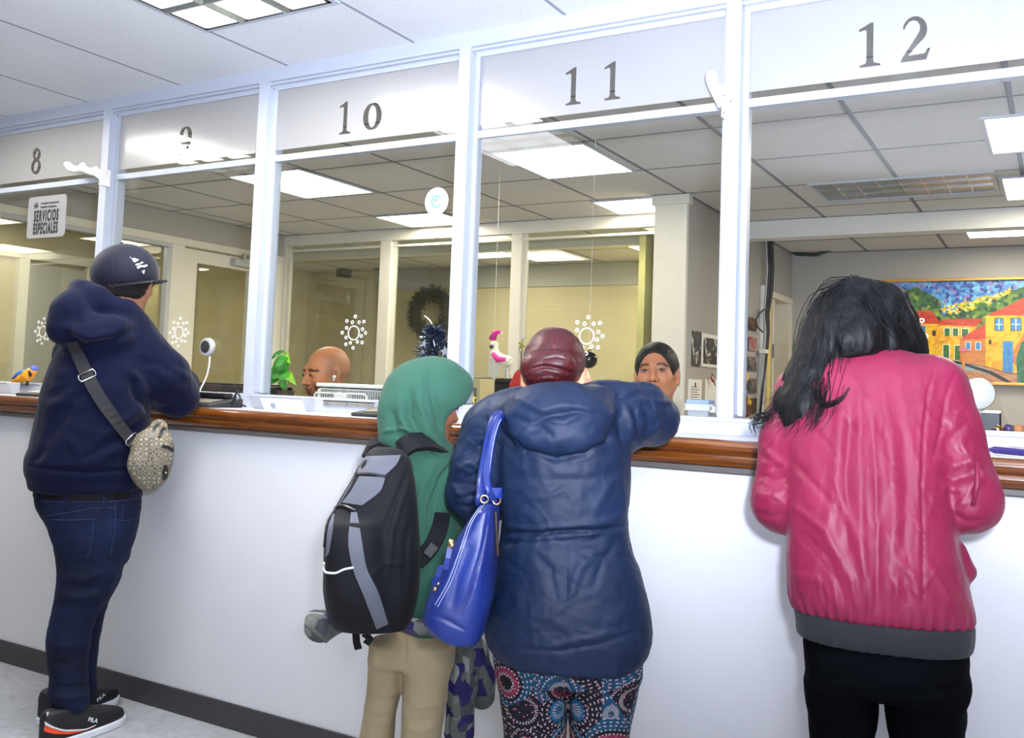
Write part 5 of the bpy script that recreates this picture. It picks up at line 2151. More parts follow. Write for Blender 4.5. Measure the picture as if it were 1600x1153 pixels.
    dots = bn.ramp(vo.outputs['Distance'], [(.0, '#aaa18d'), (.33, '#958b76'), (.42, '#4c463c'), (.5, '#6d6555'), (.62, '#8e856f'), (.75, '#3e3931')])
    wv = bn.noise(bn.coord(), 600, 2)
    B2 = skin_object('pouch', v - o0, q, bn.bsdf(dots, .6, 0, .35, bump=wv, bstr=.2, bdist=.001), B)
    v0 = v
    Sb = Surf(V, v0, q)

    def bb(m, name, mat, par=B, **k):
        m.v = [tuple(np.array(p) - o0) for p in m.v]
        return m.build(name, mat, par, world=False, **k)
    for pts in ([(236, 686), (241, 670), (250, 660)], [(249, 684), (254, 670), (263, 668)], [(253, 697), (262, 699), (270, 704)]):
        m = MB()
        Sb.ribbon(m, pts, .011, .004, 10, .001)
        bb(m, 'zipper', M['black_plastic'], B2, smooth='auto')
    m = MB()
    Sb.poly(m, [(256, 728), (260, 726), (262, 735), (259, 748), (254, 750), (253, 738)], .001, .003)
    bb(m, 'leather_patch', M['black_plastic'], B2)
    m = MB()
    h, n_ = Sb.hit(258, 738, .004)
    m.ball(h, .004, 10, 6)
    bb(m, 'rivet', M['brass'], B2, smooth=True)
    strap = plain('black_webbing', '#16161a', .7)
    m = MB()
    p, nn = Sh.line([(113, 534), (121, 550), (133, 580), (150, 612), (175, 650), (197, 680), (207, 694)], 22, .006, 4)
    p = [a + np.array([0, -.004, 0]) for a in p]
    m.ribbon(p, nn, .040, .004)
    bb(m, 'strap', strap)
    for (x, y) in ((136, 587), (203, 687)):
        h, n_ = Sh.hit(x, y, .010)
        t = Sh.hit(x + 6, y + 11, .010)[0] - h
        t /= np.linalg.norm(t)
        c = np.cross(n_, t)
        m = MB()
        cs = []
        for (a, b_) in ((-.024, -.012), (-.028, 0), (-.024, .012), (.024, .012), (.028, 0), (.024, -.012), (-.024, -.012)):
            cs.append(h + c * a + t * b_ * (1.0 if y < 600 else .9))
        m.tube(cs, .0022, 6)
        bb(m, 'buckle', M['chrome'], smooth=True)
    m = MB()
    p, nn = Sh.line([(205, 692), (212, 700), (217, 706)], 6, .006)
    m.ribbon(p, nn, .032, .004)
    bb(m, 'strap', strap)


build_man()
# ------------------------------------------------------------------ woman in the navy parka
def build_parka():
    V = View(878, -.66)
    W = V.W
    P = empty('person', V.base, V.rz, 'woman with a red-brown hair bun and navy parka, elbow on the counter, holding a phone', 'person')
    hc = W(866, 588, .12)
    HR = rotm(0, 0, -6) @ rotm(-14, 0, 0)
    S = SDF((-.36, -.30, 0), (.42, .50, 1.55), .005)
    head_sdf(S, hc, HR, .96, fem=True)
    S.chain([W(866, 620, .07), W(870, 680, .03), W(876, 800, .0), W(882, 960, -.02)], [.05, .07, .08, .085], .03)
    # right arm: elbow on the counter, hand at the ear
    sh, el, wr = W(945, 662, .04), W(1021, 656, .12), W(952, 626, .20)
    S.chain([sh, el], [.04, .036], .015)
    S.chain([el, wr], [.036, .024], .015)
    # hand wraps the phone beside the ear
    d = np.array([-.28, .05, .96])
    d /= np.linalg.norm(d)
    zz = np.array([.93, -.36, .0])
    zz = zz - d * (zz @ d)
    zz /= np.linalg.norm(zz)
    xx = np.cross(d, zz)
    wh = W(926, 634, .13)
    RH = np.stack([xx, d, zz], 1)
    S.cone(wr, wh, .024, .023, .01)
    # left arm hanging, forearm forward
    S.chain([W(768, 672, .05), W(738, 770, .04), W(775, 760, .22), W(800, 735, .30)], [.04, .036, .028, .024], .015)
    e2, w2 = W(775, 760, .22), W(800, 735, .30)
    d = (w2 - e2) / np.linalg.norm(w2 - e2)
    xx = np.cross(d, (0, 0, 1.))
    xx /= np.linalg.norm(xx)
    hand_sdf(S, w2, np.stack([xx, d, np.cross(xx, d)], 1), .9, (20, 30, 20), 30, 5, 1)
    for x in (836, 938):
        S.chain([W(x, 1000), W(x, 1150), np.array([W(x, 1150)[0], .0, .08])], [.06, .045, .034], .015)
    v, q = S.mesh()
    S = SDF(wh - .17, wh + .18, .0018)
    S.cone(wr + (wh - wr) * .5, wh, .023, .022, .01)
    hand_sdf(S, wh, RH, .78, (8, 26, 20), 28, 9, 1)
    v, q = merge([(v, q), S.mesh()])
    L = head_local(v, hc, HR, .96)
    skin_object('body', v, q, M['skin'], P, skin_color(L, '#d19a78', lip='#9c4a44', brow='#3a2018'))

    # hair: smooth cap gathered in a low bun
    S = SDF(hc - .19, hc + .19, .004)
    S.frame(hc, HR, .96)
    S.ell((0, -.014, .036), (.083, .108, .092), 0)
    S.ell((-.008, -.070, -.010), (.066, .050, .055), .03)
    S.box((0, .115, -.03), (.14, .07, .11), .01, .02, 's')
    for s in (-1, 1):
        S.ell((s * .095, .012, -.035), (.040, .035, .045), .015, 's')
    S.frame()
    v, q = S.mesh()
    v = relax(v, q, 2)
    v = lumpy(v, q, 61, 130, .0010, (.35, .35, 1), True, octv=2)
    hr = NT('red_brown_hair')
    vec = hr.coord(scale=(120, 60, 14))
    a = hr.noise(vec, 2.2, 4, .6, .3)
    red = hr.bsdf(hr.ramp(a, [(.3, '#2c0c0e'), (.72, '#54191c')]), .42, 0, .4, bump=a, bstr=.3, bdist=.002)
    H = skin_object('hair', v, q, red, P)
    S = SDF(hc - .22, hc + .2, .0035)
    S.frame(hc, HR, .96)
    S.ell((-.006, -.098, .000), (.062, .044, .044), 0)
    S.ell((-.036, -.096, -.006), (.040, .038, .040), .02)
    S.ell((.024, -.102, .004), (.040, .036, .036), .02)
    S.frame()
    v, q = S.mesh()
    v = relax(v, q, 2)
    v = folds(V, v, q, [([(828, 578), (850, 572), (880, 578), (905, 590)], 3, -.008), ([(850, 560), (870, 556), (890, 562)], 2.5, -.005), ([(835, 595), (860, 590), (890, 600)], 3, .004)])
    v = lumpy(v, q, 62, 150, .0012, (.25, .6, 1), True, octv=2)
    skin_object('bun', v, q, red, H)

    # parka
    S = SDF((-.42, -.36, .48), (.50, .46, 1.36), .0042)
    S.stack(V.rows([(612, 812, 925, .085, .08), (632, 790, 958, .11, .06), (660, 778, 976, .128, .04), (710, 776, 984, .138, .02), (770, 778, 982, .135, .01), (815, 782, 980, .125, .0), (830, 783, 981, .122, .0), (850, 780, 986, .128, -.005), (900, 772, 1004, .140, -.01), (950, 762, 1015, .148, -.015), (985, 756, 1019, .150, -.015), (1005, 758, 1014, .148, -.015), (1032, 778, 1000, .142, -.015)]), 0, n=2.3, cap=.014)
    S.chain([W(800, 655, .05), W(772, 672, .045), W(750, 725, .04), W(741, 770, .05), W(752, 785, .10), W(790, 752, .24)], [.075, .074, .066, .062, .058, .046], .03)
    S.chain([W(935, 650, .04), W(965, 650, .05), W(1000, 646, .09), el], [.085, .080, .072, .062], .03)
    S.chain([el, W(985, 634, .18), W(948, 632, .20)], [.060, .050, .044], .018)
    # hood lying flat on the back
    S.ell(W(872, 655, -.055), (.135, .085, .088), .012)
    S.chain([W(800, 648, .0), W(840, 638, -.03), W(880, 632, -.03), W(930, 636, -.02), W(955, 650, -.0)], [.045, .045, .045, .045, .045], .02)
    S.ell(W(870, 682, -.10), (.105, .05, .048), .02)
    S.frame(hc, HR, .96)
    S.ell((0, .0, -.02), (.085, .105, .13), .012, 's')
    S.frame()
    v, q = S.mesh()
    v = relax(v, q, 2)
    Fp = [([(783, 640), (790, 680), (820, 706), (870, 719), (915, 710), (948, 690), (962, 655)], 3.5, -.012), ([(815, 625), (845, 640), (880, 632), (930, 640)], 6, .006), ([(800, 650), (830, 662), (860, 650), (905, 642), (945, 652)], 5, -.006), ([(820, 675), (845, 668), (865, 682)], 5, -.005), ([(850, 655), (880, 660), (905, 650)], 5, .005),
          ([(960, 618), (975, 622), (1000, 612), (1030, 618)], 4, -.008), ([(975, 630), (985, 660), (985, 690)], 5, .006), ([(1000, 630), (1012, 655), (1010, 685)], 5, -.007), ([(990, 640), (998, 670), (996, 700)], 4, -.006), ([(1020, 640), (1028, 660), (1020, 680)], 5, .006), ([(965, 650), (970, 690), (980, 720)], 5, -.005),
          ([(783, 829), (830, 834), (880, 830), (930, 829), (981, 822)], 2.6, -.008), ([(783, 820), (830, 826), (880, 822), (930, 820), (980, 814)], 3, .005), ([(783, 839), (830, 843), (880, 838), (981, 830)], 3, .004), ([(783, 850), (800, 848), (816, 842)], 4, -.007),
          ([(980, 810), (940, 835), (900, 860)], 6, -.004), ([(985, 800), (950, 812), (910, 818)], 4, .005), ([(930, 860), (905, 890), (890, 930)], 7, .004), ([(830, 860), (860, 890), (870, 940)], 7, -.003), ([(960, 850), (940, 880), (925, 920)], 6, -.004),
          ([(885, 840), (885, 900), (884, 1000)], 2, -.002), ([(780, 1005), (830, 1015), (880, 1016), (940, 1005), (1000, 985)], 3, -.004), ([(960, 990), (900, 1000), (850, 1015)], 5, .004),
          ([(770, 690), (745, 700), (725, 712)], 5, -.007), ([(765, 710), (740, 722), (715, 735)], 5, .006), ([(762, 735), (738, 745), (712, 755)], 5, -.007), ([(760, 760), (735, 768), (708, 772)], 5, .006), ([(770, 660), (757, 680), (745, 695)], 5, .005), ([(745, 790), (730, 792), (712, 790)], 4, -.005),
          ([(800, 740), (850, 752), (920, 748), (975, 735)], 8, -.004), ([(980, 735), (950, 760), (930, 800)], 7, .004)]
    Fp += rand_creases(5, 26, (790, 740, 975, 1000), 10, 30, (40, 110), (2.5, 5), .0016) + rand_creases(6, 14, (965, 620, 1040, 690), 70, 30, (25, 60), (2.5, 4.5), .003) + rand_creases(7, 14, (712, 680, 770, 795), 10, 25, (25, 50), (2.5, 4), .003)
    v = folds(V, v, q, Fp)
    v = lumpy(v, q, 63, 15, .0035)
    v = lumpy(v, q, 64, 42, .0020, (1, 1, 1.2), True)
    # lower hem in a curve: longer at the back
    pk = NT('navy_parka_shell')
    vec = pk.coord()
    cc = pk.ramp(pk.noise(vec, 6, 4), [(.3, '#0f1c34'), (.7, '#152642')])
    hb = pk.noise(pk.coord(scale=(1, 1, 1.6)), 30, 4, .6, .4)
    pm_ = pk.bsdf(cc, .55, 0, .28, bump=hb, bstr=.12, bdist=.006)
    K = skin_object('parka', v, q, pm_, P)
    Sk = Surf(V, v, q)
    m = MB()
    m.tube([W(776, 655, -.02), W(764, 660, -.03), W(766, 650, -.03), W(778, 638, .0)], [.012, .010, .010, .012], 8, flat=((0, 1, 0), .5))
    m.build('hood_tab', pm_, K, smooth=True, world=False)
    # leggings
    S = SDF((-.30, -.28, .04), (.30, .28, .72), .006)
    S.stack(V.rows([(1005, 768, 1005, .125, -.015), (1035, 770, 1004, .122, -.015), (1060, 774, 1002, .118, -.012)]), 0, n=2.3, cap=.015)
    for (a0, b0, a1, b1, a2, b2) in ((772, 886, 780, 888, 787, 884), (887, 1003, 886, 995, 890, 983)):
        c = W((a2 + b2) / 2, 1150)[0]
        S.stack(V.rows([(1045, a0, b0, .105, -.01), (1087, a1, b1, .10, -.005), (1149, a2, b2, .092, .0)]) + [(.30, c, .01, .068, .07), (.16, c, .0, .062, .066), (.06, c, -.0, .045, .05)], .006, n=2.15, cap=.01)
    v, q = S.mesh()
    v = relax(v, q, 2)
    v = folds(V, v, q, [([(886, 1030), (887, 1090), (887, 1150)], 3, -.008)])
    ln = NT('mandala_print')
    vec = ln.coord(scale=(1, .25, 1))
    vo = ln.n('ShaderNodeTexVoronoi', feature='F1')
    vo.inputs['Scale'].default_value = 8.2
    vo.inputs['Randomness'].default_value = .55
    ln.l(vec, vo.inputs['Vector'])
    df = ln.n('ShaderNodeVectorMath', operation='SUBTRACT')
    sc = ln.n('ShaderNodeVectorMath', operation='SCALE')
    sc.inputs['Scale'].default_value = 1.0
    ln.l(vec, sc.inputs[0])
    ln.l(sc.outputs[0], df.inputs[0])
    ln.l(vo.outputs['Position'], df.inputs[1])
    sp = ln.n('ShaderNodeSeparateXYZ')
    ln.l(df.outputs[0], sp.inputs[0])
    ang = ln.math('ARCTAN2', sp.outputs[2], sp.outputs[0])
    rad = vo.outputs['Distance']
    sc2 = ln.n('ShaderNodeSeparateColor')
    ln.l(vo.outputs['Color'], sc2.inputs[0])
    petal = ln.math('SINE', ln.math('MULTIPLY', ang, 24.0))
    petal2 = ln.math('SINE', ln.math('MULTIPLY', ang, 30.0))
    rr = ln.math('ADD', rad, ln.math('MULTIPLY', petal, .012))
    A = ln.ramp(rr, [(.0, '#1a1b2a'), (.05, '#c9b8a8'), (.08, '#2a6f9c'), (.14, '#14203a'), (.17, '#3f97c4'), (.23, '#111622'), (.27, '#2f86b4'), (.33, '#0f1420'), (.37, '#b9a698'), (.40, '#101018'), (.47, '#7a2a44'), (.52, '#141420'), (.58, '#14405a')], 'CONSTANT')
    Bc = ln.ramp(rr, [(.0, '#3a2030'), (.04, '#d8c8b8'), (.09, '#5a2038'), (.12, '#d9c0b4'), (.17, '#8a3a54'), (.21, '#e0ccc0'), (.25, '#1c1826'), (.29, '#c05a70'), (.34, '#23182a'), (.39, '#b8a89c'), (.43, '#14121c'), (.5, '#1f587a'), (.56, '#171420')], 'CONSTANT')
    c = ln.mix(ln.math('GREATER_THAN', sc2.outputs[0], .5), A, Bc)
    dots = ln.math('MULTIPLY', ln.math('GREATER_THAN', petal2, .15), ln.math('GREATER_THAN', ln.math('SINE', ln.math('MULTIPLY', rad, 110.0)), .55))
    c = ln.mix(ln.math('MULTIPLY', dots, .6), c, '#cfc6bc')
    vf = ln.n('ShaderNodeTexVoronoi', feature='F1')
    vf.inputs['Scale'].default_value = 120
    ln.l(vec, vf.inputs['Vector'])
    c = ln.mix(ln.math('MULTIPLY', ln.math('LESS_THAN', vf.outputs['Distance'], .22), ln.math('GREATER_THAN', rad, .30)), c, '#b8707c')
    skin_object('leggings', v, q, ln.bsdf(c, .7, 0, .2), P)
    for x in (836, 938):
        c0 = np.array([W(x, 1150)[0], .0, 0])
        S = SDF(c0 + np.array([-.1, -.15, 0]), c0 + np.array([.1, .25, .16]), .006)
        shoe_sdf(S, c0 + np.array([0, -.08, .004]), 0, .235, .038, .06)
        v, q = S.mesh()
        skin_object('shoe', v, q, M['dark_plastic'], P)

    # phone in her hand
    c = W(901, 600, .165)
    ph = empty('phone', V.world(c), V.rz, 'black mobile phone held to the ear of the woman with the hair bun', 'phone')
    m = MB()
    ax = np.array([.80, .6, 0])
    m.obox((0, 0, 0), np.array([.6, -.8, 0]), ax, (-.10, 0, .99), .034, .0045, .068)
    m.build('case', M['black_plastic'], ph, bevel=.003, world=False)
    m = MB()
    m.obox(-ax * .0047, np.array([.6, -.8, 0]), ax, (-.10, 0, .99), .031, .0006, .064)
    m.build('screen', plain('phone_glass', '#0c0d10', .1), ph, world=False)

    # ---------------- blue handbag
    o0 = W(715, 985, -.16)
    B = empty('handbag', V.world(o0), V.rz, 'royal blue leather tote hanging from the shoulder of the woman in the navy parka', 'handbag')
    S = SDF(W(655, 1010, -.40), W(800, 770, .1), .004)
    dv = -.20
    S.stack(V.rows([(783, 755, 777, .11, dv), (800, 742, 778, .115, dv), (840, 716, 777, .125, dv), (885, 692, 775, .135, dv), (934, 672, 770, .142, dv), (958, 669, 764, .145, dv), (975, 686, 760, .143, dv), (990, 722, 752, .135, dv)]), 0, n=4, cap=.012)
    v, q = S.mesh()
    v = relax(v, q, 2)
    v = folds(V, v, q, [([(765, 788), (757, 850), (745, 890), (733, 930), (716, 962)], 2.0, -.004), ([(738, 805), (718, 860), (700, 905), (676, 950)], 2.4, .004), ([(770, 800), (765, 880), (755, 950)], 8, -.004), ([(735, 850), (715, 900), (705, 950)], 8, -.004), ([(670, 958), (700, 970), (728, 985)], 2.4, -.003)])
    lth = NT('royal_blue_leather')
    vec = lth.coord()
    gr = lth.n('ShaderNodeTexVoronoi')
    gr.inputs['Scale'].default_value = 420
    lth.l(vec, gr.inputs['Vector'])
    blu = lth.bsdf(lth.ramp(lth.noise(vec, 9, 3), [(.3, '#0d2064'), (.7, '#152f7c')]), .38, 0, .5, bump=gr.outputs['Distance'], bstr=.10, bdist=.001)
    b = skin_object('bag_body', v - o0, q, blu, B)
    Sb = Surf(V, v, q)

    def bb(m, name, mat, par=B, **k):
        m.v = [tuple(np.array(p) - o0) for p in m.v]
        return m.build(name, mat, par, world=False, **k)
    stitch = plain('pale_stitching', '#b8bcd8', .7)
    for L in ([(752, 790), (735, 815), (718, 860), (702, 905), (680, 945)], [(756, 789), (739, 814), (722, 860), (706, 906), (684, 948)]):
        m = MB()
        Sb.tube(m, L, .0007, 26, .0008, 5)
        bb(m, 'stitching', stitch, b)
    m = MB()
    Sb.ribbon(m, [(766, 788), (757, 850), (745, 890), (733, 930), (714, 962)], .004, .002, 24, .0002)
    bb(m, 'side_seam', plain('blue_piping', '#142266', .5), b, smooth='auto')
    # handles over the shoulder
    sp = [W(762, 783, dv - .03), W(766, 730, -.11), W(768, 690, -.105), W(773, 660, -.085)]
    for k, pts in enumerate(([(750, 786, dv - .05), (752, 752, -.155), (758, 715, -.13), (764, 682, -.115), (770, 660, -.10), (779, 648, -.06), (788, 646, .0)],
                             [(768, 784, dv - .04), (764, 768, -.19), (760, 745, -.165), (765, 705, -.13), (772, 672, -.115), (779, 655, -.10), (787, 648, -.05), (794, 648, .01)])):
        P3 = np.array([W(*p) for p in pts])
        t = np.linspace(0, 1, len(P3))
        tt = np.linspace(0, 1, 26)
        C = np.stack([pchip(t, P3[:, j], tt) for j in range(3)], 1)
        m = MB()
        m.tube(list(C), .0105, 10, flat=((0, 1, 0), .55))
        bb(m, 'handle', blu, smooth=True)
        m = MB()
        m.tube([c_ + np.array([.006, -.0062, 0]) for c_ in C[:-3]], .0008, 4)
        bb(m, 'handle_stitching', stitch)
    for (x, y) in ((757, 780), (776, 782)):
        m = MB()
        m.torus(W(x, y, dv - .1), (0, 1, 0), .008, .002, 18, 6)
        bb(m, 'ring', M['brass'], smooth=True)
    m = MB()
    m.ribbon([W(768, 780, dv - .10), W(772, 770, dv - .11), W(784, 771, dv - .10)], (0, -1, .3), .024, .004)
    bb(m, 'leather_tab', blu, bevel=.001)
    # front pocket zip with its pull, on the left face
    m = MB()
    a, n_ = Sb.hit(704, 850)
    m.tube([W(706, 843, dv - .12), W(702, 858, dv - .12)], .006, 8)
    m.ball(W(706, 852, dv - .135), .006, 8, 6)
    bb(m, 'zipper', M['brass'], smooth=True)
    m = MB()
    m.ribbon([W(703, 856, dv - .135), W(700, 872, dv - .14), W(696, 890, dv - .14)], (0, -1, 0), .012, .004)
    bb(m, 'zip_pull', blu, bevel=.001)
    m = MB()
    m.ribbon([W(690, 884, dv - .12), W(684, 900, dv - .13), W(677, 914, dv - .13)], (-.5, -1, 0), .013, .004)
    bb(m, 'zip_pull', blu, bevel=.001)
    m = MB()
    m.ball(W(680, 920, dv - .13), .005, 8, 6)
    m.ball(W(685, 912, dv - .13), .004, 8, 6)
    bb(m, 'stud', M['brass'], smooth=True)
    m = MB()
    m.ribbon([W(774, 800, dv - .09), W(776, 840, dv - .08), W(778, 868, dv - .08)], (1, -.5, 0), .006, .002)
    bb(m, 'zipper', M['brass'])


build_parka()
# ------------------------------------------------------------------ woman in the magenta bomber jacket
def build_pink():
    V = View(1372, -.56)
    W = V.W
    P = empty('person', V.base, V.rz, 'woman with long black hair, shiny magenta bomber jacket and black jeans at the counter', 'person')
    hc = W(1338, 520, .20)
    HR = rotm(-38, 0, 0) @ rotm(0, 6, 0)
    # body
    S = SDF((-.36, -.25, 0), (.36, .55, 1.6), .008)
    head_sdf(S, hc, HR, .98, fem=True, lean=(0, .0, -.13))
    S.chain([W(1338, 555, .14), W(1345, 600, .10), W(1370, 760, .02), W(1378, 940, -.02)], [.045, .06, .065, .08], .03)
    for s, x in ((-1, 1312), (1, 1445)):
        hip, kn, an = W(x, 1010, 0), W(x + s * 2, 1230, .02), np.array([W(x, 1230, .02)[0] + s * .01, -.01, .09])
        S.chain([hip, kn, an], [.075, .052, .038], .02)
        S.cone(an, an + np.array([0, .12, -.05]), .035, .03, .02)
    wr = {}
    for s, sh, el, ha in ((-1, (1246, 640, .09), (1219, 795, .02), (1295, 672, .36)), (1, (1470, 622, .09), (1513, 790, .02), (1452, 680, .36))):
        a, b, c = W(*sh), W(*el), W(*ha)
        mid = (b + c) / 2 + np.array([0, 0, .05])
        S.chain([a, b, mid, c], [.05, .042, .035, .028], .02)
        dd = (c - mid) / np.linalg.norm(c - mid)
        up = np.array([0, 0, 1.])
        xx = np.cross(dd, up)
        xx /= np.linalg.norm(xx)
        hand_sdf(S, c, np.stack([xx, dd, np.cross(xx, dd)], 1), .92, (18, 25, 15), 30, 5, -s)
    v, q = S.mesh()
    skin_object('body', v, q, M['skin'], P, np.tile(np.array(hx('#8a5740')), (len(v), 1)))

    # jacket
    S = SDF((-.42, -.30, .65), (.42, .42, 1.45), .0042)
    S.stack(V.rows([(536, 1318, 1400, .055, .165), (552, 1275, 1430, .085, .14), (575, 1236, 1480, .105, .12), (610, 1222, 1490, .115, .10), (680, 1222, 1485, .122, .065),
                    (760, 1226, 1482, .126, .03), (840, 1229, 1494, .128, .0), (900, 1227, 1508, .130, -.01), (940, 1228, 1517, .128, -.012), (955, 1233, 1518, .124, -.012), (962, 1236, 1518, .120, -.012)]), 0, n=2.5, cap=.012)
    for s, pts, rs in ((-1, [(1262, 622, .10), (1236, 690, .07), (1221, 785, .03), (1245, 720, .17), (1290, 682, .30)], [.075, .066, .060, .060, .046]),
                       (1, [(1454, 608, .10), (1484, 680, .07), (1514, 778, .03), (1495, 725, .17), (1455, 690, .30)], [.078, .066, .060, .060, .046])):
        S.chain([W(*p) for p in pts], rs, .022)
    S.ell(W(1560 - 45, 800, .02), (.045, .05, .035), .03)
    # pocket flap standing off at the right hip
    S.cone(W(1498, 862, .0), W(1512, 893, .0), .012, .017, .02)
    v, q = S.mesh()
    v = relax(v, q, 3)
    F = []
    # long soft vertical folds of the back
    for (pts, w, h) in [([(1318, 590), (1312, 680), (1300, 780), (1290, 860)], 9, .006), ([(1345, 600), (1342, 700), (1345, 800), (1352, 930)], 8, .007),
                        ([(1380, 610), (1392, 700), (1398, 800), (1392, 930)], 10, .006), ([(1362, 640), (1368, 740), (1372, 850), (1370, 950)], 6, -.006),
                        ([(1328, 640), (1322, 740), (1325, 860)], 7, -.005), ([(1300, 740), (1330, 820), (1352, 900)], 6, .004),
                        ([(1240, 790), (1290, 830), (1330, 905)], 6, .0045), ([(1250, 830), (1295, 870), (1320, 940)], 7, -.004),
                        ([(1410, 660), (1418, 760), (1412, 850)], 8, -.004), ([(1240, 720), (1275, 760), (1310, 800)], 6, -.0035),
                        ([(1236, 900), (1280, 905), (1310, 950)], 7, .004), ([(1400, 870), (1425, 900), (1440, 945)], 7, .005),
                        ([(1450, 880), (1470, 910), (1490, 945)], 8, .005), ([(1330, 900), (1338, 950)], 5, .005), ([(1362, 900), (1360, 955)], 5, .005),
                        ([(1405, 900), (1395, 955)], 5, .005), ([(1300, 900), (1312, 955)], 5, .004)]:
        F.append((pts, w, h))
    # seams of the back panel and the shoulder
    F += [([(1462, 572), (1450, 610), (1444, 670), (1440, 760), (1442, 850), (1441, 945)], 2.6, -.0035), ([(1458, 572), (1445, 612), (1438, 672), (1434, 760), (1436, 850), (1435, 945)], 2.6, .002),
          ([(1492, 585), (1478, 620), (1470, 670), (1462, 705), (1455, 720)], 3, -.004)]
    # sleeve folds
    F += [([(1466, 712), (1490, 728), (1520, 718)], 7, .007), ([(1462, 735), (1490, 750), (1530, 735)], 7, -.007), ([(1470, 760), (1500, 765), (1540, 745)], 7, .007), ([(1480, 690), (1500, 672), (1515, 655)], 7, -.005),
          ([(1500, 690), (1515, 720), (1545, 745)], 6, .006), ([(1500, 790), (1520, 760), (1535, 748)], 5, .005), ([(1485, 800), (1510, 815), (1540, 812)], 6, -.005),
          ([(1195, 700), (1215, 720), (1230, 730)], 6, .006), ([(1185, 740), (1210, 750), (1228, 745)], 6, -.006), ([(1180, 770), (1205, 775), (1228, 765)], 6, .006), ([(1180, 800), (1205, 805), (1226, 800)], 6, -.005),
          ([(1215, 670), (1205, 720), (1195, 760)], 6, .004)]
    F = [(a_, w_, h_ * .8) for a_, w_, h_ in F]
    F += rand_creases(1, 34, (1240, 620, 1490, 930), 75, 22, (30, 90), (2.2, 4), .0014) + rand_creases(2, 16, (1465, 640, 1545, 815), 20, 35, (25, 55), (2.5, 4.5), .0022) + rand_creases(3, 12, (1182, 690, 1226, 820), 15, 30, (20, 40), (2.5, 4), .0022) + rand_creases(4, 16, (1240, 900, 1505, 952), 80, 15, (25, 50), (2.2, 3.5), .002)
    v = folds(V, v, q, F)
    v = lumpy(v, q, 3, 34, .0022, (1, 1, .5), True)
    v = lumpy(v, q, 5, 16, .003, (1, 1, .4))
    # gathers above the waistband
    zb = W(1370, 955)[2]
    n = vnormals(v, q)
    g = np.sin(np.arctan2(v[:, 1] + .02, v[:, 0]) * 44) * np.exp(-((v[:, 2] - zb) / .03) ** 2) * .0022
    v = v + n * g[:, None]
    jm = NT('magenta_satin')
    vec = jm.coord()
    nz = jm.noise(vec, 8, 4, .6)
    cc = jm.ramp(nz, [(.3, '#741434'), (.7, '#821b3e')])
    hb = jm.noise(jm.coord(scale=(1, 1, .35)), 26, 4, .6, .5)
    jmat = jm.bsdf(cc, .47, 0, .34, sheen=.03, bump=hb, bstr=.35, bdist=.006)
    J = skin_object('bomber_jacket', v, q, jmat, P)
    # ribbed waistband
    S = SDF((-.25, -.25, .6), (.25, .2, .85), .0045)
    S.stack(V.rows([(957, 1235, 1518, .124, -.012), (968, 1238, 1519, .127, -.012), (985, 1240, 1518, .126, -.012), (998, 1241, 1516, .121, -.012), (1002, 1243, 1514, .118, -.012)]), 0, n=2.5, cap=.006)
    S.stack(V.rows([(950, 1258, 1500, .100, -.012), (980, 1258, 1500, .104, -.012), (1010, 1258, 1500, .102, -.012)]), 0.004, 's', n=2.5, cap=.002)
    v, q = S.mesh()
    v = relax(v, q, 2)
    n = vnormals(v, q)
    v = v + n * (np.sin(np.arctan2(v[:, 1] + .012, v[:, 0]) * 200) * .0008)[:, None]
    w_ = skin_object('waistband', v, q, cloth('charcoal_rib', '#202327', .85, .1, 600, .3), J)
    w_['label'] = 'dark grey ribbed waistband'
    # zipped pocket tab on the right sleeve
    a, b = W(1527, 722, -.035), W(1520, 790, -.045)
    MB().tube([a, (a + b) / 2 + np.array([.004, -.004, 0]), b], [.004, .0055, .004], 8, flat=((0, 1, 0), .7)).build('sleeve_pocket_flap', jmat, J, smooth=True, world=False)
    # jeans
    S = SDF((-.27, -.25, .02), (.27, .25, .72), .006)
    S.stack(V.rows([(985, 1252, 1508, .108, -.012), (1010, 1252, 1510, .112, -.015), (1045, 1255, 1512, .116, -.02), (1080, 1258, 1512, .114, -.02)]), 0, n=2.4, cap=.02)
    for x0, x1, s in ((1256, 1374, -1), (1378, 1512, 1)):
        b0, b1 = (1262, 1366) if s < 0 else (1384, 1505)
        c2 = W((b0 + b1) / 2 + 2 * s, 1153, 0)
        S.stack(V.rows([(1060, x0, x1, .105, -.018), (1100, x0 + 2, x1 - 2, .098, -.01), (1153, b0 + 3, b1, .086, .0)]) + [(.30, c2[0], .01, .058, .066), (.18, c2[0], .0, .056, .062), (.04, c2[0], -.01, .052, .06)], .012, n=2.2, cap=.01)
    v, q = S.mesh()
    v = relax(v, q, 3)
    v = folds(V, v, q, [([(1262, 1058), (1300, 1070), (1350, 1072)], 4, .004), ([(1380, 1068), (1440, 1072), (1500, 1062)], 4, .004), ([(1382, 1090), (1440, 1094), (1505, 1085)], 4, .004), ([(1385, 1110), (1440, 1114), (1500, 1106)], 4, .0035), ([(1256, 1040), (1262, 1060)], 4, -.004),
                        ([(1376, 1020), (1376, 1090)], 3, -.006), ([(1390, 1010), (1400, 1030), (1440, 1050), (1485, 1030)], 2.5, .0025)])
    v = lumpy(v, q, 8, 30, .002, (1, 1, 1.6), True)
    jn = NT('black_denim')
    vec = jn.coord()
    cc = jn.ramp(jn.noise(vec, 7, 4), [(.3, '#030407'), (.7, '#06080c')])
    skin_object('jeans', v, q, jn.bsdf(cc, .85, 0, .04, bump=jn.noise(vec, 700, 2), bstr=.25, bdist=.001), P)
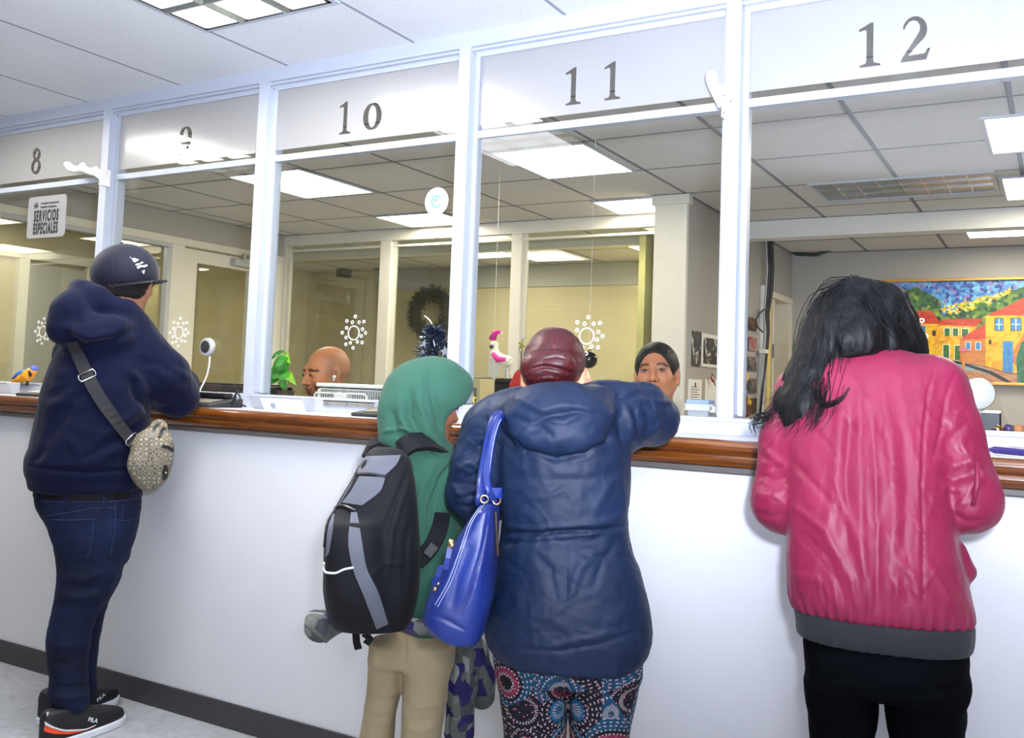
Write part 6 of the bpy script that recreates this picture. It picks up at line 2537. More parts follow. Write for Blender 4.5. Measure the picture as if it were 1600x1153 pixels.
    for s in (-1, 1):
        x = (W(1312, 1153)[0] if s < 0 else W(1446, 1153)[0])
        S = SDF((x - .1, -.15, 0), (x + .1, .25, .16), .006)
        shoe_sdf(S, (x, -.07, .004), -4 * s, .24, .040, .06)
        v, q = S.mesh()
        skin_object('shoe', v, q, M['dark_plastic'], P)

    # hair
    S = SDF((-.42, -.15, 1.05), (.35, .42, 1.6), .005)
    S.ell(W(1336, 512, .18), (.096, .115, .100), 0)
    S.ell(W(1330, 535, .11), (.085, .085, .062), .04)
    S.cone(W(1345, 525, .10), W(1400, 545, .12), .05, .03, .03)
    S.chain([W(1330, 478, .16), W(1302, 520, .12), W(1285, 565, .10), W(1270, 605, .07), W(1252, 640, .035), W(1236, 662, .02)], [.05, .062, .058, .058, .045, .015], .03)
    S.chain([W(1290, 600, .06), W(1282, 635, .02), W(1270, 658, .0)], [.035, .03, .012], .03)
    S.chain([W(1262, 600, .10), W(1232, 630, .07), W(1205, 652, .06)], [.035, .024, .010], .03)
    S.chain([W(1345, 470, .16), W(1378, 492, .17), W(1404, 520, .17), W(1425, 540, .17), W(1440, 553, .17)], [.05, .062, .045, .026, .010], .03)
    S.chain([W(1340, 500, .12), W(1362, 525, .13), W(1390, 540, .14)], [.045, .030, .015], .03)
    v, q = S.mesh()
    v = relax(v, q, 2)
    v = lumpy(v, q, 21, 70, .0045, (1, 1, .18), True)
    v = lumpy(v, q, 22, 150, .0018, (1, 1, .12), True)
    m = MB()
    G = [[(*W(1330, 448, .19), .016), (*W(1290, 470, .13), .03), (*W(1262, 530, .10), .03), (*W(1255, 590, .08), .03), (*W(1225, 635, .06), .03), (*W(1192, 668, .05), .035)],
         [(*W(1330, 448, .18), .016), (*W(1300, 480, .10), .03), (*W(1280, 550, .06), .03), (*W(1262, 610, .02), .03), (*W(1245, 650, .0), .03), (*W(1228, 674, -.02), .03)],
         [(*W(1335, 448, .18), .016), (*W(1312, 490, .09), .03), (*W(1300, 550, .05), .03), (*W(1290, 600, .02), .025), (*W(1280, 640, -.03), .025), (*W(1262, 672, -.04), .025)],
         [(*W(1338, 446, .18), .016), (*W(1365, 465, .12), .03), (*W(1398, 500, .12), .03), (*W(1425, 530, .13), .025), (*W(1443, 556, .14), .02)],
         [(*W(1338, 446, .18), .016), (*W(1350, 480, .09), .03), (*W(1372, 515, .09), .03), (*W(1400, 538, .11), .025), (*W(1420, 548, .12), .02)],
         [(*W(1340, 448, .2), .016), (*W(1380, 470, .17), .03), (*W(1415, 515, .16), .025), (*W(1440, 548, .15), .016)],
         [(*W(1335, 448, .18), .016), (*W(1328, 490, .085), .03), (*W(1322, 540, .06), .02), (*W(1310, 570, .04), .02)]]
    strands(m, G, 75, 4, .0012)
    strands(m, [[(*W(1275, 610, .0), .006), (*W(1290, 634, -.045), .006), (*W(1312, 626, -.058), .005), (*W(1330, 604, -.056), .003)]], 30, 6, .0007)
    strands(m, [[(*W(1230, 640, .05), .01), (*W(1205, 650, .04), .012), (*W(1182, 658, .04), .016), (*W(1186, 678, .03), .012)],
                [(*W(1262, 600, .03), .03), (*W(1245, 640, .0), .03), (*W(1228, 668, -.02), .028)], [(*W(1285, 600, .01), .025), (*W(1278, 640, -.03), .025), (*W(1262, 672, -.045), .022)],
                [(*W(1250, 600, .06), .03), (*W(1222, 640, .03), .025), (*W(1200, 668, .02), .02)], [(*W(1270, 560, .06), .03), (*W(1252, 610, .04), .03), (*W(1232, 650, .0), .03)]], 60, 7, .0009)
    hv, hq = np.array(m.v), [f for f in m.f if len(f) == 4]
    v, q = merge([(v, q), (hv, np.array(hq))])
    skin_object('hair', v, q, hair_mat('black_hair', '#040405', '#0c0b0e', .52), P)


build_pink()
# ------------------------------------------------------------------ things on and behind the counter
def wall_pt(px, py, x):
    return at_x(px, py, x)


# white coat-hook shaped brackets screwed to two of the posts
def hook(px_pts, y, label, pxw):
    P = [at_y(a, b, y) for a, b in px_pts]
    t = empty('sign_bracket', P[-1], 0, label, 'bracket', 'white brackets on the window posts')
    m = MB()
    m.tube([P[0] + np.array([0, 0, .006])] + P, [.014, .016] + [.017] * (len(P) - 3) + [.020, .024], 12)
    for q in P[1:-1:2]:
        m.ball(q + np.array([0, 0, .008]), .019, 12, 8)
    m.build('bracket_arm', M['white_plastic'], t, smooth=True)
    e = P[-1]
    MB().box(e[0] - .006, e[0] + .01, y - .02, .0, e[2] - .045, e[2] + .03).build('mounting_plate', M['white_plastic'], t, bevel=.004)
    for dz in (-.032, .018):
        MB().lathe([(.0035, 0), (.002, .002)], (e[0] + .003, y - .02, e[2] + dz), (0, -1, 0), 10).build('screw', M['screw'], t)


hook([(105, 256), (110, 263), (120, 265), (130, 263), (141, 268), (150, 269), (162, 275)], -.03, 'white wavy plastic bracket on the post between panes 8 and 9', 60)
hook([(1111, 116), (1112, 126), (1116, 136), (1123, 146), (1133, 162)], -.03, 'white plastic bracket on the post between panes 11 and 12', 30)

# hanging notice
s0, s1, s2 = at_y(46, 309, .028), at_y(105, 302, .028), at_y(44, 373, .028)
sg = empty('sign', (s0 + s1) / 2, 0, 'silver hanging sign reading SERVICIOS ESPECIALES on the left pane', 'sign')
ux = (s1 - s0)
W_ = np.linalg.norm(ux)
ux = np.array([1., 0, 0])
uy = np.array([0, 0, 1.])
H_ = s0[2] - s2[2]
r = .018
pl = []
for (cx, cy, a0) in ((W_ - r, r, -90), (W_ - r, H_ - r, 0), (r, H_ - r, 90), (r, r, 180)):
    for i in range(7):
        a = math.radians(a0 + i * 15)
        pl.append((cx + r * math.cos(a), cy + r * math.sin(a)))
O_ = np.array([s0[0], .026, s2[2]])
MB().prism(pl, O_, ux, uy, (0, .004, 0)).build('panel', plain('brushed_silver_sheet', '#a9a9ab', .35, .35), sg)
fo = O_ + np.array([0, -.0012, 0])
text_mesh('lettering', 'SERVICIOS', .072, M['ink'], fo + ux * W_ * .50 + uy * H_ * .40, ux, uy, sg, .0006, .0032, 'CENTER', .43, 1.32)
text_mesh('lettering', 'ESPECIALES', .072, M['ink'], fo + ux * W_ * .50 + uy * H_ * .10, ux, uy, sg, .0006, .0032, 'CENTER', .395, 1.32)
text_mesh('small_lettering', 'Consulado General de la', .0155, M['ink'], fo + ux * W_ * .34 + uy * H_ * .80, ux, uy, sg, .0006, .0001, 'LEFT', .86)
text_mesh('small_lettering', 'República Dominicana', .0155, M['ink'], fo + ux * W_ * .34 + uy * H_ * .71, ux, uy, sg, .0006, .0001, 'LEFT', .86)


def crest(m, o, ux, uy, s):
    """small heraldic shield with a ribbon above and leaves beside it"""
    m.prism([(-.5 * s, .5 * s), (-.5 * s, -.1 * s), (-.3 * s, -.5 * s), (0, -.7 * s), (.3 * s, -.5 * s), (.5 * s, -.1 * s), (.5 * s, .5 * s)], o, ux, uy, (0, -.0004, 0))
    for sg_ in (-1, 1):
        m.tube([o + ux * (sg_ * .45 * s) - uy * .8 * s, o + ux * (sg_ * .85 * s) - uy * .2 * s, o + ux * (sg_ * .7 * s) + uy * .4 * s], .10 * s, 6)
    m.tube([o - ux * .7 * s + uy * .75 * s, o + uy * .98 * s, o + ux * .7 * s + uy * .75 * s], .10 * s, 6)


m = MB()
crest(m, fo + ux * W_ * .22 + uy * H_ * .78, ux, uy, .016)
m.build('crest', plain('dark_grey_print', '#3c3c40', .6), sg)

# round sticker on the glass
c = np.array([-1.916, GY - .0008, 1.868])
st = empty('sticker', c, 0, 'round white and blue disinfection sticker on the glass beside the second post', 'sticker')


def ring2(m, c, r0, r1, a0=0, a1=360, n=48, y=0.):
    vs, fs = [], []
    for i in range(n + 1):
        a = math.radians(a0 + (a1 - a0) * i / n)
        for r in (r0, r1):
            vs.append(c + np.array([r * math.cos(a), y, r * math.sin(a)]))
    for i in range(n):
        fs.append((2 * i, 2 * i + 1, 2 * i + 3, 2 * i + 2))
    return m.add(vs, fs)


stw = plain('sticker_white', '#f0f0f0', .5)
ring2(MB(), c, 0, .050, y=0).build('disc', stw, st)
m = MB()
ring2(m, c, .0285, .0300, y=-.0004)
m.build('pink_ring', plain('sticker_pink', '#d9a9a4', .5), st)
m = MB()
ring2(m, c, .013, .025, 20, 330, y=-.0005)
m.build('blue_ring', plain('sticker_blue', '#6fb6e0', .5), st)
m = MB()
ring2(m, c, 0, .011, 60, 220, y=-.0005)
m.build('brown_mark', plain('sticker_brown', '#8d7568', .5), st)
txt = 'DISINFECTED BY'
gk = plain('sticker_grey', '#55585c', .6)
for i, chh in enumerate(txt):
    if chh == ' ':
        continue
    a = math.radians(195 - i * 14.5)
    rad_ = np.array([math.cos(a), 0, math.sin(a)])
    tan_ = np.array([math.sin(a), 0, -math.cos(a)])
    text_mesh('lettering', chh, .0125, gk, c + rad_ * .0345 + np.array([0, -.0006, 0]), tan_, rad_, st, .0003, .0004, 'CENTER')

# intercom ring with its coiled cable
p = at_y(325, 542, GY - .012)
ic = empty('intercom', p, 0, 'round grey intercom speaker stuck to the glass of pane 9', 'intercom')
MB().lathe([(.010, 0), (.026, .001), (.034, .004), (.037, .012), (.036, .022), (.032, .026)], p + np.array([0, .012, 0]), (0, -1, 0), 32).build('housing', plain('silver_plastic', '#c9cacd', .3, .3), ic, smooth='auto')
MB().lathe([(.001, 0), (.024, 0), (.025, .003), (.022, .004), (.001, .003)], p + np.array([0, -.0145, 0]), (0, -1, 0), 28).build('membrane', M['dark_plastic'], ic, smooth='auto')
pts = [at_y(x, y, yy) for x, y, yy in ((328, 557, .0), (327, 570, -.01), (324, 585, -.02), (319, 597, -.03), (313, 608, -.05), (311, 618, -.08))]
MB().tube(pts, .0032, 8).build('cable', M['white_cable'], ic, smooth=True)


# signature pads on the counter: dark slab with a smaller reader on top
def sigpad(x, y, label, rz=0.):
    t = empty('signature_pad', (x, y, 1.104), rz, label, 'signature pad', 'black signature pads on the counter')
    MB().prism([(-.085, 0), (.085, 0), (.085, .034), (-.085, .012)], (-.12, 0, 0), (0, 1, 0), (0, 0, 1), (.24, 0, 0)).build('base', M['dark_plastic'], t, bevel=.004, world=False)
    MB().prism([(-.060, .0175), (.02, .0285), (.02, .0292), (-.060, .0182)], (-.09, 0, 0), (0, 1, 0), (0, 0, 1), (.18, 0, 0)).build('screen', plain('grey_screen', '#8d8877', .3), t, world=False)
    MB().box(-.10, .07, .035, .08, .032, .052).build('reader', M['black_plastic'], t, bevel=.004, world=False)
    MB().tube([(.09, .06, .03), (.115, .055, .06), (.135, .05, .045), (.15, .045, .015), (.17, .05, .006)], .0035, 8).build('cable', M['cable'], t, smooth=True, world=False)
    MB().tube([(.125, .03, .01), (.127, .035, .045)], .006, 8).build('stylus', M['black_plastic'], t, world=False)


sigpad(-2.80, -.165, 'black signature pad on the counter beside the elbow of the man in the cap')
sigpad(-1.93, -.13, 'black signature pad on the counter beside the boy in the green hood')
sigpad(-3.72, -.165, 'black signature pad on the counter behind the man in the cap at the left')


# slanted trays with a paper front
def tray(x0, x1, label):
    t = empty('document_tray', ((x0 + x1) / 2, -.06, 1.104), 0, label, 'tray', 'grey document trays on the counter')
    MB().prism([(-.055, 0), (-.015, 0), (-.015, .052), (-.085, .052)], (x0, -.045, 1.104), (0, 1, 0), (0, 0, 1), (x1 - x0, 0, 0)).build('box', M['grey_plastic'], t, bevel=.003)
    a = np.array([x0 + (x1 - x0) * .22, -.1005, 1.104])
    sl = np.array([0, -.03, .052])
    sl2 = sl / np.linalg.norm(sl)
    n_ = np.array([0, -.866, -.5])
    o = a + n_ * .002
    MB().prism([(0, .002), ((x1 - x0) * .78, .002), ((x1 - x0) * .78, .05), (0, .05)], o, (1, 0, 0), sl2, n_ * .001).build('paper_front', M['paper'], t)
    m = MB()
    cc_ = o + np.array([(x1 - x0) * .20, 0, 0]) + sl2 * .020 + n_ * .0014
    vs = []
    m.torus(cc_, n_, .010, .0012, 26, 6)
    m.torus(cc_, n_, .005, .0010, 20, 6)
    m.build('logo', plain('blue_print', '#5d6c9c', .6), t)
    m = MB()
    for k in range(3):
        q = o + np.array([(x1 - x0) * .30, 0, 0]) + sl2 * (.014 + .007 * k) + n_ * .0014
        m.obox(q + np.array([.03, 0, 0]), (1, 0, 0), sl2, n_, .028 - .006 * k, .0005, .0002)
    m.build('printed_line', plain('pale_print', '#b9bccb', .7), t)


tray(-2.605, -2.345, 'grey document tray with a white printed front below the potted plant')
tray(-4.62, -4.10, 'grey document tray with a blank white front at the left end of the counter')

# plate screwed along the pass-through
pa, pb = -2.345, -2.115
t = empty('pass_plate', ((pa + pb) / 2, -.01, 1.128), 0, 'metal strip with screws along the counter curb right of the paper tray', 'metal strip')
MB().box(pa, pb, -.014, .03, 1.142, 1.147).box(pa, pb, -.014, -.009, 1.128, 1.147).build('strip', plain('worn_metal', '#a8a49c', .4, .6), t, bevel=.001)
m = MB()
for i in range(5):
    m.lathe([(.004, 0), (.003, .002)], (pa + .02 + i * (pb - pa - .04) / 4, -.014, 1.136), (0, -1, 0), 10)
m.build('screw', M['screw'], t)

# potted plant behind the glass
b = at_y(446, 617, .20)
pt = empty('potted_plant', (b[0], b[1], .735), 0, 'small green leafy plant in a dark pot behind the glass left of the bald man', 'potted plant')
MB().box(b[0] - .07, b[0] + .07, b[1] - .05, b[1] + .05, .735, 1.13).build('stand', M['grey_plastic'], pt, bevel=.004)
MB().lathe([(.030, 1.13), (.036, 1.165), (.038, 1.17), (.034, 1.17), (.030, 1.155), (.001, 1.155)], (b[0], b[1], 0), (0, 0, 1), 20).build('pot', plain('brown_pot', '#4d4338', .6), pt, smooth='auto')


def leaf_mb(m, base, tip, width, nrm, bend=.01):
    base, tip = np.array(base, float), np.array(tip, float)
    d = tip - base
    L = np.linalg.norm(d)
    d /= L
    n_ = np.array(nrm, float)
    n_ -= d * (n_ @ d)
    n_ /= np.linalg.norm(n_)
    sd = np.cross(d, n_)
    vs, K = [], 8
    for i in range(K + 1):
        t = i / K
        w = width * (math.sin(math.pi * min(1, t * 1.02) ** .75)) * (1 - .25 * t)
        c_ = base + d * L * t + n_ * (bend * math.sin(math.pi * t))
        for s_, up in ((-1, .18), (0, 0), (1, .18)):
            vs.append(c_ + sd * w * s_ + n_ * w * up)
    o = len(vs)
    vs += [p_ - n_ * .0012 for p_ in vs]
    fs = []
    for i in range(K):
        for j in range(2):
            a = i * 3 + j
            fs += [(a, a + 1, a + 4, a + 3), (o + a, o + a + 3, o + a + 4, o + a + 1)]
    m.add(vs, fs)


lg = plain('leaf_green', '#3f9a2a', .4, var=.2, vscale=40)
lg2 = plain('light_leaf_green', '#8cc02c', .4, var=.2, vscale=40)
stm = MB()
for (tx, ty, wd, L, mt, dy) in ((440, 575, .034, 17, lg, 0), (431, 586, .034, 18, lg, .02), (446, 588, .032, 15, lg, -.01), (449, 560, .020, 14, lg2, 0), (456, 592, .018, 18, lg2, -.01), (443, 601, .016, 12, lg, .0), (433, 556, .012, 14, lg, .03), (428, 598, .014, 12, lg, .02), (437, 568, .026, 16, lg, -.02)):
    a = at_y(tx, ty, b[1] + dy)
    ang = random.uniform(-.5, .9)
    dirx = 1 if tx > 440 else -1
    d = np.array([dirx * math.cos(ang) * .8, -.25, -.55 + .1 * math.sin(ang)])
    d /= np.linalg.norm(d)
    Lm = L / 345 * 1.9
    m = MB()
    leaf_mb(m, a - d * Lm * .5, a + d * Lm * .5, wd, (.15, -1, .45))
    m.build('leaf', mt, pt, smooth=True)
    stm.tube([(b[0], b[1], 1.16), (b[0] + (a[0] - b[0]) * .4, b[1] + dy * .3, 1.16 + (a[2] - 1.16) * .7), a - d * Lm * .45], [.003, .0025, .0015], 6)
stm.build('stem', plain('pale_stem', '#7c8c5a', .6), pt, smooth=True)

# white monitor seen from behind, with its handle frame
q0 = at_y(500, 606, .42)
mo = empty('monitor', (q0[0] + .22, .42, .735), 0, 'white monitor seen from behind with ribbed vents in front of the bald man', 'monitor')
x0, x1, zt = q0[0], q0[0] + .46, q0[2] + .018
MB().prism([(-.02, 0), (.14, .02), (.14, -.29), (-.02, -.33)], (x0, .42, zt - .02), (0, 1, 0), (0, 0, 1), (x1 - x0, 0, 0)).build('shell', M['white_plastic'], mo, bevel=.008)
m = MB()
m.box(x0 - .006, x1 + .006, .40, .565, zt - .012, zt + .004)
m.build('top_bezel', M['white_plastic'], mo, bevel=.004)
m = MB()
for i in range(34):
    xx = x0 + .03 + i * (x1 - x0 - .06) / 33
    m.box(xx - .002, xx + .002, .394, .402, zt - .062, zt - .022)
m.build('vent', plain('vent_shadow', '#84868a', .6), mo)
m = MB()
m.tube([(x0 + .012, .375, zt - .085), (x0 + .012, .375, zt - .045), (x0 + .02, .375, zt - .038), (x0 + .28, .375, zt - .036), (x0 + .288, .375, zt - .045), (x0 + .288, .375, zt - .085)], .005, 8)
m.tube([(x0 + .012, .375, zt - .08), (x0 + .012, .42, zt - .08)], .004, 8)
m.tube([(x0 + .288, .375, zt - .08), (x0 + .288, .42, zt - .08)], .004, 8)
m.build('handle', M['white_plastic'], mo, smooth=True)
MB().box(x0 + .12, x0 + .19, .365, .40, zt - .09, zt - .035).build('port_cover', M['white_plastic'], mo, bevel=.004)
MB().lathe([(.11, 0), (.11, .012), (.03, .02), (.025, .13)], ((x0 + x1) / 2, .50, .735), (0, 0, 1), 24).build('stand', M['white_plastic'], mo, smooth='auto')
MB().tube([at_y(x, y, .2) for x, y in ((596, 640), (588, 628), (580, 624), (578, 632))], .004, 8).build('cable', M['cable'], mo, smooth=True)

# tinsel tree with foil stars
tb = at_y(684, 640, .20)
tr = empty('tinsel_tree', (tb[0], tb[1], .735), 0, 'small dark blue tinsel tree with silver stars behind the boy in the green hood', 'christmas tree')
apex = at_y(678, 512, .20)
bz = 1.02
MB().lathe([(.07, .735), (.07, .75), (.012, .76), (.012, bz)], (tb[0], tb[1], 0), (0, 0, 1), 16).build('foot', M['dark_plastic'], tr)
rs = np.random.RandomState(5)
mats = [plain('blue_tinsel', '#1d3c6e', .25, .7), plain('dark_tinsel', '#0e1c34', .3, .6), plain('silver_tinsel', '#c9cfe6', .15, 1.)]
m = MB()
Hh = apex[2] - bz
for i in range(2600):
    t = rs.rand() ** .8
    z = bz + Hh * t
    rr = .165 * (1 - t) + .020
    a = rs.rand() * 6.283
    k = rs.rand() ** .5
    c_ = np.array([apex[0] + rr * k * math.cos(a) + (tb[0] - apex[0]) * (1 - t), apex[1] + rr * k * math.sin(a), z])
    d = np.array([math.cos(a), math.sin(a), rs.normal() * .8]) + rs.normal(size=3) * .5
    d /= np.linalg.norm(d)
    s_ = np.cross(d, rs.normal(size=3))
    s_ /= np.linalg.norm(s_)
    m.cur = int(rs.choice(3, p=[.46, .34, .20]))
    L, w = .026, .0019
    m.add([c_ - s_ * w, c_ + s_ * w, c_ + d * L + s_ * w * .5, c_ + d * L - s_ * w * .5], [(0, 1, 2, 3)])
m.build('tinsel', mats, tr)
MB().tube([apex - np.array([0, 0, Hh]), apex], [.05, .006], 10).build('core', mats[1], tr)
sm = plain('silver_foil', '#d6d8ea', .25, .6)
for (px, py, r_, dy) in ((662, 537, .017, -.05), (695, 549, .021, -.07), (705, 546, .022, -.05), (659, 551, .014, -.04), (711, 580, .012, -.02), (714, 618, .020, -.05), (722, 626, .018, -.05), (718, 634, .012, -.06)):
    c_ = at_y(px, py, tb[1] + dy)
    poly = []
    for k in range(10):
        a = math.pi / 2 + k * math.pi / 5 + px
        rr = r_ if k % 2 == 0 else r_ * .45
        poly.append((rr * math.cos(a), rr * math.sin(a)))
    MB().prism(poly, c_, (.96, .1, .1), (-.1, .1, .99), (0, .003, 0)).build('star', sm, tr)
MB().tube([apex, at_y(671, 500, .2), at_y(663, 493, .2)], [.004, .003, .001], 6).build('top_sprig', sm, tr)
p_ = at_y(738, 623, .2)
sr = empty('star_ornament', (p_[0], p_[1], p_[2]), 0, 'tiny yellow paper star at the bottom corner of the pane right of the tinsel tree', 'ornament')
MB().prism([(0, .02), (.005, .006), (.017, .006), (.007, -.003), (.010, -.018), (0, -.008), (-.010, -.018), (-.007, -.003), (-.017, .006), (-.005, .006)], p_, (1, 0, 0), (0, 0, 1), (0, .003, 0)).build('star', plain('yellow_paper', '#e8d23a', .6), sr)

# llama hanging with a pink santa hat
y_ = 1.9


def L_(px, py):
    return at_y(px, py, y_)


ll = empty('llama_ornament', L_(775, 590), 0, 'white toy llama with a pink hat and saddle hanging in the partition pane', 'toy')
S = SDF(L_(755, 612) - np.array([0, .1, 0]), L_(795, 518) + np.array([0, .1, 0]), .0035)
S.chain([L_(772, 588), L_(771, 560), L_(772, 545)], [.016, .022, .022], .01)
S.ell(L_(772, 538), (.024, .024, .022), .01)
S.chain([L_(772, 552), L_(788, 564), L_(800, 566)], [.022, .03, .028], .015)
for x in (766, 778, 790, 798):
    S.cone(L_(x if x < 780 else x, 566), L_(x - 1, 587), .011, .009, .006)
v, q = S.mesh()
v = lumpy(v, q, 91, 260, .0025, octv=2)
wool = plain('white_wool', '#e9e4d2', .95, bstr=.5, bscale=300)
me_o = skin_object('body', v, q, wool, None)
me_o.parent = ll
me_o.data.transform(root_mat(ll).inverted())
m = MB()
m.tube([L_(769, 531), L_(773, 521), L_(779, 518), L_(783, 521)], [.022, .017, .010, .005], 10)
m.build('hat', plain('pink_felt', '#e0309a', .9), ll, smooth=True)
MB().ball(L_(784, 521), .007, 10, 7).build('pompom', wool, ll, smooth=True)
MB().ball(L_(771, 542) + np.array([0, -.018, 0]), (.016, .010, .012), 12, 8).build('muzzle', plain('grey_felt', '#4a4c4a', .9), ll, smooth=True)
m = MB()
m.tube([L_(774, 553) + np.array([0, -.024, 0]), L_(782, 562) + np.array([0, -.032, 0]), L_(794, 562) + np.array([0, -.030, 0])], [.012, .018, .012], 10)
m.build('saddle', plain('pink_saddle', '#ef3fa0', .9), ll, smooth=True)
MB().tube([L_(772, 520), np.array([L_(772, 520)[0], y_, ZC])], .0008, 5).build('thread', M['white_cable'], ll)

# dark round ornament near the speak holes of pane 11 and a twig
p_ = at_y(920, 562, .7)
go = empty('hanging_bauble', p_, 0, 'dark shiny round bauble hanging beside the red-brown hair', 'bauble')
MB().ball(p_, .034, 24, 14).build('ball', plain('dark_mirror', '#3c3a34', .12, .8), go, smooth=True)
MB().lathe([(.008, .032), (.008, .042), (.003, .044)], p_, (0, 0, 1), 12).build('cap', M['brass'], go)
MB().tube([p_ + np.array([0, 0, .044]), (p_[0], p_[1], ZC)], .0006, 5).build('thread', M['white_cable'], go)
tw = empty('dried_twig', at_y(813, 600, 1.9), 0, 'dried yellowish twig standing left of the red-brown hair bun', 'twig')
m = MB()
for k, (a, b_) in enumerate((((813, 600), (815, 530)), ((813, 570), (818, 527)), ((814, 560), (811, 545)), ((813, 580), (818, 560)))):
    m.tube([at_y(a[0], a[1], 1.9), at_y((a[0] + b_[0]) / 2 + 1, (a[1] + b_[1]) / 2, 1.9), at_y(b_[0], b_[1], 1.9)], .002, 5)
m.build('stem', plain('twig_brown', '#5b4a30', .8), tw)
m = MB()
for (x, y) in ((815, 537), (813, 542), (816, 548), (818, 540), (812, 536)):
    m.ball(at_y(x, y, 1.89), .008, 8, 6)
m.build('blossom', plain('dry_blossom', '#a39a2c', .9), tw)
MB().lathe([(.06, 0), (.07, .4), (.04, 1.0), (.025, 1.2)], (at_y(813, 600, 1.9)[0], 1.9, 0), (0, 0, 1), 14).build('vase', M['dark_plastic'], tw)

# red pouch behind the bun; black copier with boxes behind the clerks
cb = empty('copier', (-2.55, 2.35, 0), 0, 'black office copier standing against the back partition', 'copier')
MB().box(-3.06, -2.06, 2.2, 2.75, .05, 1.24).build('body', plain('copier_black', '#1d1d1f', .5), cb, bevel=.01)
MB().box(-3.08, -2.04, 2.18, 2.77, 1.24, 1.265).build('lid', plain('copier_lid', '#252528', .4), cb, bevel=.006)
MB().box(-2.85, -2.72, 2.192, 2.2, 1.17, 1.19).box(-2.6, -2.2, 2.192, 2.2, 1.0, 1.1).build('panel', M['dark_plastic'], cb)
MB().box(-3.04, -2.08, 2.22, 2.72, 0, .05).build('foot', M['dark_plastic'], cb)
q_ = at_y(812, 592, .45)
rp = empty('red_pouch', (q_[0], q_[1], .735), 0, 'red rounded pouch peeking out left of the red-brown hair bun', 'pouch')
S = SDF(q_ - .12, q_ + .12, .004)
S.ell(q_ + np.array([.012, 0, -.005]), (.040, .03, .045), 0)
S.box(q_ + np.array([.012, 0, -.05]), (.045, .03, .04), .015, .02)
v, q = S.mesh()
o = skin_object('pouch_body', v, q, plain('red_fabric', '#c8221e', .7), None)
o.parent = rp
o.data.transform(root_mat(rp).inverted())
MB().box(q_[0] - .03, q_[0] + .05, .42, .48, .735, q_[2] - .085).build('stand', M['dark_plastic'], rp)


def carton(name, x0, x1, y0, y1, z0, z1, col, label):
    t = empty(name, ((x0 + x1) / 2, (y0 + y1) / 2, z0), 0, label, 'box')
    MB().box(x0, x1, y0, y1, z0, z1).build('carton', plain(name + '_card', col, .8), t, bevel=.002)
    return t


a0, a1 = at_y(733, 591, 1.6), at_y(749, 640, 1.6)
t = carton('beige_box', a0[0], a1[0], 1.6, 1.75, .735, a0[2], '#c9bc8c', 'tall beige box with a dark printed strip left of the black copier')
MB().box(a0[0] + .03, a0[0] + .05, 1.597, 1.6, a0[2] - .13, a0[2] - .05).build('printed_strip', plain('strip_print', '#77705c', .7), t)
MB().box(a0[0] - .05, a1[0] + .30, 1.52, 1.9, .70, .735).box(a0[0] - .03, a0[0], 1.55, 1.85, 0, .70).box(a1[0] + .25, a1[0] + .28, 1.55, 1.85, 0, .70).build('table_top', M['grey_plastic'], empty('side_table', (a0[0], 1.7, 0), 0, 'low grey side table behind the glass, holding the cartons', 'table'))
a0, a1 = at_y(765, 623, 1.6), at_y(784, 640, 1.6)
t = carton('cardboard_box', a0[0], a1[0], 1.6, 1.74, .735, a0[2], '#a68d6a', 'small brown cardboard box with open flaps in front of the copier')
m = MB()
m.add([at_y(764, 620, 1.6), at_y(771, 622, 1.6), at_y(770, 624, 1.6), at_y(765, 624, 1.6)], [(0, 1, 2, 3)])
m.add([at_y(770, 617, 1.66), at_y(774, 616, 1.66), at_y(774, 622, 1.66), at_y(772, 620, 1.66)], [(0, 1, 2, 3)])
m.build('flap', M['paper'], t)
a0, a1 = at_y(310, 597, .40), at_y(382, 616, .40)
t = empty('printer', ((a0[0] + a1[0]) / 2, .45, .735), 0, 'low black printer behind the glass below the intercom', 'printer')
MB().box(a0[0] - .05, a1[0] + .03, .40, .68, .745, a0[2] - .008).build('body', M['dark_plastic'], t, bevel=.006)
MB().box(a0[0] - .03, a1[0] + .01, .42, .66, a0[2] - .008, a0[2]).build('lid', plain('dark_lid', '#332f2b', .5), t, bevel=.003)
MB().box(a0[0] - .03, a1[0] + .01, .42, .66, .735, .745).build('foot', M['black_plastic'], t)

# parrot figurine on the tray at the far left
y_ = -.02
pr = empty('parrot_figurine', at_y(40, 600, y_), 0, 'yellow and blue toy parrot on the counter at the far left', 'figurine')
S = SDF(at_y(10, 605, y_) - .06, at_y(66, 565, y_) + .06, .003)
S.chain([at_y(20, 596, y_), at_y(34, 591, y_), at_y(44, 586, y_), at_y(51, 580, y_)], [.008, .020, .026, .020], .01)
v, q = S.mesh()
o = skin_object('body', v, q, plain('parrot_yellow', '#f0a01c', .5), None)
o.parent = pr
o.data.transform(root_mat(pr).inverted())
m = MB()
m.tube([at_y(22, 593, y_) + np.array([0, -.006, .004]), at_y(32, 586, y_) + np.array([0, -.010, .002]), at_y(42, 580, y_) + np.array([0, -.010, .002])], [.006, .013, .010], 10)
m.build('wing', plain('parrot_blue', '#2f6cc0', .5), pr, smooth=True)
MB().ball(at_y(53, 576, y_), .0165, 14, 9).build('head', plain('parrot_violet', '#5f6ad0', .5), pr, smooth=True)
MB().ball(at_y(49.5, 578, y_) + np.array([-.002, -.010, 0]), .0095, 12, 8).build('face_patch', plain('parrot_white', '#e8e8e0', .5), pr, smooth=True)
MB().tube([at_y(51, 580, y_) + np.array([.002, -.014, 0]), at_y(52, 585, y_) + np.array([0, -.014, 0]), at_y(50, 589, y_) + np.array([0, -.010, 0])], [.009, .008, .003], 10).build('beak', M['ink'], pr, smooth=True)
MB().tube([at_y(43, 590, y_), (at_y(43, 590, y_)[0], y_, 1.142)], .006, 8).build('foot', M['ink'], pr)

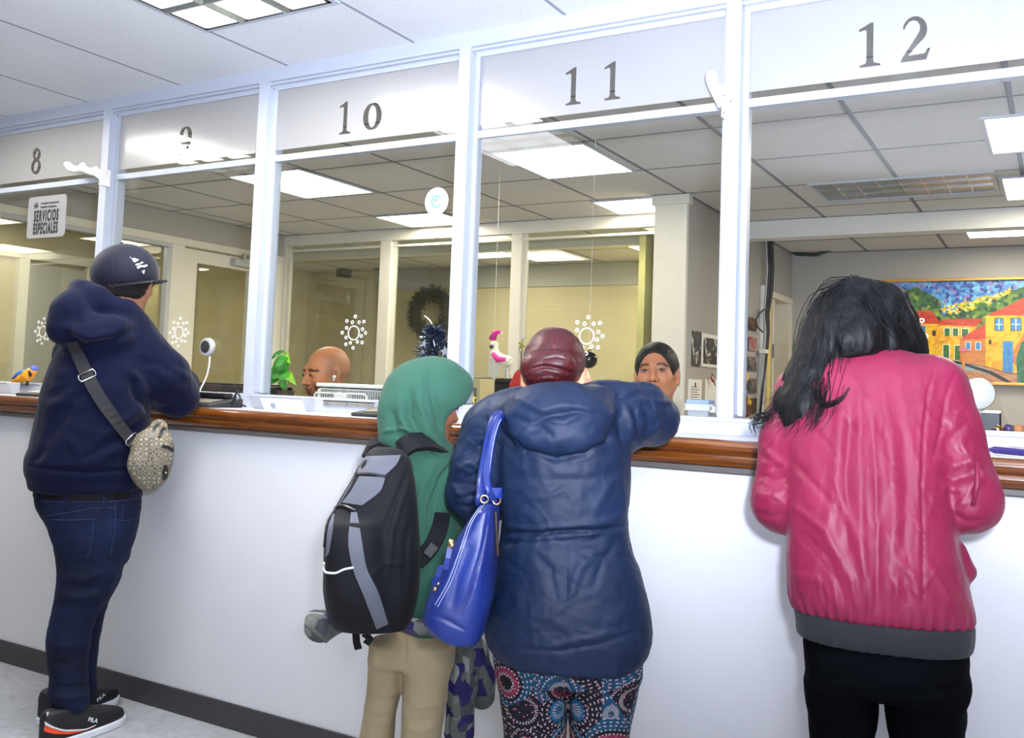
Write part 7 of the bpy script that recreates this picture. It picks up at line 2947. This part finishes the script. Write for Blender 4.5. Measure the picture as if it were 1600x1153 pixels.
# wreath in the office behind
wc = at_y(676, 490, 5.62)
wr = empty('wreath', wc, 0, 'dark green artificial wreath hanging on the far office wall', 'wreath')
m = MB()
rs = np.random.RandomState(3)
R0 = .215
for i in range(1500):
    a = rs.rand() * 6.283
    t = rs.rand() * 6.283
    k = rs.rand() ** .5 * .085
    rad_ = np.array([math.cos(a), 0, math.sin(a)])
    c_ = wc + rad_ * (R0 + k * math.cos(t)) + np.array([0, -abs(k * math.sin(t)), 0])
    d = rad_ * math.cos(t) + np.array([0, -abs(math.sin(t)), 0]) + rs.normal(size=3) * .5
    d /= np.linalg.norm(d)
    s_ = np.cross(d, rs.normal(size=3))
    s_ /= np.linalg.norm(s_) + 1e-6
    m.cur = int(rs.rand() < .4)
    m.add([c_ - s_ * .006, c_ + s_ * .006, c_ + d * .05], [(0, 1, 2)])
m.build('needles', [plain('wreath_dark', '#0e160c', .8), plain('wreath_green', '#1a2616', .8)], wr)
MB().torus(wc + np.array([0, -.02, 0]), (0, 1, 0), R0, .06, 40, 10).build('ring', plain('wreath_core', '#0c120a', .9), wr, smooth=True)
m = MB()
for k in range(9):
    a = rs.rand() * 6.28
    m.ball(wc + np.array([(R0 + .03) * math.cos(a), -.09, (R0 + .03) * math.sin(a)]), .016, 8, 6)
m.build('pine_cone', plain('cone_brown', '#3a2418', .8), wr, smooth=True)

# cables along the walls of the rooms behind
m = MB()
cbz = empty('ceiling_cable', at_y(545, 400, 5.5), 0, 'thin black cable drooping along the ceiling of the office behind the partition', 'cable')
m.tube([at_y(x, y, 5.55) for x, y in ((534, 425), (535, 405), (540, 400), (556, 407), (572, 414), (586, 420), (600, 420), (618, 416), (640, 406), (660, 402), (700, 401))], .006, 6)
m.build('cord', M['cable'], cbz, smooth=True)
MB().box(at_y(530, 430, 5.5)[0], at_y(540, 430, 5.5)[0], 5.45, 5.6, at_y(530, 433, 5.5)[2], at_y(530, 420, 5.5)[2]).build('junction_box', M['dark_plastic'], cbz)
cb2 = empty('cable_bundle', wall_pt(1196, 560, -1.98), 0, 'thick black and grey cable bundle hanging down beside the office doorway', 'cable')
xw = -1.955
for k, (dx, r_, mt) in enumerate(((0, .011, M['cable']), (4, .009, M['cable']), (-3, .006, M['grey_plastic']), (7, .005, M['cable']))):
    pts = [(1200 + dx, 372), (1202 + dx, 420), (1200 + dx, 455), (1196 + dx * .8, 490), (1198 + dx * .6, 520), (1195 + dx * .5, 560), (1191 + dx * .3, 600), (1186 + dx * .3, 655)]
    MB().tube([wall_pt(x, y, xw + .01 * (k % 2)) for x, y in pts], r_, 8).build('cord', mt, cb2, smooth=True)
MB().tube([wall_pt(x, y, xw) for x, y in ((1196, 482), (1186, 490), (1181, 500), (1183, 511), (1192, 519))], .006, 8).build('loop', M['cable'], cb2, smooth=True)
a = wall_pt(1193, 549, xw)
MB().box(-1.975, -1.93, a[1] - .05, a[1] + .05, a[2] - .015, a[2] + .015).build('label_tape', M['white_plastic'], cb2)
a, b_ = wall_pt(1192, 446, -1.99), wall_pt(1186, 660, -1.99)
MB().box(-2.0, -1.975, a[1] - .03, a[1] + .03, b_[2], a[2]).build('trunking', M['white_plastic'], empty('cable_trunking', (-1.98, a[1], b_[2]), 0, 'white vertical cable trunking on the grey side wall beside the doorway', 'trunking'), bevel=.003)
cb3 = empty('ceiling_cable', at_y(1330, 380, 5.5), 0, 'black cable drooping under the ceiling above the painting', 'cable')
MB().tube([at_y(x, y, 5.53) for x, y in ((1206, 372), (1222, 385), (1245, 397), (1275, 398), (1300, 389), (1330, 379), (1380, 375), (1460, 374), (1600, 371))], .016, 8).build('cord', M['cable'], cb3, smooth=True)

# photographs, notices and key rings on the grey side wall (x = -2)


def on_wall(name, px, label, cat, mat, th=.004, off=0., group=None, yrange=None):
    """rectangular sheet on the grey side wall: px = (left, top, right, bottom) pixels"""
    a = wall_pt(px[0], px[1], -2.0)
    b_ = wall_pt(px[2], px[3], -2.0)
    t = empty(name, (-2.0, (a[1] + b_[1]) / 2, (a[2] + b_[2]) / 2), 0, label, cat, group)
    MB().box(-2.0 + off, -2.0 + off + th, a[1], b_[1], min(a[2], b_[2]), max(a[2], b_[2])).build('sheet', mat, t)
    return t, a, b_


def photo_mat(name, cols, sc=14):
    n = NT(name)
    v = n.coord()
    a = n.noise(v, sc, 3, .6, 1.2)
    k = len(cols)
    return n.bsdf(n.ramp(a, [(.28 + .44 * i / (k - 1), c_) for i, c_ in enumerate(cols)], 'CONSTANT'), .5)


bw = photo_mat('monochrome_photo', ['#1a1a1a', '#3a3a3a', '#c8c8c4', '#e4e4e0'], 11)
t, a, b_ = on_wall('photograph', (1081, 516, 1097, 574), 'smaller black and white photo half covered by the larger one on the grey wall', 'photograph', bw)
t, a, b_ = on_wall('photograph', (1095, 520, 1119, 575), 'larger black and white wedding photo with a pale border on the grey wall', 'photograph', M['paper'], .005, .004)
MB().box(-1.991, -1.990, a[1] + .03, b_[1] - .02, b_[2] + .02, a[2] - .025).build('picture', bw, t)
t, a, b_ = on_wall('notice', (1075, 592, 1095, 632), 'white printed notice with a small crest below the photos on the grey wall', 'notice', M['paper'])
m = MB()
for k in range(6):
    z = b_[2] + (a[2] - b_[2]) * (.68 - .1 * k)
    m.box(-1.9958, -1.9954, a[1] + .04, b_[1] - (.05 if k % 2 else .08), z, z + .004)
m.box(-1.9958, -1.9954, (a[1] + b_[1]) / 2 - .012, (a[1] + b_[1]) / 2 + .012, a[2] - .05, a[2] - .02)
m.build('printed_line', M['ink'], t)
t, a, b_ = on_wall('notice', (1101, 592, 1118, 640), 'plain white sheet under the small flag on the grey wall', 'notice', M['paper'])
f_ = wall_pt(1113, 592, -1.97)
t = empty('flag', f_, 0, 'small red, white and blue flag pinned above the plain white sheet', 'flag')
m = MB()
m.add([wall_pt(1110, 589, -1.975), wall_pt(1113, 583, -1.965), wall_pt(1118, 597, -1.96), wall_pt(1112, 597, -1.975)], [(0, 1, 2, 3)])
m.build('red_field', plain('flag_red', '#b5302c', .8), t)
m = MB()
m.add([wall_pt(1113, 583, -1.964), wall_pt(1115, 590, -1.96), wall_pt(1119, 604, -1.955), wall_pt(1116, 601, -1.96)], [(0, 1, 2, 3)])
m.build('blue_field', plain('flag_blue', '#27406e', .8), t)
m = MB()
m.add([wall_pt(1112, 588, -1.962), wall_pt(1113, 587, -1.96), wall_pt(1118, 597, -1.957), wall_pt(1117, 598, -1.96)], [(0, 1, 2, 3)])
m.build('white_cross', M['paper'], t)
rs = np.random.RandomState(12)
kd = ['dark portrait photo topmost of the hanging souvenirs', 'photo with a red figure, second of the hanging souvenirs', 'photo of a dark couple, third of the hanging souvenirs', 'brown picture under the yellow toy, fourth of the hanging souvenirs', 'brown picture lowest of the hanging souvenirs']
pals = [['#1c1512', '#7a4a34', '#2c2826'], ['#8c8a86', '#b5303c', '#2c2a2c'], ['#2a3036', '#8a7468', '#1f1f22'], ['#4a4440', '#6e6258', '#2f2c2a'], ['#5a3c28', '#3a3634', '#8a6a3c']]
for k, y0 in enumerate((495, 526, 557, 591, 622)):
    on_wall('souvenir_photo', (1167 + (k % 2), y0, 1179, y0 + 23), kd[k], 'photograph', photo_mat('souvenir_picture', pals[k], 18), .006, .01)
kc = empty('souvenir_string', wall_pt(1166, 560, -1.97), 0, 'string of little yellow, brown and red souvenir figures hanging by the white post', 'ornament')
for k, (x, y, col, r_) in enumerate(((1166, 591, '#d8b41c', .022), (1163, 598, '#5a3420', .02), (1168, 605, '#3c3a38', .016), (1165, 622, '#5a3420', .018), (1170, 629, '#d8b41c', .022), (1165, 633, '#7a3a20', .026), (1163, 640, '#7a3a20', .022), (1167, 647, '#6a3020', .022), (1163, 571, '#c8b8a4', .022), (1172, 600, '#4a4440', .018))):
    S_ = MB()
    S_.ball(wall_pt(x, y, -1.96), r_, 10, 7)
    S_.ball(wall_pt(x, y, -1.96) + np.array([0, 0, r_ * 1.3]), r_ * .6, 8, 6)
    S_.build('figure', plain('souvenir', col, .5), kc, smooth=True)
MB().tube([wall_pt(1166, 480, -1.965), wall_pt(1165, 560, -1.965), wall_pt(1166, 650, -1.965)], .003, 5).build('string', M['white_cable'], kc)

# stack of slips in the pane of the female clerk
p0, p1 = at_y(1064, 628, .09), at_y(1106, 642, .09)
t = empty('paper_stack', ((p0[0] + p1[0]) / 2, .14, 1.142), 0, 'stack of white paper slips in a holder at the window of the female clerk', 'paper stack')
m = MB()
for k in range(5):
    m.box(p0[0] + .004 * (k % 2), p1[0] + .003 * (k % 3), .12, .19, 1.17 + k * .004, 1.1735 + k * .004)
m.box(p1[0] - .005, p1[0] + .02, .12, .18, 1.165, 1.185)
m.build('slips', M['paper'], t, bevel=.0005)
MB().box(p0[0] + .004, p1[0] - .01, .125, .19, 1.19, 1.202).build('blue_holder', plain('pale_blue_plastic', '#9fb4d8', .5), t, bevel=.002)
MB().box(p0[0] + .01, p1[0] - .01, .125, .185, .735, 1.17).build('stand', M['grey_plastic'], t)

# round white device and a dark monitor behind the right pane
p_ = at_y(1527, 615, .28)
t = empty('desk_device', (p_[0], p_[1], .735), 0, 'round white disc-shaped desk device behind the shoulder of the magenta jacket', 'desk device')
MB().lathe([(.001, 0), (.034, .0), (.043, .004), (.045, .012), (.043, .022), (.03, .03), (.001, .031)], p_ + np.array([0, .012, 0]), (.1, -1, 0), 36).build('disc', M['white_plastic'], t, smooth='auto')
MB().torus(p_ + np.array([0, -.016, 0]), (.1, -1, 0), .026, .0015, 30, 6).build('ring', M['white_cable'], t, smooth=True)
MB().tube([p_ + np.array([0, .02, -.03]), (p_[0], p_[1] + .02, .76)], .008, 8).lathe([(.05, .735), (.05, .75), (.01, .76)], (p_[0], p_[1] + .02, 0), (0, 0, 1), 18).build('stand', M['white_plastic'], t)
a, b_ = at_y(1440, 641, .42), at_y(1564, 642, .42)
t = empty('monitor', ((a[0] + b_[0]) / 2, .44, .735), 0, 'dark flat monitor seen from behind under the painting', 'monitor')
MB().box(a[0], b_[0], .42, .45, .88, a[2] + .004).build('panel', plain('dark_blue_plastic', '#141a26', .35), t, bevel=.004)
MB().box(a[0], b_[0], .418, .452, a[2] + .0005, a[2] + .008).build('top_edge', plain('metal_edge', '#a89f90', .35, .5), t)
MB().box((a[0] + b_[0]) / 2 - .02, (a[0] + b_[0]) / 2 + .02, .43, .46, .75, .9).lathe([(.11, .735), (.11, .75), (.02, .76)], ((a[0] + b_[0]) / 2, .47, 0), (0, 0, 1), 20).build('stand', M['dark_plastic'], t)
a = at_y(1575, 664, .30)
t = empty('candy_bowl', (a[0], a[1], .735), 0, 'small bowl of wrapped sweets right of the dark monitor', 'bowl')
MB().lathe([(.03, .735), (.05, 1.08), (.06, 1.14), (.055, 1.14), (.001, 1.10)], (a[0], a[1], 0), (0, 0, 1), 20).build('bowl', plain('brown_bowl', '#7a5040', .5), t, smooth='auto')
m = MB()
for k in range(9):
    m.cur = k % 3
    m.ball((a[0] + rs.uniform(-.035, .035), a[1] + rs.uniform(-.03, .03), 1.145 + rs.uniform(-.005, .012)), .014, 8, 6)
m.build('sweets', [M['brass'], plain('violet_wrap', '#5a4a78', .3, .4), plain('orange_wrap', '#d88a50', .4)], t, smooth=True)
a, b_ = at_z(1545, 702, 1.115), at_z(1640, 711, 1.115)
t = empty('pen', (a + b_) / 2, 0, 'violet pen lying on the counter edge right of the magenta jacket', 'pen')
m = MB()
m.tube([a, a + (b_ - a) * .1, b_], [.003, .0085, .0085], 12)
m.build('barrel', plain('violet_plastic', '#3a2f78', .25), t, smooth='auto')
MB().tube([a + (b_ - a) * .35 + np.array([0, -.003, .009]), a + (b_ - a) * .7 + np.array([0, -.003, .009])], .003, 8).build('clip', M['chrome'], t)

# ------------------------------------------------------------------ the painting
yp = 5.585
A_, B_ = at_y(1366, 438, yp), at_y(1600, 599, yp)
X0, Z1, Z0 = A_[0], A_[2], at_y(1600, 603, yp)[2]
X1 = X0 + 1.32
PW_, PH_ = X1 - X0, Z1 - Z0
pn = empty('painting', ((X0 + X1) / 2, yp, Z0), 0, 'framed colourful painting of yellow houses with red roofs on the back wall', 'painting')
gold = plain('gilt_frame', '#c8983c', .35, .5)
fw = .022
m = MB()
m.box(X0, X1, yp - .035, yp + .01, Z1 - fw, Z1).box(X0, X1, yp - .035, yp + .01, Z0, Z0 + fw).box(X0, X0 + fw, yp - .035, yp + .01, Z0 + fw, Z1 - fw).box(X1 - fw, X1, yp - .035, yp + .01, Z0 + fw, Z1 - fw)
m.build('frame', gold, pn, bevel=.004)


def paint_mat(name, cols, sc=26, stretch=(1, 1, 1)):
    n = NT(name)
    v = n.coord(scale=stretch)
    a = n.noise(v, sc, 5, .7, 1.0)
    k = len(cols)
    c_ = n.ramp(a, [(.25 + .5 * i / max(1, k - 1), q_) for i, q_ in enumerate(cols)])
    return n.bsdf(c_, .45, 0, .4, bump=a, bstr=.3, bdist=.004)


def dab_mat(name, cols, sc=40):
    n = NT(name)
    v = n.coord()
    vo = n.n('ShaderNodeTexVoronoi')
    vo.inputs['Scale'].default_value = sc
    n.l(v, vo.inputs['Vector'])
    s_ = n.n('ShaderNodeSeparateColor')
    n.l(vo.outputs['Color'], s_.inputs[0])
    k = len(cols)
    return n.bsdf(n.ramp(s_.outputs[0], [(i / k, q_) for i, q_ in enumerate(cols)], 'CONSTANT'), .45, 0, .4)


PM = [dab_mat('sky_dabs', ['#2f6ec0', '#4a8fd0', '#6fb2de', '#3a5cae', '#27408c', '#5aa0d6', '#8a7ab8']), dab_mat('tree_dabs', ['#2f5a2a', '#4a7a30', '#24482c', '#6a8a30', '#3a6630', '#8aa03a', '#1f3a2a'], 34),
      dab_mat('blossom_dabs', ['#e8c81c', '#f0d84a', '#c8b020', '#f4e890', '#d89a30', '#8aa030'], 44), paint_mat('roof_red', ['#8a2a1c', '#c2402a', '#d8684a'], 20, (1, 1, 3)), paint_mat('yellow_wall', ['#a85c10', '#d89a1c', '#e8bc34', '#c88020', '#f0d060'], 9),
      paint_mat('orange_wall', ['#9a4a22', '#d08a34', '#b86a44', '#e0b060'], 9), paint_mat('painted_green', ['#2f5c34', '#3f7a48'], 20), paint_mat('painted_blue', ['#2a5a9a', '#3a82c8', '#6ab0e0'], 20, (3, 1, 1)), paint_mat('street', ['#6a3a3a', '#a87060', '#c89a70', '#5a4a6a'], 14, (1, 1, 4)),
      paint_mat('water_blue', ['#5a8aa0', '#8ab4b8', '#4a7088'], 12, (1, 1, 4)), paint_mat('pale_trim', ['#e8dcb8', '#f0e8d0'], 20), paint_mat('dark_line', ['#2a2024', '#3a3038'], 20), paint_mat('pink_parasol', ['#b04a68', '#d07a8c'], 20), paint_mat('shrub', ['#1f4a3a', '#2f6a4a', '#4a9a8a'], 26)]
m = MB()
lay = [0]


def T(px, py):
    """painting position from the photograph"""
    w = at_y(px, py, yp - .012)
    return (w[0] - X0, w[2] - Z0)


def pp(k, pts, raw=False):
    m.cur = k
    lay[0] += 1
    p2 = pts if raw else [T(*q_) for q_ in pts]
    p2 = [(min(max(a_, fw), PW_ - fw), min(max(b_, fw), PH_ - fw)) for a_, b_ in p2]
    y = yp - .010 - lay[0] * .00022
    m.add([(X0 + a_, y, Z0 + b_) for a_, b_ in p2], [tuple(range(len(p2)))])


m.cur = 4
m.box(X0 + .01, X1 - .01, yp - .009, yp - .001, Z0 + .01, Z1 - .01)
pp(0, [(0, 0), (PW_, 0), (PW_, PH_), (0, PH_)], True)
pp(1, [(1360, 470), (1385, 452), (1410, 455), (1432, 448), (1450, 458), (1470, 470), (1475, 520), (1475, 600), (1360, 600)])
pp(1, [(1465, 500), (1500, 478), (1530, 470), (1570, 458), (1600, 448), (1640, 440), (1640, 540), (1465, 540)])
for (x, y) in ((1476, 483), (1486, 480), (1498, 477), (1508, 473), (1518, 474), (1527, 469), (1537, 466), (1548, 466), (1558, 462), (1568, 460), (1576, 455), (1484, 487), (1505, 481), (1520, 480), (1545, 472), (1512, 484), (1495, 486)):
    pp(2, [(x + 9 * math.cos(a) * (.6 + .4 * math.sin(a * 3 + x)), y + 6 * math.sin(a) * (.6 + .4 * math.cos(a * 4 + x))) for a in np.linspace(0, 5.9, 11)])
pp(8, [(1360, 562), (1470, 560), (1520, 562), (1600, 572), (1700, 578), (1700, 612), (1360, 612)])
pp(9, [(1462, 563), (1500, 563), (1540, 576), (1560, 590), (1530, 580), (1490, 576), (1460, 578)])
pp(11, [(1468, 561), (1500, 565), (1550, 580), (1583, 598), (1572, 598), (1545, 584), (1500, 569), (1468, 564)])
# left house
pp(4, [(1420, 506), (1467, 506), (1467, 575), (1420, 575)])
pp(3, [(1420, 486), (1456, 485), (1470, 506), (1428, 506)])
pp(7, [(1434, 509), (1446, 509), (1446, 527), (1434, 527)])
pp(11, [(1457, 517), (1462, 516), (1462, 525), (1457, 525)])
# middle house
pp(4, [(1467, 508), (1525, 510), (1525, 563), (1467, 563)])
pp(3, [(1470, 500), (1492, 498), (1538, 498), (1525, 510), (1467, 508)])
for (x, y, w_, h_) in ((1476, 513, 8, 12), (1489, 513, 8, 12), (1503, 514, 10, 12), (1474, 539, 9, 23), (1492, 540, 9, 22)):
    pp(10, [(x - 1.2, y - 1.2), (x + w_ + 1.2, y - 1.2), (x + w_ + 1.2, y + h_), (x - 1.2, y + h_)])
    pp(6, [(x, y), (x + w_, y), (x + w_, y + h_), (x, y + h_)])
# small house
pp(5, [(1500, 530), (1540, 530), (1540, 572), (1500, 566)])
pp(3, [(1500, 530), (1522, 516), (1540, 506), (1540, 530)])
for x in (1509, 1525):
    pp(10, [(x - 1, 534), (x + 8, 534), (x + 8, 547), (x - 1, 547)])
    pp(7, [(x, 535), (x + 7, 535), (x + 7, 546), (x, 546)])
# right house
pp(4, [(1540, 493), (1640, 493), (1640, 585), (1576, 583), (1540, 572)])
pp(5, [(1600, 520), (1640, 510), (1640, 585), (1600, 583), (1576, 560)])
pp(3, [(1541, 493), (1575, 478), (1600, 465), (1650, 445), (1650, 493)])
for (x, w_) in ((1555, 12), (1580, 15)):
    pp(11, [(x - 1, 497), (x + w_ + 1, 497), (x + w_ + 1, 517), (x - 1, 517)])
    pp(7, [(x, 498), (x + w_, 498), (x + w_, 516), (x, 516)])
    pp(10, [(x + w_ * .45, 498), (x + w_ * .55, 498), (x + w_ * .55, 516), (x + w_ * .45, 516)])
    pp(10, [(x, 506.5), (x + w_, 506.5), (x + w_, 507.5), (x, 507.5)])
pp(7, [(1567, 533), (1583, 533), (1583, 583), (1567, 580)])
pp(11, [(1545, 531), (1549, 531), (1549, 538), (1545, 538)])
pp(13, [(1590, 600), (1588, 560), (1596, 535), (1612, 525), (1640, 540), (1640, 602)])
pp(13, [(1440, 545), (1448, 560), (1452, 580), (1430, 585), (1415, 560)])
# walker with a parasol
pp(12, [(1497, 549), (1500, 544), (1506, 542), (1513, 545), (1516, 549)])
pp(5, [(1503, 550), (1507, 549), (1509, 562), (1507, 580), (1505, 587), (1503, 575)])
m.build('canvas', PM, pn)
# ------------------------------------------------------------------ lamps
def area(name, loc, rot, sx, sy, power, col):
    l = bpy.data.lights.new(name, 'AREA')
    l.shape = 'RECTANGLE'
    l.size, l.size_y = sx, sy
    l.energy = power
    l.color = hx(col)
    o = bpy.data.objects.new(name, l)
    COL.objects.link(o)
    o.location = loc
    o.rotation_euler = rot
    return o


def spot(name, loc, target, power, col, angle=70, blend=.8, size=.06):
    l = bpy.data.lights.new(name, 'SPOT')
    l.energy = power
    l.color = hx(col)
    l.spot_size = math.radians(angle)
    l.spot_blend = blend
    l.shadow_soft_size = size
    o = bpy.data.objects.new(name, l)
    COL.objects.link(o)
    o.location = loc
    d = Vector(target) - Vector(loc)
    o.rotation_euler = d.to_track_quat('-Z', 'Y').to_euler()
    return o


# the photographer's flash, bounced off the ceiling in front of the windows
spot('bounce_flash', (.10, -2.70, 1.40), (-.50, -1.30, 2.44), 980, '#e2eaff', 120, 1.0, .05)
# lamps of the rooms, with some added for brightness
area('public_lamp_or_fill', (-2.3, -1.02, 2.40), (0, 0, 0), .5, 1.1, 13, '#f6f8ff')
for (x, y, p) in ((.73, -2.24, 10), (.73, -4.1, 62), (1.7, -3.4, 36)):  # strong pair added behind the camera to light the counter front
    area('public_lamp_or_fill', (x, y, 2.40), (0, 0, 0), .5, 1.1, p, '#e8eeff')
for (x, y, p) in ((-2.33, 1.83, 16), (-4.13, 1.77, 17), (-4.13, 3.1, 16), (-2.44, 3.12, 12), (0, 2.1, 20), (0, 3.35, 22), (-4.7, 4.8, 30), (-2.9, 4.8, 34), (-6.75, 1.6, 26), (-.3, 4.8, 24)):  # far office and corridor ones belong to the added fixtures
    area('office_lamp_or_fill', (x, y, 2.425), (0, 0, 0), .5, .55, p, '#fff0d8')

w = bpy.data.worlds.new('world')
SC.world = w
w.use_nodes = True
w.node_tree.nodes['Background'].inputs[0].default_value = (.6, .63, .7, 1)
w.node_tree.nodes['Background'].inputs[1].default_value = .05
vs = SC.view_settings
vs.view_transform = 'Standard'
vs.look = 'None'
vs.gamma = 1
vs.use_curve_mapping = False
vs.exposure = 0.02
SC.cycles.max_bounces = 10
SC.cycles.transparent_max_bounces = 24
SC.cycles.transmission_bounces = 8
SC.cycles.sample_clamp_indirect = 6
SC.cycles.use_denoising = True
SC.cycles.caustics_reflective = False
SC.cycles.caustics_refractive = False
